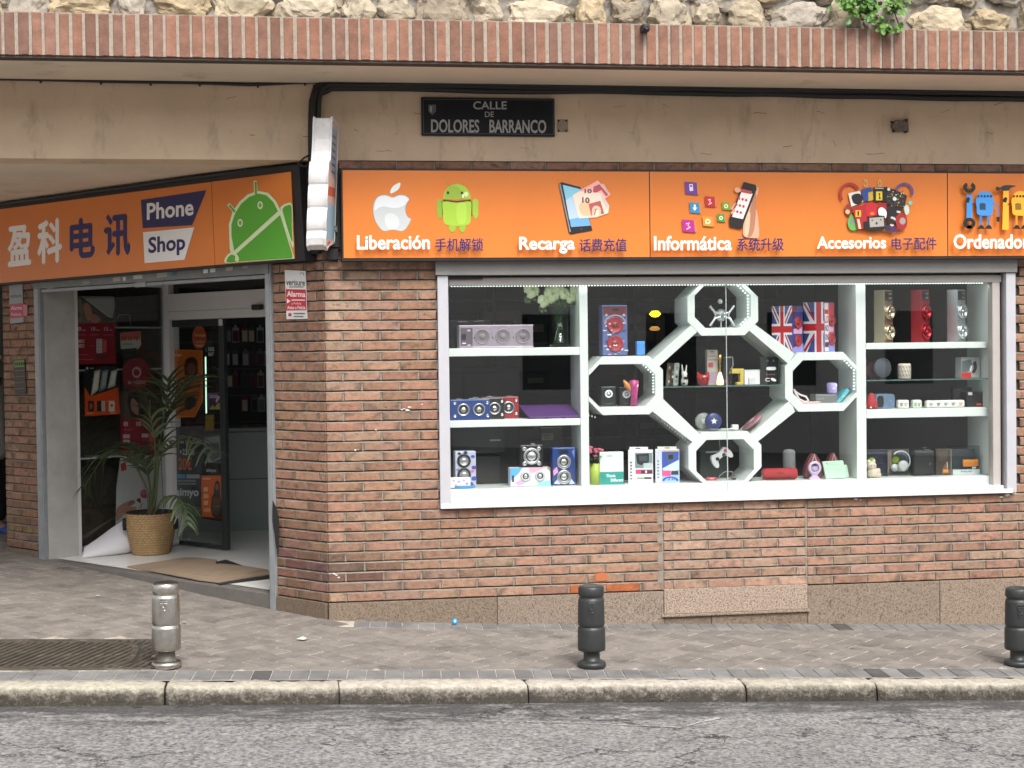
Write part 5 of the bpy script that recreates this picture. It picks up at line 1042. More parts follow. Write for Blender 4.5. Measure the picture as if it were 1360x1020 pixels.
for k in range(4): D.disc(.36+k*.13, .64, .05, .025, '8a5a5c', 8)
D.ring(.4, .83, .14, .07, .35, 'd8dada', 14, .6, 5.6); D.poly(smooth_poly([(.55, .78), (.7, .77), (.85, .84), (.8, .9), (.62, .86)], 3), 'e4e6e6'); D.build('print', it.root)
# top octagon: silver cross bracket and a hanging bulb
it = Item('wall_bracket', 'silver four-armed bracket with round centre in the top octagon', 'bracket', (941, 403, 974.5, 434.5), .26, cells['top'][0][1]+.001); w, h = it.w, it.h; mb = MB(); mb.lathe([(.045, 0), (.042, .010), (.015, .018), (0, .019)], 26, 0, (0, 0, h*.52), 'y'); mb.build('disc', mat('brushed_disc', (.30, .33, .33), .35, metal=.7), it.root)
mb = MB()
for sx in (-1, 1):
    for sz_ in (-1, 1): mb.tube([(sx*.012, -.02, h*.52+sz_*.01), (sx*w*.28, -.024, h*.52+sz_*.02), (sx*w*.48, -.024, h*.5+sz_*h*.4)], [.010, .008, .010], 8); mb.tube([(sx*w*.25, -.022, h*.52), (sx*w*.46, -.022, h*.5+sz_*h*.4)], .005, 6)
mb.box(-w*.4, w*.4, -.004, .03, 0, .006); mb.tube([(0, .005, 0), (0, .005, h*.5)], .006, 8); mb.build('arm', CHR, it.root)
it = Item('hanging_bulb', 'small frosted bulb hanging in the top octagon', 'bulb', (952.5, 397, 960, 404), .27, None); mb = MB(); mb.lathe([(0, 0), (.014, .006), (.018, .018), (.012, .032), (.006, .036), (0, .037)], 16); mb.build('bulb', mat('frosted', (.4, .42, .4), .3), it.root); mb = MB(); mb.tube([(0, 0, .036), (0, 0, 2.185-it.z)], .0015, 5); mb.build('wire', blkm, it.root)
# twin flag boxes
zt_ = pt(1090, 468)[1]+.001; fb = mat('flag_blue', (.045, .06, .22), .4); W_, R_ = 'd4d4da', 'b4242c'
for k, (px, lb, word) in enumerate((((1038, 406, 1081, 468), 'boxed speaker with British flag side and two red cones, left one', 0), ((1081, 401, 1122, 468), 'boxed speaker with British flag side and lettered London panel', 1))):
    it = Item('boxed_speaker', lb, 'speaker', px, .20, zt_, radians(38), 'two flag print speakers above the right octagon'); it.w = .135; dpt = .17; it.box('cabinet', fb, dpt, bev=.002)
    D = Draw(lambda a, b, q_: (-it.w/2-.0004-q_, dpt*(1-a), it.h*(1-b)))      # flag on the left side
    if k == 1: a0, a1 = 0, 1.5
    else: a0, a1 = 0, 1.0
    sx = lambda t: a0+(a1-a0)*t
    cl = lambda P: [(min(sx(a), .99), b) for a, b in P]
    D.poly(cl([(0, .0), (.12, 0), (1, .9), (1, 1), (.88, 1), (0, .1)]), W_); D.poly(cl([(.88, 0), (1, 0), (1, .1), (.12, 1), (0, 1), (0, .9)]), W_)
    D.poly(cl([(0, .02), (.05, .0), (.5, .46), (.44, .48)]), R_); D.poly(cl([(.52, .5), (.58, .5), (1, .96), (.95, 1)]), R_); D.poly(cl([(.95, 0), (1, .04), (.56, .5), (.5, .5)]), R_); D.poly(cl([(0, .96), (.46, .5), (.5, .54), (.05, 1)]), R_)
    D.poly(cl([(.36, 0), (.64, 0), (.64, 1), (.36, 1)]), W_); D.poly(cl([(0, .38), (1, .38), (1, .62), (0, .62)]), W_); D.poly(cl([(.42, 0), (.58, 0), (.58, 1), (.42, 1)]), R_); D.poly(cl([(0, .43), (1, .43), (1, .57), (0, .57)]), R_); D.build('flag', it.root)
    D = it.D(); D.rect(.02, .02, .98, .98, '3a3a78' if k == 0 else 'b8404c'); D.poly([(0, 0), (.5, 0), (.1, .3), (0, .3)], '5a2430'); D.poly([(.1, .5), (.9, .45), (.9, .6), (.1, .6)], 'c8a0c0'); D.poly([(0, .9), (1, .8), (1, 1), (0, 1)], '8a8ac8')
    if word: 
        D.rect(.02, .02, .4, .98, 'd8ccd0'); D.rect(.04, .15, .38, .24, R_); D.text('LO', .05, .27, .38, .42, R_, .04); D.text('ND', .05, .46, .38, .58, '34386a', .04); D.text('ON', .05, .64, .38, .76, '34386a', .04); D.rect(.04, .8, .38, .9, '2a2e5a')
    D.build('print', it.root)
    for fz in (.37, .75): driver(it, .0 if not word else .028, (1-fz)*it.h, .042, ring=redm, cone=mat('red_cone', (.38, .04, .04), .3), cap=mat('red_cap', (.2, .02, .02), .3), wide=.25)
# right octagon
zr0 = cells['right'][0][1]+.001
it = Item('wrist_strap', 'white looped wrist strap at the left of the right octagon', 'strap', (1054, 516, 1075, 534), .2, zr0); mb = MB(); mb.tube([(-.05, 0, .085), (-.02, .0, .03), (.02, -.01, .008), (.05, 0, .018), (.035, .01, .045), (-.01, .01, .06), (-.05, 0, .085), (-.055, 0, .1)], .008, 8); mb.build('strap', mat('strap_white', (.62, .52, .54), .5), it.root)
it = Item('bluetooth_speaker', 'small lilac cylinder speaker standing on the grey box in the right octagon', 'speaker', (1097.5, 508, 1112, 524), .24, zr0+.062); mb = MB(); mb.lathe([(0, 0), (.035, .001), (.037, .01), (.037, it.h-.014), (.03, it.h-.002), (0, it.h)], 24); mb.build('body', mat('lilac_plastic', (.30, .25, .48), .45), it.root); mb = MB(); mb.lathe([(.01, 0), (.009, .002), (0, .002)], 12, 0, (0, -.0365, it.h*.45), 'y'); mb.build('button', mat('lilac_pale', (.5, .48, .7), .4), it.root)
it = Item('gadget_box', 'flat grey carton lying in the right octagon under the lilac speaker', 'box', (1083, 522, 1112, 535), .2, zr0); it.box('carton', mat('grey_card', (.13, .13, .135), .5), .12, h=.06); D = it.D(h=.06); D.rect(.05, .1, .95, .16, '8a8c90'); D.rect(.1, .4, .4, .6, '7a7c82'); D.build('print', it.root)
for i, (c, dx, lb) in enumerate((((.10, .38, .44), 0, 'turquoise flip case leaning in the right octagon'), ((.015, .03, .06), .022, 'dark navy flip case leaning behind the turquoise one'))):
    it = Item('flip_case', lb, 'case', (1109, 513, 1131, 535), .2+.03*i, zr0); mb = MB(); mb.prism([(-.055+dx, 0), (-.02+dx, 0), (.055+dx*.5, .085), (.03+dx*.5, .1)], 0, .1); mb.build('case', mat('case_%d' % i, c, .4), it.root, .004); mb = MB(); mb.lathe([(.006, 0), (.005, .003), (0, .003)], 10, 0, (dx, -.0005, .04), 'y'); mb.build('clasp', CHR, it.root)
it = Item('phone_case', 'flat pink phone case lying at the front of the right octagon', 'case', (1064, 533, 1090, 537), .145, zr0); it.box('case', mat('pink_case', (.62, .40, .40), .4), .06, h=.012); mb = MB(); mb.box(.02, .045, .01, .03, .0125, .015); mb.build('camera_ring', CHR, it.root)
# on the lower octagon
zo = pt(960, 572)[1]+.001
it = Item('disc_speaker', 'grey disc speaker half hidden behind the blue starred one', 'speaker', (926, 546, 943, 571), .27, zo); mb = MB(); mb.lathe([(0, -.03), (.056, -.03), (.06, 0), (.05, .01), (0, .012)], 30, 0, (0, 0, .06), 'y'); mb.build('body', mat('disc_grey', (.22, .22, .22), .4), it.root); mb = MB(); mb.lathe([(.02, .0125), (.018, .015), (0, .016)], 5, 0, (0, 0, .06), 'y'); mb.build('badge', mat('disc_pale', (.5, .5, .48), .4), it.root)
it = Item('disc_speaker', 'round dark blue speaker with a white star badge on the lower octagon', 'speaker', (938, 545, 957.5, 571), .22, zo); mb = MB(); mb.lathe([(0, -.03), (.055, -.03), (.06, 0), (.05, .008), (0, .010)], 30, 0, (0, 0, .062), 'y'); mb.build('body', mat('disc_blue', (.02, .03, .13), .35), it.root); mb = MB(); mb.box(-.03, .03, -.02, .05, 0, .012); mb.build('foot', mat('disc_foot', (.16, .16, .2), .4), it.root)
D = Draw(lambda a, b, k: (a*.06, -.0104-k, .062+b*.06)); D.poly([(.42*cos(pi/2+k*pi/5)*(1 if k % 2 == 0 else .42), .42*sin(pi/2+k*pi/5)*(1 if k % 2 == 0 else .42)) for k in range(10)], 'e2e6ec'); D.build('star', it.root)
it = Item('power_adapter', 'tiny white plug adapter lying on the lower octagon', 'adapter', (973, 564, 981, 572), .2, zo); it.box('body', mat('card_white', (.72, .70, .72), .5), .04, bev=.004); mb = MB(); mb.tube([(-.01, .01, .01), (-.06, -.01, .006), (-.1, .02, .006)], .004, 6); mb.build('lead', mat('card_white', (.72, .7, .72), .5), it.root)
# oval tray leaning on the lower right diagonal
a, b = pt(994, 578), pt(1022, 553); t = thing('oval_case', 'dark pink oval case lying on the lower right diagonal board', 'case', ((a[0]+b[0])/2-.014, SY+.10, (a[1]+b[1])/2+.018))
ang = atan2(b[1]-a[1], b[0]-a[0]); mb = MB(); V0 = len(mb.v); mb.lathe([(0, -.002), (.085, -.002), (.09, .008), (.07, .016), (0, .018)], 30)
mb.v = [(x*.98*cos(ang)-z*sin(ang), y*.9, x*.98*sin(ang)+z*cos(ang)) for x, y, z in mb.v]; mb.build('case', mat('dusty_pink', (.34, .15, .19), .4, var=.3, vscale=20), t)
mb = MB(); mb.lathe([(0, .018), (.03, .0185), (.02, .021), (0, .0215)], 16); mb.v = [(x*cos(ang)-z*sin(ang), y*.5, x*sin(ang)+z*cos(ang)) for x, y, z in mb.v]; mb.build('badge', mat('badge_pale', (.5, .42, .5), .4), t)
# lower octagon: hanging controller etc.
zl = cells['low'][0][1]+.001
it = Item('game_controller', 'white game controller hanging tilted inside the lower octagon', 'controller', (943, 589, 970, 620), .2, None); ro = radians(35)
og_ = smooth_poly([(-.072, -.052), (-.078, -.01), (-.058, .036), (-.02, .03), (.02, .03), (.058, .036), (.078, -.01), (.072, -.052), (.05, -.05), (.03, -.016), (-.03, -.016), (-.05, -.05)], 4); R2 = lambda x, y, z: (x*cos(ro)-z*sin(ro), y, x*sin(ro)+z*cos(ro)+.075)
mb = MB(); mb.prism(og_, -.018, .018, 0, R2); mb.build('shell', mat('controller_white', (.52, .52, .54), .4), it.root, .008, )
for x_, z_, m_ in ((-.032, -.002, blkm), (.022, -.006, blkm), (.05, .012, mat('red_dot', (.35, .06, .08), .4))):
    mb = MB(); mb.lathe([(.013, .015), (.013, .022), (.009, .026), (.006, .022), (0, .022)], 16, 0, (0, 0, 0), 'y'); mb.v = [R2(x+x_, y-.0, z+z_) for x, y, z in mb.v]; mb.build('thumb_stick', m_, it.root)
mb = MB(); mb.tube([(0, 0, .11), (-.005, 0, cells['low'][1][1]-it.z-.002)], .002, 5); mb.build('thread', mat('thread_grey', (.4, .4, .4), .6), it.root)
it = Item('usb_hub', 'small red gadget lying in the bottom of the lower octagon', 'gadget', (939, 634, 952, 640.5), .2, zl); it.box('body', mat('red_plastic', (.45, .03, .05), .3), .04, bev=.005); D = it.D(); D.rect(.3, .25, .7, .6, 'd8a0a4'); D.build('badge', it.root)
it = Item('charging_lead', 'looped black lead standing in the lower octagon', 'cable', (953, 626, 981, 640), .22, zl); mb = MB(); mb.tube([(-.07, 0, .005), (-.06, 0, .03), (-.02, 0, .058), (.03, .01, .055), (.06, 0, .02), (.03, -.02, .006), (-.02, -.02, .006)], .0035, 6); mb.build('lead', mat('lead_grey', (.2, .2, .2), .5), it.root)
mb = MB(); mb.box(.02, .05, -.025, -.012, .0, .012); mb.build('plug', blkm, it.root)
it = Item('gadget_box', 'dark green carton at the back of the lower octagon', 'box', (930, 598, 968, 639), .40, zl); it.box('carton', mat('dark_green_card', (.03, .045, .04), .5), .04); D = it.D(); D.rect(.2, .02, .7, .08, 'a8b4ac'); D.build('print', it.root)
# base row, middle left
it = Item('potted_plant', 'small pink flowering plant in a lime green pot on the base board', 'plant', (784, 592, 797, 645), .22, 'b'); mb = MB(); mb.lathe([(0, 0), (.040, .001), (.048, .145), (.044, .145), (.042, .12), (0, .12)], 24); mb.build('pot', mat('lime_pot', (.36, .46, .06), .4), it.root)
mb = MB()
for _ in range(60): a = random.uniform(0, 6.3); q_ = random.uniform(0, .05); leaf(mb, (q_*cos(a), q_*sin(a), random.uniform(.14, .22)), (cos(a), sin(a), random.uniform(-.3, .9)), (0, 0, 1), .035, .022, 0)
mb.build('leaves', mat('houseplant_leaf', (.03, .08, .02), .5), it.root)
mb = MB()
for _ in range(9): c_ = (random.uniform(-.05, .055), random.uniform(-.05, .02), random.uniform(.18, .26)); mb.lathe([(0, -.012), (.014, -.004), (.017, .006), (.008, .012), (0, .012)], 8, 0, c_)
mb.build('flower', mat('pink_petals', (.50, .10, .16), .5), it.root)
it = Item('gadget_box', 'white carton with teal lower half and white lettering', 'box', (797, 600, 828, 645.5), .17, 'b'); it.box('carton', mat('card_mint_white', (.66, .72, .69), .45), .07, bev=.003); D = it.D(); D.rect(0, .61, 1, 1, '1f8f86'); D.line([(.1, .02), (.1, .6)], .012, 'b4c4be'); D.text('Think', .25, .69, .66, .78, 'e8f0ee', .03); D.text('Different', .45, .82, .98, .92, 'e8f0ee', .03); D.rect(.3, .1, .52, .14, 'a8b4ae'); D.build('print', it.root)
it = Item('gadget_box', 'white hang-tab carton with a camera picture and a pink band', 'box', (835, 593.5, 866.5, 645.5), .19, 'b', radians(-14)); w, h = it.w, it.h; it.box('carton', mat('card_white', (.72, .70, .72), .5), .06, h=h*.92, bev=.002); it.box('hang_tab', mat('card_white', (.72, .7, .72), .5), .002, h=h*.1, z=h*.9, w=w*.75, x=-.012, y=.03, bev=.0)
D = it.D(); D.rect(.28, .16, .98, .58, '7a8c90'); D.poly([(.32, .2), (.84, .17), (.84, .42), (.5, .5), (.36, .44)], '26282c'); D.rect(.45, .24, .78, .38, '4a4e54'); D.rect(.62, .44, .98, .58, 'b8c8cc'); D.rect(.3, .62, .98, .74, 'c8447a'); D.rect(.52, .64, .96, .73, '3a3438'); D.disc(.4, .68, .1, .04, 'e8407a', 12); D.disc(.72, .68, .04, .04, 'e8e0e4', 8); D.rect(.35, .84, .62, .87, '6a9a4a'); D.rect(.64, .83, .94, .88, '3a3c40')
for k in range(6): D.disc(.12, .42+k*.09, .045, .02, '4a4e52', 8)
D.rect(.3, .02, .5, .05, '3a3c3c'); D.build('print', it.root)
it = Item('gadget_box', 'blue and white hang-tab carton with a pink square, right of the first', 'box', (871, 593, 901.5, 645.5), .19, 'b', radians(-14)); w, h = it.w, it.h; it.box('carton', mat('card_blue_white', (.60, .62, .70), .45), .06, h=h*.93, bev=.002); it.box('hang_tab', mat('card_cream', (.66, .68, .60), .5), .002, h=h*.1, z=h*.9, w=w*.8, y=.03, bev=.0)
D = it.D(); D.rect(.28, .14, .98, .98, '9cc0e6'); D.poly([(.28, .14), (.98, .14), (.98, .5), (.28, .72)], '3a56b0'); D.poly([(.45, .2), (.78, .18), (.78, .38), (.5, .42)], '5a626a'); D.rect(.55, .22, .74, .35, '26282e'); D.poly([(.3, .6), (.98, .36), (.98, .62), (.4, .8)], 'c8d8ee'); D.rect(.28, .66, .64, .82, 'e0508e'); D.rect(.66, .67, .96, .78, '34343c'); D.ring(.62, .95, .34, .12, .3, '2a4fb4', 20, pi, 2*pi); D.text('2.0', .5, .86, .8, .93, '2a4fb4', .02); D.rect(.3, .1, .98, .13, 'd8a86a')
for k in range(6): D.disc(.12, .4+k*.09, .045, .02, '6a6e86', 8)
D.rect(.4, .02, .6, .045, '3a3c3c'); D.build('print', it.root)
# base row, middle right
it = Item('bluetooth_speaker', 'grey fabric cylinder speaker standing on the base board', 'speaker', (1039, 597, 1057, 640), .28, 'b'); mb = MB(); mb.lathe([(0, 0), (.04, .001), (.044, .01), (.044, it.h-.02), (.038, it.h-.004), (.03, it.h), (0, it.h-.004)], 28); mb.build('body', mat('grey_fabric', (.16, .165, .17), .9, bump=.4, bscale=400), it.root); mb = MB(); mb.lathe([(0, it.h-.003), (.022, it.h-.002), (.022, it.h+.001), (0, it.h+.001)], 18); mb.build('top_button', mat('grey_top', (.3, .31, .31), .5), it.root)
it = Item('bluetooth_speaker', 'red cylinder speaker lying on its side on the base board', 'speaker', (1011, 625, 1063, 641), .17, 'b', radians(-4)); mb = MB(); mb.lathe([(.0, -.125), (.03, -.125), (.038, -.118), (.04, -.08), (.04, .08), (.038, .118), (.03, .125), (0, .125)], 26, 0, (0, .04, .04), 'x'); mb.build('body', mat('red_fabric', (.36, .018, .022), .7, bump=.4, bscale=400), it.root)
mb = MB(); mb.lathe([(0, -.1285), (.024, -.128), (.028, -.1255)], 20, 0, (0, .04, .04), 'x'); mb.build('end_cap', CHR, it.root); mb = MB(); mb.box(-.1, .1, .0, .05, -.0005, .008); mb.box(-.02, .02, -.0015, .002, .045, .052); mb.build('foot', mat('dark_red', (.12, .01, .012), .5), it.root)
brown = mat('maroon_cone', (.16, .045, .045), .5)
def ear(nm, lb, px, y, grp=None):
    it = Item(nm, lb, 'toy', px, y, 'b', 0, grp); w, h = it.w, it.h; mb = MB(); mb.prism(smooth_poly([(-w*.42, .0), (-w*.5, h*.35), (-w*.3, h*.75), (0, h), (w*.3, h*.75), (w*.5, h*.35), (w*.42, 0)], 3), 0, .06); mb.build('shell', brown, it.root, .008)
    mb = MB(); mb.band([(-w*.25, h*.5), (0, h*.97), (w*.25, h*.5)], [(-w*.17, h*.53), (0, h*.88), (w*.17, h*.53)], -.006, .002); mb.build('trim', mat('pale_rose', (.5, .32, .32), .5), it.root); return it
ear('pointed_case', 'maroon pointed headphone case behind the lilac oval stand', (1070, 602, 1093, 640), .22)
ear('pointed_case', 'second maroon pointed case mostly hidden behind the mint cartons', (1098, 601, 1117, 640), .33)
it = Item('phone_stand', 'lilac oval mirror stand in front of the maroon pointed case', 'stand', (1073, 613, 1090, 639), .15, 'b'); h = it.h; mb = MB(); mb.lathe([(.03, 0), (.046, .0), (.048, .012), (.04, .02), (.03, .016)], 28, 0, (0, 0, h*.66), 'y'); mb.prism(smooth_poly([(-.03, h*.4), (.03, h*.4), (.018, h*.22), (.04, 0), (-.04, 0), (-.018, h*.22)], 3), -.012, .01); mb.build('frame', mat('lilac_gloss', (.56, .44, .62), .3), it.root); mb = MB(); mb.lathe([(.031, .002), (.02, .012), (0, .013)], 24, 0, (0, 0, h*.64), 'y'); mb.build('face', mat('lilac_soft', (.42, .36, .56), .4), it.root)
mb = MB(); mb.box(-.02, .02, -.02, -.0125, h*.80, h*.86); mb.build('clip', mat('dark_rose', (.1, .03, .04), .4), it.root)
for i, (px, rzz, lb) in enumerate((((1093, 611, 1123, 639), -8, 'front mint green carton tilted in the right corner of the middle bay'), ((1097, 617, 1129, 639), 6, 'second mint green carton lying behind the tilted front one'))):
    it = Item('gadget_box', lb, 'box', px, .16+.05*i, 'b', radians(rzz)); w, h = it.w, it.h; mb = MB(); mb.prism([(-w/2+.025, 0), (w/2, .004), (w/2-.02, h*.98), (-w/2, h*.93)], 0, .03); mb.build('carton', mat('mint_card', (.48, .68, .53), .5), it.root, .003)
    D = Draw(lambda a, b, k: (-w/2+.012+a*(w-.035), -.0004-k, h*(1-b))); D.line([(.05, .5), (.98, .5)], .02, '9fc4a8'); D.line([(.15, .22), (.3, .18), (.5, .26), (.7, .2), (.9, .24)], .02, '8ab498'); D.rect(.1, .14, .18, .2, '9a8a90'); D.build('print', it.root)
# right bay, top: three tall ringed speakers
for i, (px, nm, c, me_, lb) in enumerate((((1167, 380, 1193, 455), 'gold', (.42, .36, .26), .8, 'gold tall ringed tower speaker on the upper right shelf'), ((1217, 381, 1241, 454), 'red', (.30, .02, .03), .3, 'red tall ringed tower speaker on the upper right shelf'), ((1266, 379, 1288, 453.5), 'silver', (.45, .47, .49), .8, 'silver tall ringed tower speaker on the upper right shelf'))):
    it = Item('tower_speaker', lb, 'speaker', px, .21, 'r1', radians(36), 'three tall ringed speakers on the upper right shelf'); it.w = .115; it.h = .375; m_ = mat('tower_'+nm, c, .3, metal=me_); it.box('cabinet', m_, .085, bev=.004)
    rg_ = mat('tower_ring_'+nm, tuple(min(1, k*1.35) for k in c), .18, metal=.9)
    for fz in (.42, .80): 
        mb = MB(); mb.lathe([(.052, 0), (.053, .02), (.046, .026), (.040, .016), (.030, .004), (0, .004)], 32, 0, (0, 0, (1-fz)*it.h), 'y'); o = mb.build('driver', rg_, it.root)
        mb = MB(); mb.box(-.042, .042, -.014, -.008, (1-fz)*it.h-.006, (1-fz)*it.h+.006); mb.box(-.006, .006, -.014, -.008, (1-fz)*it.h-.042, (1-fz)*it.h+.042); mb.lathe([(.014, .008), (.012, .018), (0, .02)], 14, 0, (0, 0, (1-fz)*it.h), 'y'); mb.build('cross', m_ if i == 1 else rg_, o)
    D = it.D(); D.rect(.08, .03, .92, .2, '2c2b29'); D.rect(.15, .08, .45, .13, '0e0e0e'); D.rect(.55, .06, .85, .09, '8a8880'); D.rect(.55, .14, .85, .17, '8a8880'); D.disc(.5, .22, .05, .014, '141414', 8); D.disc(.08, .6, .05, .014, '141414', 8); D.build('panel', it.root)
# right glass shelf
it = Item('disc_speaker', 'dark grey round speaker upright on the right glass shelf', 'speaker', (1160, 473, 1185, 504), .20, 'rg', radians(12)); mb = MB(); mb.lathe([(0, -.03), (.066, -.03), (.072, 0), (.066, .008), (0, .010)], 36, 0, (0, 0, it.h*.5), 'y'); mb.build('body', mat('slate_fabric', (.07, .08, .10), .8, bump=.3, bscale=500), it.root); mb = MB(); mb.box(-.03, .03, 0, .03, -.0, .01); mb.build('foot', blkm, it.root)
it = Item('disc_speaker', 'maroon round speaker behind the dark grey one on the glass shelf', 'speaker', (1150.5, 474, 1168, 503), .28, 'rg', radians(20)); mb = MB(); mb.lathe([(0, -.03), (.06, -.03), (.066, 0), (.06, .008), (0, .010)], 30, 0, (0, 0, .068), 'y'); mb.build('body', mat('maroon_fabric', (.09, .02, .025), .7), it.root); mb = MB(); mb.box(-.03, .03, 0, .03, -.0, .01); mb.build('foot', blkm, it.root)
it = Item('candle_jar', 'white cylinder jar with brown diagonal stripes on the right glass shelf', 'jar', (1191, 482.5, 1211, 503.5), .20, 'rg'); h = it.h; mb = MB(); mb.lathe([(0, 0), (.044, .002), (.047, .012), (.047, h-.012), (.042, h-.001), (0, h)], 32); mb.build('jar', mat('jar_white', (.58, .52, .46), .45), it.root)
mb = MB()
for k in range(14):
    for j in range(3):
        a0 = 2*pi*k/14+j*.22; z0 = h*(.16+.26*j); P = []
        for q_ in range(4):
            a = a0+q_*.11; z = z0+h*.17*(1-q_/3); P.append((a, z))
        V = [(.0476*cos(a), .0476*sin(a), z+dz) for dz in (-.004, .004) for a, z in P]; mb.add(V, [(q_, q_+1, q_+5, q_+4) for q_ in range(3)])
mb.build('stripe', mat('jar_brown', (.11, .05, .03), .5), it.root)
it = Item('gadget_box', 'white carton with a red band and headset picture on the right glass shelf', 'box', (1275, 474, 1304, 503), .22, 'rg', radians(14)); it.box('carton', mat('grey_white_card', (.36, .36, .36), .5), .07, bev=.002); D = it.D(); D.poly([(.02, .2), (.5, .1), (.62, .5), (.3, .72), (.02, .72)], '5a6266'); D.poly(smooth_poly([(.6, .3), (.75, .2), (.82, .5), (.7, .75), (.55, .75), (.65, .5)], 3), '2a1c1e'); D.poly([(.42, .62), (.5, .4), (.58, .42), (.48, .7)], 'f0eeec'); D.rect(0, .74, .5, 1.0, 'c02a22'); D.build('print', it.root)
# right middle shelf
it = Item('plush_toy', 'red soft toy with white spots at the left end of the middle right shelf', 'toy', (1150.5, 522, 1164, 545.5), .17, 'r2'); h = it.h; mb = MB(); mb.lathe([(0, 0), (.04, .004), (.044, .03), (.03, .075), (.012, h), (0, h)], 18); mb.build('body', mat('red_plush', (.38, .02, .025), .8), it.root); mb = MB()
for a, z in ((-1.2, .02), (-1.9, .035), (-1.5, .065), (-2.3, .07), (-.9, .06), (-1.6, .09), (-2.0, .012)): mb.lathe([(0, .004), (.005, .003), (.008, 0), (.008, -.006)], 8, 0, ((.044-.3*z)*cos(a), (.044-.3*z)*sin(a), z), 'y')
mb.build('spot', mat('spot_white', (.68, .64, .64), .6), it.root)
it = Item('bluetooth_speaker', 'blue-grey rounded portable speaker on the middle right shelf', 'speaker', (1161, 523, 1191, 544), .19, 'r2', radians(14)); w, h = it.w, it.h; mb = MB(); mb.prism(smooth_poly([(-w*.45, .012), (-w*.3, .002), (w*.3, .002), (w*.46, .012), (w*.48, h*.5), (w*.46, h-.012), (w*.3, h), (-w*.3, h), (-w*.45, h-.012), (-w*.48, h*.5)], 2), 0, .08); mb.build('body', mat('steel_blue', (.13, .20, .30), .5), it.root, .008)
mb = MB(); mb.prism(smooth_poly([(-w*.4, .02), (-w*.25, .012), (-w*.12, .02), (-w*.12, h-.02), (-w*.25, h-.012), (-w*.4, h-.02)], 3), -.004, .002); mb.build('end_grille', blkm, it.root); D = it.D()
for k in range(9):
    for j in range(7): D.disc(.42+k*.06, .2+j*.1, .012, .02, '3a506a', 6)
D.disc(.7, .5, .05, .07, '7a94b0', 12); D.build('grille', it.root)
for k, (px, lb) in enumerate((((1193, 531, 1208, 544), 'left white printed mini cube on the middle right shelf'), ((1212.5, 531, 1225, 544), 'right white printed mini cube with green mark on the middle right shelf'))):
    it = Item('mini_speaker', lb, 'speaker', px, .17, 'r2', 0, 'white printed mini cubes'); it.box('body', mat('ceramic_white', (.68, .66, .62), .4), .05, bev=.012, ); D = it.D(); D.rect(.15, .35, .4, .75, '8a8a7a' if k == 0 else '6ab07a'); D.rect(.5, .4, .85, .5, '9a9488'); D.disc(.65, .65, .12, .12, 'a8a08a' if k == 0 else '4a9a62', 10); D.build('print', it.root)
it = Item('mini_speaker', 'long white patterned bar speaker on the middle right shelf', 'speaker', (1230.5, 531, 1282, 544), .16, 'r2'); it.box('body', mat('ceramic_white', (.68, .66, .62), .4), .05, bev=.014); D = it.D(); random.seed(9)
for k in range(5):
    a = .12+k*.19; D.poly([(a-.05, .35), (a+.05, .32), (a+.02, .7), (a-.03, .72)], ['8a98a8', '5a6e86', '7a8a9a', '6a7a8e', 'd8a860'][k]); D.rect(a-.02, .45, a+.06, .52, 'a8b0b8')
D.build('print', it.root)
it = Item('gadget_box', 'black carton with small white print behind the patterned bar', 'box', (1266, 514, 1291, 544), .28, 'r2'); it.box('carton', blkm, .05); D = it.D(); D.rect(.1, .12, .4, .15, '5a5a5a'); D.rect(.2, .3, .3, .5, '3a3a3a'); D.build('print', it.root)
it = Item('gadget_box', 'black carton with a red spot at the right end of the middle shelf', 'box', (1283, 520, 1308, 543.5), .21, 'r2', radians(8)); it.box('carton', blkm, .07); D = it.D(); D.rect(.08, .02, .32, .22, 'c8c4c0'); D.rect(.7, .02, .95, .08, '5a5a58'); D.rect(.56, .78, .84, .9, 'e0502c'); D.rect(.1, .8, .45, .83, '4a4a48'); D.build('print', it.root)
# right base
it = Item('plush_toy', 'cream fluffy soft toy on the base board beside the right partition', 'toy', (1150.5, 612, 1168, 639), .15, 'b'); mb = MB()
for c_, r_ in (((0, 0, .035), .042), ((-.012, -.005, .085), .034), ((.03, 0, .02), .03), ((-.03, .0, .115), .014), ((.006, 0, .118), .014), ((.035, -.01, .05), .018)):
    bm = bmesh.new(); bmesh.ops.create_icosphere(bm, subdivisions=3, radius=r_); mb.add([(v.co.x*(1+.12*noise.noise(v.co*90))+c_[0], v.co.y*(1+.12*noise.noise(v.co*90))+c_[1], max(0, v.co.z*(1+.12*noise.noise(v.co*90))+c_[2])) for v in bm.verts], [[v.index for v in f.verts] for f in bm.faces], 0, None, True); bm.free()
mb.build('body', mat('cream_plush', (.58, .50, .40), .9, bump=.6, bscale=120), it.root); mb = MB()
for x_ in (-.024, .0): mb.lathe([(.004, 0), (.003, .003), (0, .003)], 8, 0, (x_, -.037, .09), 'y')
mb.build('eye', blkm, it.root)
it = Item('headphone_box', 'dark blue-black carton with a lime dot behind the fluffy toy', 'box', (1152, 597, 1179, 637), .25, 'b'); it.box('carton', mat('ink_blue', (.012, .014, .028), .4), .08); D = it.D(); D.disc(.22, .38, .16, .1, '7a9a2a', 14); D.rect(.0, .1, .98, .13, '5a6068'); D.rect(.5, .5, .8, .53, '3a404c'); D.build('print', it.root)
it = Item('headphone_box', 'clear box showing white headphones and a lime dot', 'box', (1178.5, 596, 1213, 636), .22, 'b'); w, h = it.w, it.h; mb = MB(); mb.box(-w/2, w/2, .0, .08, 0, h); mb.build('clear_case', glass('box_plastic', (.82, .84, .84)), it.root)
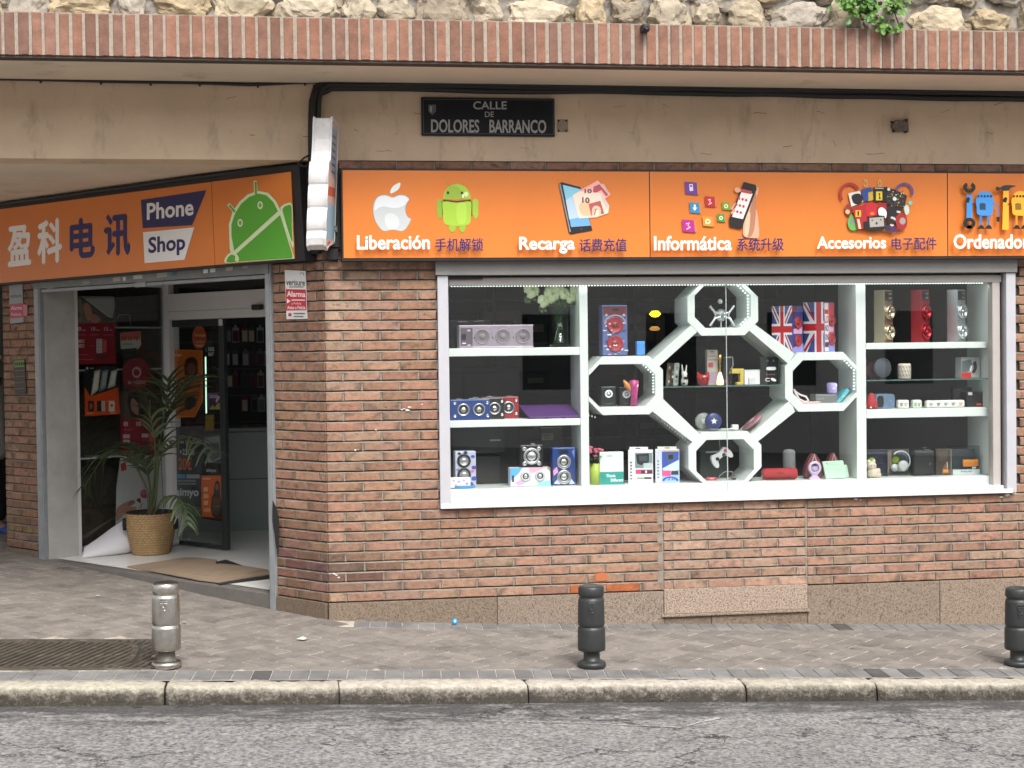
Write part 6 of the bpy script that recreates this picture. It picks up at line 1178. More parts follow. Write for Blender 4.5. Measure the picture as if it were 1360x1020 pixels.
it.box('back_card', mat('taupe_card', (.10, .09, .085), .5), .003, y=.076, w=w*.98, h=h*.96, z=.002, bev=0); D = it.D(y=.075); D.poly([(.02, .2), (.3, .05), (.35, .9), (.05, .95)], '8a7a6e'); D.disc(.48, .42, .13, .12, '8aa82a', 16); D.ring(.66, .5, .3, .36, .16, '6a88a8', 24, -pi*.6, pi*.6); D.build('print', it.root)
mb = MB(); mb.tube([(w*.36*cos(t)+.02, .04, h*.55+h*.36*sin(t)) for t in [pi*.75-k*pi*.1 for k in range(15)]], .006, 8); mb.lathe([(0, -.012), (.036, -.012), (.04, .006), (.02, .012), (0, .012)], 22, 0, (.035, .035, h*.36), 'y'); mb.lathe([(0, -.01), (.026, -.01), (.028, .006), (0, .01)], 18, 0, (-.025, .045, h*.3), 'y'); mb.build('headphones', mat('headphone_white', (.62, .62, .60), .4), it.root)
it = Item('headphone_box', 'matt black zip case standing between two clear boxes', 'case', (1214, 597, 1242, 637.5), .20, 'b'); it.box('case', mat('black_case', (.009, .009, .01), .55), .08, bev=.02); D = it.D(); D.line([(.9, .06), (.95, .3), (.95, .8), (.88, .96)], .02, '3a3a3a'); D.rect(.72, .5, .78, .58, '5a5a58'); D.rect(.5, -.005, .75, .01, '8a8a86'); D.build('zip', it.root); mb = MB(); mb.tube([(-.02, .03, it.h-.002), (-.01, .02, it.h+.012), (.03, .02, it.h+.012), (.04, .03, it.h-.002)], .004, 6); mb.build('handle', blkm, it.root)
it = Item('headphone_box', 'dark carton with an orange-brown earphone picture on the base board', 'box', (1243, 596, 1264, 636.5), .21, 'b'); it.box('carton', mat('brown_black_card', (.035, .028, .022), .45), .07); D = it.D(); D.poly([(.35, .95), (.45, .7), (.6, .55), (.72, .75), (.92, .8), (.92, .95)], '6a4a34'); D.rect(.45, .78, .78, .9, 'c07a34'); D.poly([(.1, .1), (.8, .05), (.7, .4), (.2, .45)], '4a4038'); D.line([(.7, .5), (.72, .75)], .05, 'b8b0a4'); D.line([(.95, .02), (.95, .98)], .04, '8a8880'); D.build('print', it.root)
it = Item('headphone_box', 'clear carton with white base strip and orange label at the right end', 'box', (1265.5, 592, 1301, 636), .22, 'b'); w, h = it.w, it.h; mb = MB(); mb.box(-w/2, w/2, .0, .08, .036, h); mb.build('clear_case', glass('box_plastic2', (.80, .83, .83)), it.root); it.box('base_strip', mat('strip_white_grey', (.5, .54, .55), .4), .08, h=.035, bev=.002); it.box('insert', mat('insert_dark', (.05, .06, .07), .5), .01, w=w*.9, h=h*.7, y=.065, z=.036, bev=0)
D = it.D(); D.text('PHILIPS', .3, .865, .7, .925, '3a5a8a', .03); D.rect(.38, .47, .95, .72, 'b8702a'); D.rect(.4, .49, .93, .56, 'c88238'); D.rect(.72, .74, .86, .8, 'c8ccc8'); D.build('print', it.root)
# ------------------------------------------------------------------ posters on the side glazing and the door
def poster(name, label, pts, f, th=.0015, draw=None, base='c8c4c0', group=None, cat='poster'):
    t = wthing(name, label, cat, f(pts[0][0], pts[0][1], .0), group); k = len(pts); mb = MB()
    mb.add([tuple(f(u, v, th)) for u, v in pts]+[tuple(f(u, v, 0)) for u, v in pts], [tuple(range(k)), tuple(range(2*k-1, k-1, -1))]+[(i, k+i, k+(i+1) % k, (i+1) % k) for i in range(k)]); mb.build('sheet', C(base), t)
    if draw: D = Draw(lambda u, v, h: f(u, v, th+.0002+h), .00009); draw(D); D.build('print', t)
    return t
sideF = lambda u, v, h: onS(u, v, GS+.0115-h)             # vestibule face of the side pane
doorF = lambda u, v, h: onA(u, v, DD+.0010-h)             # street face of the door pane
G2 = lambda pts: [(90+a/5.369, 370+b/5.369) for a, b in pts]      # zoomed sketch coordinates
g2 = lambda a, b: (90+a/5.369, 370+b/5.369)
def tariff(D, ox=0, oy=0, small=False):
    pass
def d1(D):
    D.poly(G2([(30, 125), (332, 128), (338, 318), (48, 318)]), '5c4636'); D.poly(G2([(30, 125), (100, 126), (112, 200), (95, 310), (48, 316)]), '6b5d44')
    D.poly(smooth_poly(G2([(98, 128), (150, 150), (270, 250), (330, 285), (300, 310), (190, 312), (140, 290), (112, 220)]), 3), '241916'); D.poly(smooth_poly(G2([(110, 190), (140, 175), (165, 210), (175, 260), (160, 300), (130, 280)]), 3), 'a06a52'); D.poly(smooth_poly(G2([(165, 262), (200, 255), (230, 290), (215, 312), (170, 312)]), 3), '9a5a44')
    D.poly(G2([(100, 126), (330, 128), (336, 200), (318, 282), (280, 270)]), '8e8e8e'); D.poly(G2([(105, 128), (330, 134), (325, 150), (120, 140)]), '7c7c7c'); D.line(G2([(100, 126), (310, 280)]), .8, 'b4b0b0')
    D.poly(G2([(48, 318), (338, 318), (344, 608), (48, 612)]), '861322')
    for t_, a in (('8', 68), ('10', 168), ('15', 260)): D.text(t_, *g2(a, 345), *g2(a+28, 372), 'd8b8bc', .02); D.rect(*g2(a+34, 364), *g2(a+58, 371), 'c890a0')
    for a in (60, 155, 250): D.rect(*g2(a, 398), *g2(a+70, 404), 'b85a68')
    for a, b in ((68, 435), (68, 468)): D.rect(*g2(a, b), *g2(a+50, b+24), 'b8a0a0'); D.rect(*g2(a+30, b+8), *g2(a+48, b+18), 'a84a58')
    D.rect(*g2(204, 430), *g2(246, 532), 'b0a4a4'); D.rect(*g2(252, 436), *g2(278, 525), 'c24a40'); D.rect(*g2(206, 540), *g2(280, 574), '5a2a34')
    for k in range(4): D.rect(*g2(208, 440+k*24), *g2(242, 444+k*24), '8a7078'); 
    D.rect(*g2(160, 476), *g2(190, 480), 'b85a68'); D.rect(*g2(64, 540), *g2(146, 545), 'b85a68'); D.rect(*g2(64, 574), *g2(186, 580), 'b85a68')
poster('wall_poster', 'red tariff poster with its top corner curled over, upper left of the side glazing', G2([(30, 125), (332, 128), (344, 608), (48, 612)]), sideF, draw=d1, base='8a1a22')
def d2(D):
    D.poly(G2([(122, 625), (350, 622), (354, 782), (120, 850)]), '1c1d1f')
    for a, c, e in ((165, 'b0a48e', 'd0c8b8'), (222, '6a7076', '90969a'), (285, 'a8a498', 'c8c8c0')): D.poly(G2([(a+25, 660), (a+68, 648), (a+52, 795-(a-165)*.25), (a, 838-(a-165)*.45)]), c); D.poly(G2([(a+32, 672), (a+60, 664), (a+46, 780-(a-165)*.25), (a+10, 812-(a-165)*.4)]), e)
    D.poly(G2([(122, 850), (195, 830), (358, 775), (374, 965), (122, 982)]), 'c8481c'); D.poly(G2([(120, 770), (160, 840), (122, 850)]), 'c8481c')
    for a, c in ((145, '2a1c1a'), (208, '2c2220'), (292, 'c8c0b4')): D.rect(*g2(a, 872), *g2(a+42, 948), c)
    D.rect(*g2(240, 872), *g2(266, 945), 'b0aaa4'); D.disc(*g2(166, 910), 2, 4, '8a5a3a'); D.disc(*g2(314, 905), 1.8, 2, 'a8342c'); D.disc(*g2(138, 640), 1.6, 1.6, 'b0b4b4'); D.rect(*g2(160, 636), *g2(185, 642), 'a8acac')
    for a in (135, 300): D.rect(*g2(a, 958), *g2(a+45, 962), 'e8b090')
poster('wall_poster', 'black and orange poster showing three phones below the curled red poster', G2([(120, 625), (350, 620), (374, 968), (122, 984)]), lambda u, v, h: sideF(u, v, h+.0018), draw=d2, base='1c1d1f')
def d3(D):
    D.poly([(160, 520), (210, 520), (210, 556), (160, 556)], '4a4034'); D.poly(smooth_poly([(170, 523), (180, 521), (186, 533), (192, 553), (176, 554), (170, 540)], 3), '1a1311'); D.poly(smooth_poly([(174, 531), (179, 530), (184, 540), (183, 551), (175, 545)], 3), '9a6a56'); D.poly([(190, 520), (210, 520), (210, 552), (196, 554)], '3c2e22')
    D.poly([(160, 556), (210, 555), (210, 604), (161, 606)], '861322')
    for t_, a in (('8', 164), ('10', 181), ('15', 197)): D.text(t_, a, 560, a+6, 566, 'd8b8bc', .02)
    for a, b in ((163.5, 577), (163.5, 584), (188, 576)): D.rect(a, b, a+9, b+5, 'b8a0a0')
    D.rect(198, 576, 203, 596, 'c24a40'); D.rect(163, 598, 180, 599.5, 'b85a68'); D.rect(164, 570, 176, 571, 'b85a68')
poster('wall_poster', 'red tariff poster half hidden behind the palm leaves on the side glazing', [(160, 520), (210, 520), (210, 604), (161, 606)], sideF, draw=d3, base='8a1a22')
def d4(D):
    D.poly([(160, 442), (186, 440.5), (186.5, 450), (160, 452)], 'c0584a')
    for a in (162.5, 170.5, 178.5): D.text('10', a, 446.5, a+5, 453, '7a2a22', .03)
    D.rect(163, 456, 176, 458, '8a8680'); D.poly([(158, 464), (182, 462), (180, 470), (160, 472)], '14110f')
    D.line([(156, 423), (158, 418), (172, 418), (174, 436)], .9, '8a8a8a')
poster('price_card', 'white tariff card with red top hanging beside the curled poster', [(159.5, 442), (186.5, 440), (187.5, 458), (183, 464), (160.5, 466)], sideF, draw=d4, base='b4b0aa', cat='card')
def d5(D):
    D.ring(181.5, 494.5, 6.2, 7.5, .38, 'b88a90', 22); D.poly([(180, 480+7), (184, 487), (182, 492)], 'b88a90')
    D.rect(170, 506, 174, 510, 'b0707a'); D.text('vodafone', 175, 504, 193, 511, 'b0808a', .02, -1)
poster('round_sticker', 'round dark red sticker with a pale drop emblem on the side glazing', [(181.5+19.5*cos(2*pi*k/36), 497.5+22.5*sin(2*pi*k/36)) for k in range(36)], sideF, draw=d5, base='741420', cat='sticker')
def d6(D):
    D.poly([(160, 606), (222, 604), (222, 700), (154, 700), (154.5, 648)], 'b8b6b6'); D.line([(199, 612), (198, 690)], .6, '8e8c8c'); D.line([(214, 606), (218, 690)], .9, '3a3634')
    D.text('Ideas', 187, 609, 205, 617, '6a5a5a', 0, -1); D.poly([(160, 616), (167, 613), (168, 624), (161, 626)], 'a03a38')
    D.poly(smooth_poly([(155, 676), (165, 668), (176, 664), (180, 668), (172, 672), (182, 674), (176, 680), (164, 684), (155, 692)], 3), 'a8786a'); D.poly(smooth_poly([(172, 666), (178, 664), (177, 670), (170, 672)], 3), '8a5a50')
    D.disc(192, 656, 6, 6, '9a3a64', 12); D.disc(190, 654, 3.5, 3, 'b85a80', 10); D.line([(187, 668), (188, 681)], .7, '4a3a34'); D.poly(smooth_poly([(181, 664), (186, 661), (187, 668), (184, 667)], 2), '2a3a24'); D.line([(184, 676), (190, 668)], .6, '5a4a44')
poster('wall_poster', 'large pale poster of a hand holding a pink flower behind the basket', [(160, 606), (222, 604), (224, 716), (153, 726), (154.5, 648)], sideF, draw=d6, base='b0aeae')
# the curled white lower end of that poster, resting on the floor
t = wthing('curled_poster', 'large white paper sheet curled into a cone on the floor behind the basket', 'paper', onZ(150, 737, FZ))
mb = MB(); base_u = [(108, 731), (122, 735), (145, 738), (172, 737), (190, 735), (212, 730), (236, 712)]; top_u = [(110, 728), (128, 716), (146, 702), (164, 690), (176, 682), (196, 690), (226, 705)]
N1, N2 = 24, 12
def interp(P, t):
    t *= len(P)-1; i = min(int(t), len(P)-2); f_ = t-i; return (P[i][0]+(P[i+1][0]-P[i][0])*f_, P[i][1]+(P[i+1][1]-P[i][1])*f_)
vs = []
for i in range(N1+1):
    a = onS(*interp(base_u, i/N1), 3.22+.14*abs(i/N1-.4)); a[2] = FZ+.003; bq = onS(*interp(top_u, i/N1), 3.40)
    h_ = bq[2]-a[2]
    for j in range(N2+1):
        th_ = pi*j/N2*.95; w_ = (1-cos(th_))/2; bulge = sin(th_)*.16*min(1, h_/.3)
        p_ = a*(1-w_)+bq*w_; p_ = p_-tA*bulge*.8; p_[2] = max(FZ+.002, p_[2]+(sin(th_)*.02)); vs.append(p_)
mb.add(vs, [(i*(N2+1)+j, (i+1)*(N2+1)+j, (i+1)*(N2+1)+j+1, i*(N2+1)+j+1) for i in range(N1) for j in range(N2)], 0, None, True)
mb.build('sheet', mat('white_paper', (.66, .65, .68), .6), t)
# door posters
G3 = lambda pts: [(200+a/5.1, 360+b/5.1) for a, b in pts]; g3 = lambda a, b: (200+a/5.1, 360+b/5.1)
def d7(D): D.text('Orange', *g3(297, 424), *g3(372, 448), 'd8a888', .02); D.rect(*g3(300, 452), *g3(370, 464), '8a3414'); D.rect(*g3(312, 478), *g3(355, 482), 'd89a78'); D.poly(G3([(296, 500), (330, 515), (366, 500), (345, 512), (318, 514)]), 'd89a78')
poster('oval_sticker', 'orange oval sticker at the top of the glass door', [(264.5+9.3*cos(2*pi*k/30), 448+15.5*sin(2*pi*k/30)) for k in range(30)], doorF, draw=d7, base='b04a1c', cat='sticker')
def d8(D):
    D.text('Orange', *g3(130, 555), *g3(210, 582), 'e0b890', .02)
    D.poly(smooth_poly(G3([(228, 640), (245, 595), (280, 582), (312, 600), (320, 660), (305, 712), (240, 712), (230, 690)]), 3), '1a1210'); D.poly(smooth_poly(G3([(250, 640), (275, 622), (300, 640), (300, 690), (275, 715), (252, 690)]), 3), '6a3a24')
    D.poly(smooth_poly(G3([(170, 900), (210, 790), (250, 740), (320, 725), (335, 800), (320, 870), (260, 920)]), 3), '8a4a1c'); D.poly(G3([(250, 740), (320, 727), (318, 800), (262, 840), (230, 800)]), 'b05a20')
    D.line(G3([(150, 880), (240, 800), (330, 780)]), 1.6, '3a2416'); D.line(G3([(160, 960), (230, 930), (320, 870)]), 2.2, '4a2c18'); D.line(G3([(150, 620), (175, 700)]), 1.2, '9a4a18'); D.line(G3([(185, 610), (195, 690)]), 1.2, '9a4a18')
    D.poly(smooth_poly(G3([(230, 880), (290, 850), (310, 900), (250, 945)]), 3), '1c1c1c'); D.line(G3([(118, 535), (350, 540), (352, 880), (300, 985), (118, 985)]), .8, 'd8843a')
poster('door_poster', 'orange poster of a dark haired woman on the glass door behind palm leaves', G3([(112, 530), (352, 535), (354, 880), (300, 990), (112, 995)]), doorF, draw=d8, base='b55a16')
G4 = lambda pts: [(200+a/3.922, 540+b/3.922) for a, b in pts]; g4 = lambda a, b: (200+a/3.922, 540+b/3.922)
def d9(D):
    D.text('ILIMITADAS', *g4(112, 172), *g4(272, 192), 'b8b8bc', .02, .8); D.text('+22GB', *g4(150, 220), *g4(228, 252), 'b4b4b8', .03); D.text('20€', *g4(145, 262), *g4(215, 330), 'c0603c', .04, .5)
    D.rect(*g4(122, 352), *g4(180, 374), '5a94b8'); D.rect(*g4(186, 354), *g4(255, 374), '9a9aa4'); D.rect(*g4(140, 382), *g4(236, 392), '80808a'); D.rect(*g4(145, 398), *g4(235, 407), '80808a'); D.text('simyo', *g4(134, 424), *g4(250, 478), 'c8c8cc', .035, .6)
    D.poly(G4([(108, 106), (278, 100), (278, 160), (108, 168)]), '4c4c52')
poster('door_poster', 'dark grey poster with large price lettering on the lower glass door', G4([(102, 106), (280, 100), (280, 505), (262, 520), (108, 506)]), doorF, draw=d9, base='3a3a40')
def d10(D):
    D.poly(G4([(278, 292), (376, 296), (376, 598), (270, 580)]), '101012'); D.text('simyo', *g4(290, 322), *g4(342, 345), 'b8b8bc', .03, .6)
    D.poly(G4([(264, 360), (374, 358), (376, 582), (266, 572)]), 'cf5a14'); D.poly(smooth_poly(G4([(330, 430), (336, 395), (350, 385), (360, 405), (364, 470), (374, 520), (372, 575), (320, 566), (318, 480), (328, 455)]), 3), '2c1c14'); D.poly(smooth_poly(G4([(338, 410), (348, 402), (354, 420), (346, 436), (338, 428)]), 3), '8a5a3c')
    D.poly(smooth_poly(G4([(322, 480), (345, 470), (365, 490), (360, 560), (326, 560)]), 3), '4a3830')
    for b, w in ((420, 22), (455, 26), (490, 24)): D.rect(*g4(276, b), *g4(276+w, b+22), 'e8a880')
    D.rect(*g4(272, 372), *g4(312, 380), 'e8a880'); D.rect(*g4(276, 530), *g4(310, 548), 'e09a6a')
    for k in range(8): D.line(G4([(322, 490+k*9), (362, 486+k*9)]), .5, '6a5040')
poster('door_poster', 'black and orange poster of a long haired figure low on the door edge', G4([(264, 292), (376, 296), (378, 600), (264, 582)]), lambda u, v, h: doorF(u, v, h+.0018), draw=d10, base='101012')
def d11(D): D.poly(G3([(395, 835), (470, 825), (470, 935), (400, 935)]), '3a1c4a'); D.rect(*g3(400, 838), *g3(455, 862), 'a890b4'); D.poly(G3([(400, 935), (420, 905), (435, 925), (450, 900), (472, 890), (472, 936)]), 'a8a040'); D.poly(smooth_poly(G3([(455, 850), (470, 850), (450, 890), (440, 880)]), 2), 'c0b8c0')
poster('door_card', 'small purple and yellow card on the glass door', G3([(385, 828), (474, 822), (474, 938), (396, 940)]), doorF, draw=d11, base='6a5a6a', cat='card')
poster('door_note', 'plain mustard yellow note on the glass door', G4([(286, 45), (330, 42), (330, 120), (284, 124)]), doorF, draw=lambda D: (D.line(G4([(288, 72), (328, 70)]), .8, '4a3a10')), base='7a6414', cat='note')
poster('door_photo', 'grey folded flyer with a slanted top on the glass door', G4([(276, 168), (358, 148), (366, 265), (326, 290), (280, 286)]), doorF, draw=lambda D: (D.poly(G4([(280, 200), (355, 185), (362, 262), (322, 285), (284, 250)]), '5a5a60'), D.poly(G4([(276, 240), (300, 262), (300, 290), (280, 288)]), '141416')), base='8a8a90', cat='flyer')
def d12(D): D.text('505', 276, 461, 284.5, 466.5, 'b0b4b0', .03); D.text('887', 276.5, 468, 284, 473, 'b0b4b0', .03); D.line([(272.5, 464), (273.5, 462), (274, 468)], .6, '9aa49c')
D = Draw(doorF, .0001); d12(D); t = wthing('door_numbers', 'small white numbers stuck on the glass door beside the lit strip', 'lettering', doorF(280, 466, 0)); D.build('print', t)
t = wthing('light_strip', 'thin pale green lit strip inside the glass door', 'light', onA(272.5, 510, DD+.05)); mb = MB(); mb.tube([onA(273, 474, DD+.05), onA(274, 549, DD+.05)], .006, 8); mb.build('tube', mat('green_white_tube', (.55, .85, .65), .4, emit=.8), t)
mb = MB(); mb.tube([onA(273, 472, DD+.05), onA(273, 474, DD+.05)], .008, 8); mb.build('cap', CHR, t)

# ------------------------------------------------------------------ inside the shop: counter, accessory wall, lamp
ct = wthing('shop_counter', 'grey green panelled shop counter seen through the open door', 'counter', (-.5, 4.3, FZ))
mb = MB(); mb.box(-2.2, .6, 4.3, 4.9, FZ, 1.02); mb.build('front', mat('counter_panel', (.24, .285, .275), .3), ct, .004)
mb = MB(); mb.box(-2.22, .62, 4.27, 4.93, 1.024, 1.06); mb.build('top', mat('counter_top', (.22, .24, .235), .25), ct, .004); mb = MB(); mb.box(-2.2, .6, 4.296, 4.2995, .58, .586); mb.build('groove', mat('groove_dark', (.03, .035, .035), .6), ct)
aw = wthing('accessory_wall', 'dark slatted wall panel behind the counter', 'display panel', (-.5, 5.5, 1)); mb = MB(); mb.box(-1.9, .6, 5.5, 5.56, 1.0, 2.3); mb.build('panel', mat('panel_black', (.02, .02, .022), .5), aw)
mb = MB()
for k in range(4): mb.box(-1.88, .58, 5.47, 5.499, 1.05+.27*k, 1.065+.27*k)
mb.build('rail', mat('rail_grey', (.05, .05, .055), .4), aw)
random.seed(21); proto = None
for r_, v in enumerate((443, 474, 503, 535)):
    for c_, u in enumerate((303, 314, 325, 336, 347, 357)):
        if random.random() < .12: continue
        p_ = onR(u+random.uniform(-2, 2), v, 5.44); cc = random.choice(['5a5a60', '7a7a80', '3a3a42', '8a8478', '6a2430', '2c3444', '9a9aa0'])
        t = thing('accessory_pack', 'hanging phone case packs on the dark wall behind the counter', 'pack', p_, 0, 'hanging accessory packs behind the counter')
        mb = MB(); mb.box(-.035, .035, 0, .012, -.09, .06); mb.box(-.012, .012, 0, .004, .06, .085); mb.build('card', C(cc), t); mb = MB(); mb.box(-.026, .026, -.012, -.001, -.08, .03); mb.build('blister', C(random.choice(['9a9aa0', '2a2a30', '6a6a72', '4a1a24', 'b0a890'])), t)
lp = onR(870, 417, 3.6); t = wthing('pendant_lamp', 'small lit yellow pendant lamp deep inside the dark shop', 'lamp', lp); mb = MB(); mb.lathe([(.0, .03), (.03, .028), (.055, .0), (.03, -.025), (0, -.03)], 20, 0, tuple(lp)); mb.build('globe', mat('yellow_glow', (1.0, .72, .02), .4, emit=1.6), t); mb = MB(); mb.tube([(lp[0], lp[1], lp[2]+.03), (lp[0], lp[1], 2.9)], .004, 6); mb.build('cord', blk, t)
lp = onR(869.5, 436.5, 3.6); t = wthing('counter_lamp', 'dim orange lamp glow below the yellow pendant lamp', 'lamp', lp); mb = MB(); mb.lathe([(0, -.02), (.04, -.015), (.05, 0), (.03, .02), (0, .022)], 18, 0, tuple(lp)); mb.build('shade', mat('amber_glow', (.8, .4, .12), .4, emit=.35), t); mb = MB(); mb.tube([(lp[0], lp[1], lp[2]-.02), (lp[0], lp[1], FZ)], .01, 8); mb.build('pole', blk, t)
# dim furniture in the dark room behind the shelving
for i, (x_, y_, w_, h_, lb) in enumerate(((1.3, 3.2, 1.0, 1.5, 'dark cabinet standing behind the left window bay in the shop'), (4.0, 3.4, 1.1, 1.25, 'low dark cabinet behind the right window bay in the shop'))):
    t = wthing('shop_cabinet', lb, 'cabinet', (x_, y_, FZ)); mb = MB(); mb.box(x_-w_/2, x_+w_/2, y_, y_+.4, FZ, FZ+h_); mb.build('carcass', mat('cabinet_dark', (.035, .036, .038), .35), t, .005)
    mb = MB()
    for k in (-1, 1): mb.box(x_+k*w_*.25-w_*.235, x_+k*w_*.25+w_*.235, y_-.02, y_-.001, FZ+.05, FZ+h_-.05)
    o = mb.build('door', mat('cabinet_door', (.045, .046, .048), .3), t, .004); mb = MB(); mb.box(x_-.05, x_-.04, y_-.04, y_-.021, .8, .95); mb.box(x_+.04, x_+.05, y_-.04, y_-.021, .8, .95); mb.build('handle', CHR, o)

t = wthing('stock_rack', 'dim metal stock rack along the far wall of the dark shop', 'rack', (2.6, 5.7, FZ)); rk = mat('rack_grey', (.16, .165, .17), .5)
mb = MB()
for z_ in (.3, .8, 1.3, 1.8, 2.25): mb.box(.4, 5.0, 5.6, 6.0, z_, z_+.03)
mb.build('rack_shelf', rk, t)
for x_ in (.4, 1.9, 3.4, 4.96): mb = MB(); mb.box(x_, x_+.04, 5.6, 6.0, FZ, 2.5); mb.build('post', rk, t)
random.seed(12); k = 0
for z_ in (.33, .83, 1.33, 1.83):
    x_ = .5
    while x_ < 4.7:
        w_ = random.uniform(.2, .5); h_ = random.uniform(.15, .38); cc = random.choice(['5a4a3a', '3a4048', '7a7a76', '2a2c30', '4a3030', '8a8478', '2c3a52'])
        if random.random() < .72:
            o = thing('carton', 'cartons stored on the dim rack deep inside the dark shop', 'box', (x_+w_/2, 5.62, z_), 0, 'cartons on the far stock rack'); mb = MB(); mb.box(-w_/2, w_/2, 0, .3, 0, h_); mb.build('body', C(cc), o, .004); D = Draw(lambda a, b, q_: (-w_/2+a*w_, -.0005-q_, h_*(1-b))); D.rect(.2, .3, .8, .6, random.choice(['8a8a84', '4a4a4c', '6a5a4a'])); D.build('label', o)
        x_ += w_+random.uniform(.03, .12)

# ------------------------------------------------------------------ doormat, potted palm
t = wthing('rubber_mat', 'black rubber doormat edge showing under the cardboard', 'doormat', onZ(330, 772, FZ)); mb = MB(); P = [onZ(*q_, FZ) for q_ in ((262, 766), (292, 777), (359, 769), (359, 765), (300, 744), (266, 752))]
mb.prism([(0, 0), (1, 0), (1, 1)], 0, 0); mb = MB(); mb.add([(p_[0], p_[1], FZ+.006) for p_ in P]+[(p_[0], p_[1], FZ+.0005) for p_ in P], [tuple(range(6)), tuple(range(11, 5, -1))]+[(i, 6+i, 6+(i+1) % 6, (i+1) % 6) for i in range(6)]); mb.build('mat', mat('rubber', (.015, .015, .015), .8), t)
t = wthing('cardboard_mat', 'flattened brown cardboard sheet used as a doormat at the entrance', 'cardboard', onZ(260, 762, FZ)); edge_px = [(169, 752), (200, 758), (230, 764), (262, 770), (290, 773), (312, 770), (335, 766.5), (359, 763), (356, 757), (330, 753), (300, 749), (286, 748.5), (288, 744), (266, 741), (246, 741), (228, 744), (200, 748)]
P = [onZ(u, v, FZ+.012) for u, v in edge_px]; n_ = len(P); mb = MB(); tr = tessellate_polygon([[Vector((p_[0], p_[1], 0)) for p_ in P]])
wz = lambda p_: FZ+.013+.006*noise.noise((p_[0]*3, p_[1]*3, 0))+.003
mb.add([(p_[0], p_[1], wz(p_)) for p_ in P]+[(p_[0], p_[1], wz(p_)-.008) for p_ in P], [tuple(q_) for q_ in tr]+[tuple(n_+k for k in reversed(q_)) for q_ in tr]+[(i, n_+i, n_+(i+1) % n_, (i+1) % n_) for i in range(n_)]); mb.build('sheet', mat('cardboard', (.27, .20, .14), .85, var=.15, vscale=4, dirt=((.16, .115, .08), 3, .55, .75, (1, 1, 1))), t)
bp_ = onZ(201, 735, FZ); bx_, by_ = bp_[0], bp_[1]
pl = wthing('potted_palm', 'small green palm in a woven straw basket inside the entrance', 'plant', (bx_, by_, FZ))
mb = MB(); nA_, nZ_ = 132, 52; vs = []; prof_r = lambda t_: .150+.047*sin(min(1, t_*1.15)*pi*.5)+(.004 if t_ > .94 else 0)-.012*max(0, t_-.6)
BH = .345
for j in range(nZ_+1):
    for k in range(nA_):
        a = 2*pi*k/nA_; r_ = prof_r(j/nZ_)+.006*abs(sin(pi*j/3.25))+.0030*cos(a*33)*(1 if (j//3) % 2 else -1)
        vs.append((bx_+r_*cos(a), by_+r_*sin(a), FZ+.002+BH*j/nZ_))
cols = []
mb.add(vs, [], 0)
for j in range(nZ_):
    for k in range(nA_):
        s_ = random.uniform(.8, 1.15)*(.70 if j % 3 == 0 else 1.0)*(1.0 if (k//2+j//3) % 2 else .82); mb.f.append([j*nA_+k, j*nA_+(k+1) % nA_, (j+1)*nA_+(k+1) % nA_, (j+1)*nA_+k]); mb.m.append(0); mb.t.append((.42*s_, .27*s_, .125*s_)); mb.sm.append(True)
mb.build('basket', mat('straw', (.42, .27, .13), .8, tint=True, var=.2, vscale=18), pl)
mb = MB(); mb.lathe([(.198, BH-.012), (.203, BH-.002), (.196, BH+.006), (.186, BH), (.184, BH-.05), (0, BH-.055)], 40, 0, (bx_, by_, FZ)); mb.build('rim_lining', mat('dark_soil_lining', (.022, .018, .015), .9), pl)
mb = MB()
for a in (pi*1.04, pi*1.94): 
    c_ = (bx_+.205*cos(a), by_+.205*sin(a), FZ+BH*.72); mb.lathe([(0, -.05), (.022, -.045), (.026, 0), (.022, .05), (0, .056)], 12, 0, c_)
mb.build('handle', mat('black_felt', (.012, .012, .012), .9), pl)
stemm = mat('palm_stem', (.07, .085, .035), .6); frond_m = [mat('palm_leaf', (.045, .066, .028), .5, var=.3, vscale=15), mat('palm_leaf_light', (.055, .085, .03), .5)]
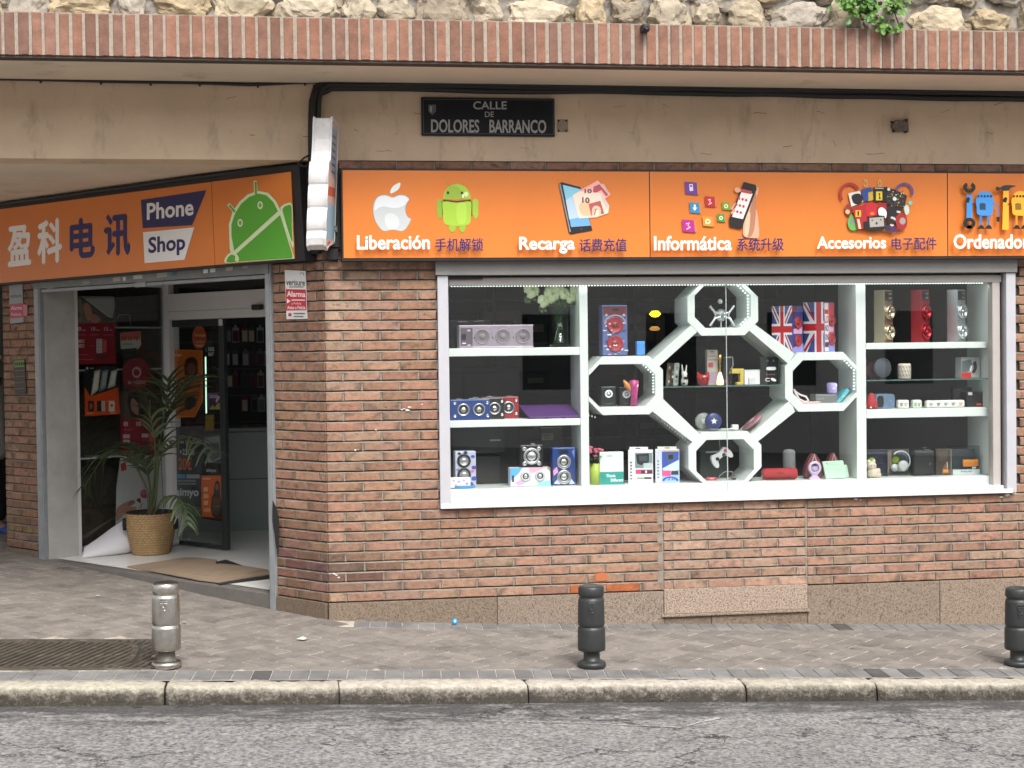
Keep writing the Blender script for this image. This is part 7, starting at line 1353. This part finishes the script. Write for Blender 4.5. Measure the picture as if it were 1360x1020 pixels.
def frond(pts, n_, L, droop, dep, stem_frac=.45, both=True):
    """pts: photo-plane outline of the rachis, placed at depth dep from the entrance plane"""
    W = [np.array(p_, float) for p_ in pts]; P = []
    for i in range(len(W)-1):
        for k in range(10):
            p0, p1, p2, p3 = W[max(i-1, 0)], W[i], W[i+1], W[min(i+2, len(W)-1)]; t_ = k/10
            P.append(.5*((2*p1)+(-p0+p2)*t_+(2*p0-5*p1+4*p2-p3)*t_*t_+(-p0+3*p1-3*p2+p3)*t_**3))
    P.append(W[-1]); m = len(P); sb_ = MB(); sb_.tube(P, [.009*(1-.8*i/m)+.0015 for i in range(m)], 6); o = sb_.build('stem', stemm, pl); lb = MB()
    for k in range(n_):
        t_ = stem_frac+(1-stem_frac)*k/n_; i = min(int(t_*(m-1)), m-2); p_ = P[i]; d_ = P[i+1]-P[i]; d_ = d_/np.linalg.norm(d_)
        side0 = np.cross(d_, [0, 0, 1]); side0 = side0/(np.linalg.norm(side0)+1e-6); upv = np.cross(side0, d_)
        for s_ in (-1, 1):
            l_ = L*(.55+.45*sin(pi*min(1, (t_-stem_frac)/(1-stem_frac)*.9+.12)))*random.uniform(.8, 1.12); dirv = d_*random.uniform(.55, .9)+side0*s_*random.uniform(.5, .9)+upv*random.uniform(.0, .3); dirv /= np.linalg.norm(dirv)
            w_ = .0125; q0 = p_.copy(); V = []; wd = np.cross(dirv, upv); wd /= np.linalg.norm(wd)+1e-6; seg = 5; dd = dirv.copy()
            for j in range(seg+1):
                f_ = w_*(1-(j/seg)**1.6)+.0008; V += [q0-wd*f_, q0+wd*f_+np.array([0, 0, .002])]; q0 = q0+dd*l_/seg; dd = dd+np.array([0, 0, -droop*random.uniform(.7, 1.3)/seg]); dd /= np.linalg.norm(dd)
            lb.add(V, [(2*j, 2*j+1, 2*j+3, 2*j+2) for j in range(seg)], random.random() < .3)
    lb.build('leaflets', frond_m, o)
random.seed(31)
A_ = lambda u, v, dep: onA(u, v, dep)
top = FZ+BH-.05
st_ = lambda dx, dy: np.array([bx_+dx, by_+dy, top])
frond([st_(-.02, 0), A_(196, 655, .72), A_(182, 622, .66), A_(168, 602, .52), A_(140, 606, .40), A_(110, 650, .30)], 18, .38, 1.5, 0, .42)
frond([st_(.01, .01), A_(205, 650, .74), A_(211, 600, .76), A_(219, 545, .78), A_(224, 500, .78)], 12, .44, .9, 0, .5)
frond([st_(.02, 0), A_(207, 660, .7), A_(212, 612, .66), A_(228, 590, .58), A_(254, 580, .50), A_(288, 604, .44)], 14, .34, 1.3, 0, .45)
frond([st_(.0, .03), A_(206, 640, .8), A_(213, 580, .82), A_(226, 540, .84), A_(246, 512, .86), A_(262, 500, .88)], 11, .36, 1.0, 0, .5)
frond([st_(.03, -.02), A_(212, 668, .62), A_(222, 660, .58), A_(236, 660, .52), A_(246, 676, .48), A_(250, 700, .46)], 11, .24, 1.5, 0, .4)
frond([st_(-.01, .0), A_(204, 640, .72), A_(206, 590, .68), A_(198, 545, .62), A_(186, 520, .58)], 10, .32, 1.1, 0, .55)
frond([st_(-.03, .01), A_(200, 660, .8), A_(196, 630, .84), A_(186, 600, .84), A_(172, 588, .84)], 11, .26, 1.2, 0, .5)
mb = MB()
for dx, dy, u, v in ((-.015, .0, 203, 672), (.01, .01, 205, 668), (.02, -.01, 210, 672)): mb.tube([st_(dx, dy)-np.array([0, 0, .01]), A_(u, v, .72)], [.018, .010], 8)
mb.build('trunk', mat('palm_trunk', (.12, .09, .05), .8), pl)

# ------------------------------------------------------------------ bollards
def bollard(name, label, m, p, rz=0.0):
    t = thing(name, label, 'bollard', (p[0], p[1], gz(p[0], p[1])), rz, 'cast iron bollards along the kerb')
    P = [(0, 0), (.074, 0), (.083, .004), (.084, .024), (.078, .034), (.060, .040), (.049, .046), (.0475, .094), (.052, .098), (.078, .102), (.0815, .108), (.082, .125), (.081, .225), (.0785, .236), (.0735, .241), (.0735, .247), (.0785, .252), (.0795, .262), (.0765, .395), (.0745, .405), (.069, .411), (.069, .421), (.0745, .427), (.0765, .434), (.0745, .470), (.070, .478), (.055, .484), (.03, .488), (0, .4895)]
    mb = MB(); mb.lathe(P[:6], 48); mb.lathe(P[8:], 48); mb.build('post', m, t); mb = MB(); mb.lathe(P[5:9], 48); mb.build('neck', iron if m is iron else silv_d, t)
    mb = MB(); y = -.0775; mb.prism(smooth_poly([(-.018, .372), (.018, .372), (.0185, .345), (.014, .318), (0, .305), (-.014, .318), (-.0185, .345)], 3), y-.005, y+.012); mb.lathe([(.006, 0), (.005, .004), (0, .005)], 10, 0, (-.004, y-.004, .352), 'y'); mb.lathe([(.008, 0), (.006, .004), (0, .005)], 10, 0, (.003, y-.004, .332), 'y')
    for k in range(5): mb.box(-.017+k*.0075, -.0125+k*.0075, y-.005, y+.01, .376, .386)
    mb.box(-.02, .02, y-.004, y+.01, .373, .3755); mb.build('crest', m, t, .001)
    D = Draw(lambda a, b, h: (.0762*sin(a*.30), -.0762*cos(a*.30)-.0006-h, .392+b*.007)); D.text('MADRID', -.8, 1, .8, -1, mat('crest_lettering', (.10, .10, .10), .5), .02); D.build('lettering', t); return t
iron = mat('bollard_green_black', (.025, .028, .028), .42, var=.25, vscale=20, bump=.15, bscale=150, dirt=((.07, .068, .06), 14, .64, .8, (1, 1, 1)))
silv = mat('bollard_bare_metal', (.52, .50, .46), .30, metal=1.0, var=.25, vscale=22, bump=.12, bscale=140, dirt=((.17, .15, .12), 11, .60, .78, (1, 1, 1)))
silv_d = mat('bollard_dull_neck', (.13, .12, .10), .6, metal=.4, var=.3, vscale=20)
pb = [onG(u, v) for u, v in ((221.5, 886), (786, 886), (1352.5, 884))]
b1 = bollard('bollard', 'worn bare silver metal bollard in front of the entrance', silv, pb[0], radians(-3))
b2 = bollard('bollard', 'black painted bollard under the middle of the display window', iron, pb[1], radians(-8))
b3 = b2.copy(); COL.objects.link(b3); b3.location = (pb[2][0], pb[2][1], gz(pb[2][0], pb[2][1])); b3.rotation_euler = (0, 0, radians(-14)); b3['label'] = 'black painted bollard at the right end beside the granite plinth'
for ch in b2.children: c_ = ch.copy(); COL.objects.link(c_); c_.parent = b3

# ------------------------------------------------------------------ utility cover in the pavement
uc = wthing('utility_cover', 'rusty cast iron ribbed utility cover set in the pavement', 'manhole cover', ((COVX[0]+COVX[1])/2, (COVY[0]+COVY[1])/2, gz((COVX[0]+COVX[1])/2, COVY[0])))
irn = mat('cast_iron', (.10, .085, .068), .6, metal=.3, var=.4, vscale=12, bump=.4, bscale=60, dirt=((.26, .21, .15), 8, .55, .75, (1, 1, 1))); irn_d = mat('cast_iron_dirt', (.03, .026, .022), .9)
mb = MB(); bxz = lambda x, y, z: (x, y, gz(x, y)+z)
mb.box(COVX[0], COVX[1], COVY[0], COVY[1], -.03, -.003, 1, bxz)
for a in ((COVX[0], COVX[1], COVY[0], COVY[0]+.02), (COVX[0], COVX[1], COVY[1]-.02, COVY[1]), (COVX[0], COVX[0]+.02, COVY[0], COVY[1]), (COVX[1]-.02, COVX[1], COVY[0], COVY[1])): mb.box(*a, -.0035, .006, 0, bxz)
mb.build('frame', [irn, irn_d], uc)
mb = MB(); L_ = COVY[1]-COVY[0]; x = COVX[0]-.0; cxm, cym = (COVX[0]+COVX[1])/2, (COVY[0]+COVY[1])/2; ax, ay = (COVX[1]-COVX[0])/2-.14, L_/2-.05
while x < COVX[1]-.03:
    seg = 14
    for k in range(seg):
        y0_, y1_ = COVY[0]+.025+(L_-.05)*k/seg, COVY[0]+.025+(L_-.05)*(k+1)/seg; xx = x+.03+(L_-.05)*.38*(k/seg-.1); xe = xx+(L_-.05)*.38/seg
        d_ = ((abs((xx-cxm)/ax))**4+(abs(((y0_+y1_)/2-cym)/ay))**4)
        if COVX[0]+.025 < xx < COVX[1]-.045 and not .8 < d_ < 1.15:
            V = [(xx, y0_), (xx+.024, y0_), (xe+.024, y1_+.001), (xe, y1_+.001)]; mb.add([bxz(a, b, z) for z in (-.0035, .0055) for a, b in V], [(4, 5, 6, 7), (0, 1, 5, 4), (1, 2, 6, 5), (2, 3, 7, 6), (3, 0, 4, 7)], 0)
    x += .047
for k in range(40):
    a = 2*pi*k/40; b = 2*pi*(k+1)/40; q = lambda t_, s_: (cxm+ax*s_*math.copysign(abs(cos(t_))**.5, cos(t_)), cym+ay*s_*math.copysign(abs(sin(t_))**.5, sin(t_)))
    V = [q(a, .955), q(b, .955), q(b, 1.02), q(a, 1.02)]; mb.add([bxz(c_, d_, z) for z in (-.0035, .0045) for c_, d_ in V], [(4, 5, 6, 7), (0, 1, 5, 4), (1, 2, 6, 5), (2, 3, 7, 6), (3, 0, 4, 7)], 0)
mb.build('ribs', irn, uc)

# ------------------------------------------------------------------ small litter
p_ = onG(603, 828); t = wthing('litter_lid', 'bright blue plastic bottle cap at the foot of the granite plinth', 'cap', (p_[0], p_[1]-.02, gz(p_[0], p_[1]))); mb = MB(); mb.lathe([(0, -.012), (.018, -.012), (.019, .01), (.016, .014), (0, .014)], 20, 0, (p_[0], p_[1]-.045, p_[2]+.021), 'y'); mb.build('shell', mat('cap_blue', (.02, .28, .62), .35), t); mb = MB(); mb.lathe([(.009, .0145), (.008, .016), (0, .016)], 14, 0, (p_[0], p_[1]-.045, p_[2]+.021), 'y'); mb.build('top', mat('cap_pale', (.35, .55, .75), .4), t)
for i, (u, v, s_, lb, c) in enumerate(((402, 850, .045, 'crumpled white scrap of paper on the pavement right of the silver bollard', (.62, .6, .55)), (188, 770, .02, 'tiny rust coloured scrap on the pavement left of the threshold', (.3, .14, .07)), (305, 791, .03, 'small pale scrap of paper on the pavement below the threshold', (.5, .47, .43)), (245, 828, .02, 'tiny white fleck of paper on the pavement beside the silver bollard', (.55, .54, .52)), (130, 793, .025, 'small whitish scrap on the pavement in front of the marble reveal', (.55, .53, .5)))):
    p_ = onG(u, v); t = wthing('paper_scrap', lb, 'litter', p_); mb = MB(); P = [(p_[0]+s_*random.uniform(.4, 1)*cos(a), p_[1]+s_*random.uniform(.4, 1)*sin(a), p_[2]+.004+random.uniform(0, .4)*s_) for a in [k*2*pi/9 for k in range(9)]]; mb.add(P+[(p_[0], p_[1], p_[2]+s_*.5), (p_[0], p_[1], p_[2]+.002)], [(k, (k+1) % 9, 9) for k in range(9)]+[((k+1) % 9, k, 10) for k in range(9)]); mb.build('scrap', mat('scrap_%d' % i, c, .8), t)
# specks of white paint on the brickwork
random.seed(4)
for u, v, s_ in ((537, 543, .012), (544, 541, .016), (541, 545, .02), (534, 544, .014), (499, 571, .011), (472, 598, .014), (476, 597, .008), (444, 762, .018), (450, 767, .014), (447, 764, .012), (560, 537, .01), (1137, 663, .02), (1143, 664, .012), (1338, 657, .03), (1346, 655, .025), (1330, 660, .02)):
    mb = MB(); p_ = onR(u, v, -.0045); s_ *= .7; mb.add([(p_[0]+s_*random.uniform(.5, 1)*cos(a)*1.3, -.0035, p_[2]+s_*random.uniform(.5, 1)*sin(a)*.7) for a in [k*2*pi/8 for k in range(8)]]+[(p_[0], -.005, p_[2])], [(k, (k+1) % 8, 8) for k in range(8)]); mb.build('paint_spot', mat('white_splash', (.56, .50, .46), .7), bld)
mb = MB(); P = [onR(u, v, -.0042) for u, v in ((790, 762), (799, 760.5), (806.5, 761), (807, 770.5), (798, 772), (791, 771))]; mb.add([(p_[0], -.0042, p_[2]) for p_ in P]+[(p_[0], .002, p_[2]) for p_ in P], [tuple(range(6))]+[(i, 6+i, 6+(i+1) % 6, (i+1) % 6) for i in range(6)]); mb.build('paint_spot', mat('orange_smear', (.40, .12, .045), .8), bld)
# worn white line fragments on the road
mb = MB()
for (u0, v0, u1, v1, w_) in ((912, 960, 930, 954, .010), (930, 954, 956, 947, .016), (820, 962, 905, 962.6, .008), (700, 963, 770, 961.5, .006), (740, 961.6, 815, 962, .005)):
    n_ = 10; A = []; B = []
    for k in range(n_+1):
        p_ = onZ(u0+(u1-u0)*k/n_, v0+(v1-v0)*k/n_, rz(1.4, -2.9)); x_, y_ = p_[0], p_[1]; w2 = w_*random.uniform(.3, 1.2); A.append((x_, y_-w2, rz(x_, y_-w2)+.004)); B.append((x_, y_+w2, rz(x_, y_+w2)+.004))
    mb.add(A+B, [(k, k+1, n_+2+k, n_+1+k) for k in range(n_)])
prop(mb.build('road_marking', mat('worn_line', (.42, .41, .40), .9, var=.4, vscale=60)), kind='structure')

# ------------------------------------------------------------------ person standing beyond the left pier, almost out of the frame
g0 = onZ(-9, 712, .115); ps_ = thing('person', 'person in black trousers and white long shirt standing past the left brick pier', 'person', (g0[0], g0[1], .112), radians(70))
def skin(name, verts, edges, radii, m, parent, root=0, sub=2):
    me = bpy.data.meshes.new(name); me.from_pydata(verts, edges, []); me.materials.append(m); o = bpy.data.objects.new(name, me); COL.objects.link(o); o.parent = parent
    sk = o.modifiers.new('skin', 'SKIN'); sk.use_smooth_shade = True; ss = o.modifiers.new('sub', 'SUBSURF'); ss.levels = ss.render_levels = sub
    for i, r_ in enumerate(radii):
        r_ = r_ if isinstance(r_, tuple) else (r_, r_); me.skin_vertices[0].data[i].radius = r_
    me.skin_vertices[0].data[root].use_root = True; return o
sk_m = mat('skin', (.42, .26, .19), .55); tr_m = mat('black_trousers', (.012, .012, .014), .9); sh_m = mat('white_shirt', (.62, .61, .58), .85); hr_m = mat('dark_hair', (.02, .014, .01), .6)
BV = [(0, 0, .92), (0, 0, 1.08), (0, .0, 1.27), (0, .01, 1.42), (0, .0, 1.50), (0, -.01, 1.57), (0, -.015, 1.66), (0, -.005, 1.74)]; BR = [(.15, .11), (.135, .10), (.155, .105), (.12, .08), (.055, .055), (.062, .07), (.075, .092), (.055, .065)]
BE = [(i, i+1) for i in range(7)]
for s_ in (-1, 1):
    b = len(BV); BV += [(s_*.17, .01, 1.41), (s_*.22, .02, 1.13), (s_*.23, -.03, .90), (s_*.228, -.04, .82)]; BR += [.055, .044, .034, (.018, .036)]; BE += [(3, b), (b, b+1), (b+1, b+2), (b+2, b+3)]
    for f_ in range(4): 
        c = len(BV); x_ = s_*.228; y_ = -.068+f_*.019; BV += [(x_, y_, .775), (x_-s_*.006, y_-.004, .74-(.006 if f_ in (0, 3) else 0)), (x_-s_*.016, y_-.006, .712+(.01 if f_ in (0, 3) else 0))]; BR += [.009, .0085, .0075]; BE += [(b+3, c), (c, c+1), (c+1, c+2)]
    c = len(BV); BV += [(s_*.215, -.085, .80), (s_*.205, -.098, .765)]; BR += [.011, .009]; BE += [(b+3, c), (c, c+1)]
    l_ = len(BV); BV += [(s_*.09, 0, .86), (s_*.10, -.01, .48), (s_*.105, .015, .09), (s_*.11, -.10, .045)]; BR += [.10, .062, .042, .035]; BE += [(0, l_), (l_, l_+1), (l_+1, l_+2), (l_+2, l_+3)]
skin('body', BV, BE, BR, sk_m, ps_)
for s_ in (-1, 1):
    skin('trousers', [(0, 0, .95), (s_*.095, 0, .86), (s_*.105, -.01, .48), (s_*.108, .012, .12)], [(0, 1), (1, 2), (2, 3)], [(.15, .12), .115, .085, .075], tr_m, ps_)
    mb = MB(); shp = [(-.045, .06), (-.05, -.02), (-.045, -.12), (-.02, -.17), (.02, -.17), (.045, -.12), (.05, -.02), (.045, .06), (.0, .085)]
    P = smooth_poly(shp, 3); n_ = len(P); lv = [(0, 1.0), (.03, 1.02), (.05, .92), (.085, .62)]
    mb.add([(s_*.11+x*k*1.05, y*k*1.05+(1-k)*.03+.01, z) for z, k in lv for x, y in P], [(j*n_+i, j*n_+(i+1) % n_, (j+1)*n_+(i+1) % n_, (j+1)*n_+i) for j in range(3) for i in range(n_)]+[tuple(range(n_-1, -1, -1)), tuple(3*n_+i for i in range(n_))], 0, None, True)
    mb.f[-1]; o = mb.build('shoe', mat('shoe_blue', (.03, .09, .38), .5), ps_); mb = MB(); mb.add([(s_*.11+x*1.12, y*1.1+.01, z) for z in (0, .028) for x, y in P], [(i, (i+1) % n_, n_+(i+1) % n_, n_+i) for i in range(n_)]+[tuple(range(n_-1, -1, -1)), tuple(n_+i for i in range(n_))]); mb.build('sole', mat('shoe_white', (.7, .7, .68), .5), o)
skin('shirt', [(0, 0, .66), (0, 0, .85), (0, 0, 1.08), (0, .0, 1.27), (0, .01, 1.43), (.17, .01, 1.41), (.222, .02, 1.13), (.232, -.03, .92), (-.17, .01, 1.41), (-.222, .02, 1.13), (-.232, -.03, .92)], [(0, 1), (1, 2), (2, 3), (3, 4), (4, 5), (5, 6), (6, 7), (4, 8), (8, 9), (9, 10)], [(.20, .15), (.18, .135), (.16, .125), (.175, .125), (.135, .095), .068, .056, .046, .068, .056, .046], sh_m, ps_)
mb = MB(); bm = bmesh.new(); bmesh.ops.create_icosphere(bm, subdivisions=3, radius=1); mb.add([(v.co.x*.088, v.co.y*.108+.012+(.02 if v.co.z < 0 else 0), 1.685+v.co.z*.095*(1 if v.co.z > 0 else .9)) if v.co.y > -.35 or v.co.z > .45 else (v.co.x*.07, v.co.y*.08, 1.69+v.co.z*.08) for v in bm.verts], [[v.index for v in f.verts] for f in bm.faces], 0, None, True); bm.free(); mb.build('hair', hr_m, ps_)
mb = MB()
for x_ in (-.03, .03): mb.lathe([(.012, 0), (.009, .006), (0, .008)], 12, 0, (x_, -.095, 1.655), 'y')
mb.build('eye', mat('eye_dark', (.03, .02, .015), .3), ps_); mb = MB(); mb.prism([(-.014, 1.615), (.014, 1.615), (.006, 1.655), (-.006, 1.655)], -.122, -.08); mb.build('nose', sk_m, ps_, .006); mb = MB(); mb.prism(smooth_poly([(-.024, 1.59), (0, 1.596), (.024, 1.59), (0, 1.582)], 3), -.104, -.085); mb.build('mouth', mat('lips', (.32, .12, .10), .5), ps_, .002)
mb = MB()
for s_ in (-1, 1): mb.lathe([(0, -.008), (.02, -.006), (.026, .004), (.02, .01), (0, .008)], 12, 0, (s_*.078, 0, 1.645), 'x')
mb.build('ear', sk_m, ps_)

# black plastic flap behind the right door rail
t = wthing('plastic_flap', 'black curved plastic piece hanging behind the right shutter rail', 'plastic piece', PA(S0+.02, -.01, .6)); mb = MB(); P = [(362, 664), (367, 674), (370.5, 690), (371, 712), (369.5, 738), (366.5, 726), (364, 706), (361.5, 690)]
V = [onA(u, v, -.028) for u, v in P]+[onA(u, v, -.036+.0) for u, v in P]; mb.add(V, [tuple(range(7, -1, -1)), tuple(range(8, 16))]+[(i, (i+1) % 8, 8+(i+1) % 8, 8+i) for i in range(8)]); mb.build('flap', mat('black_plastic', (.012, .012, .013), .5), t)
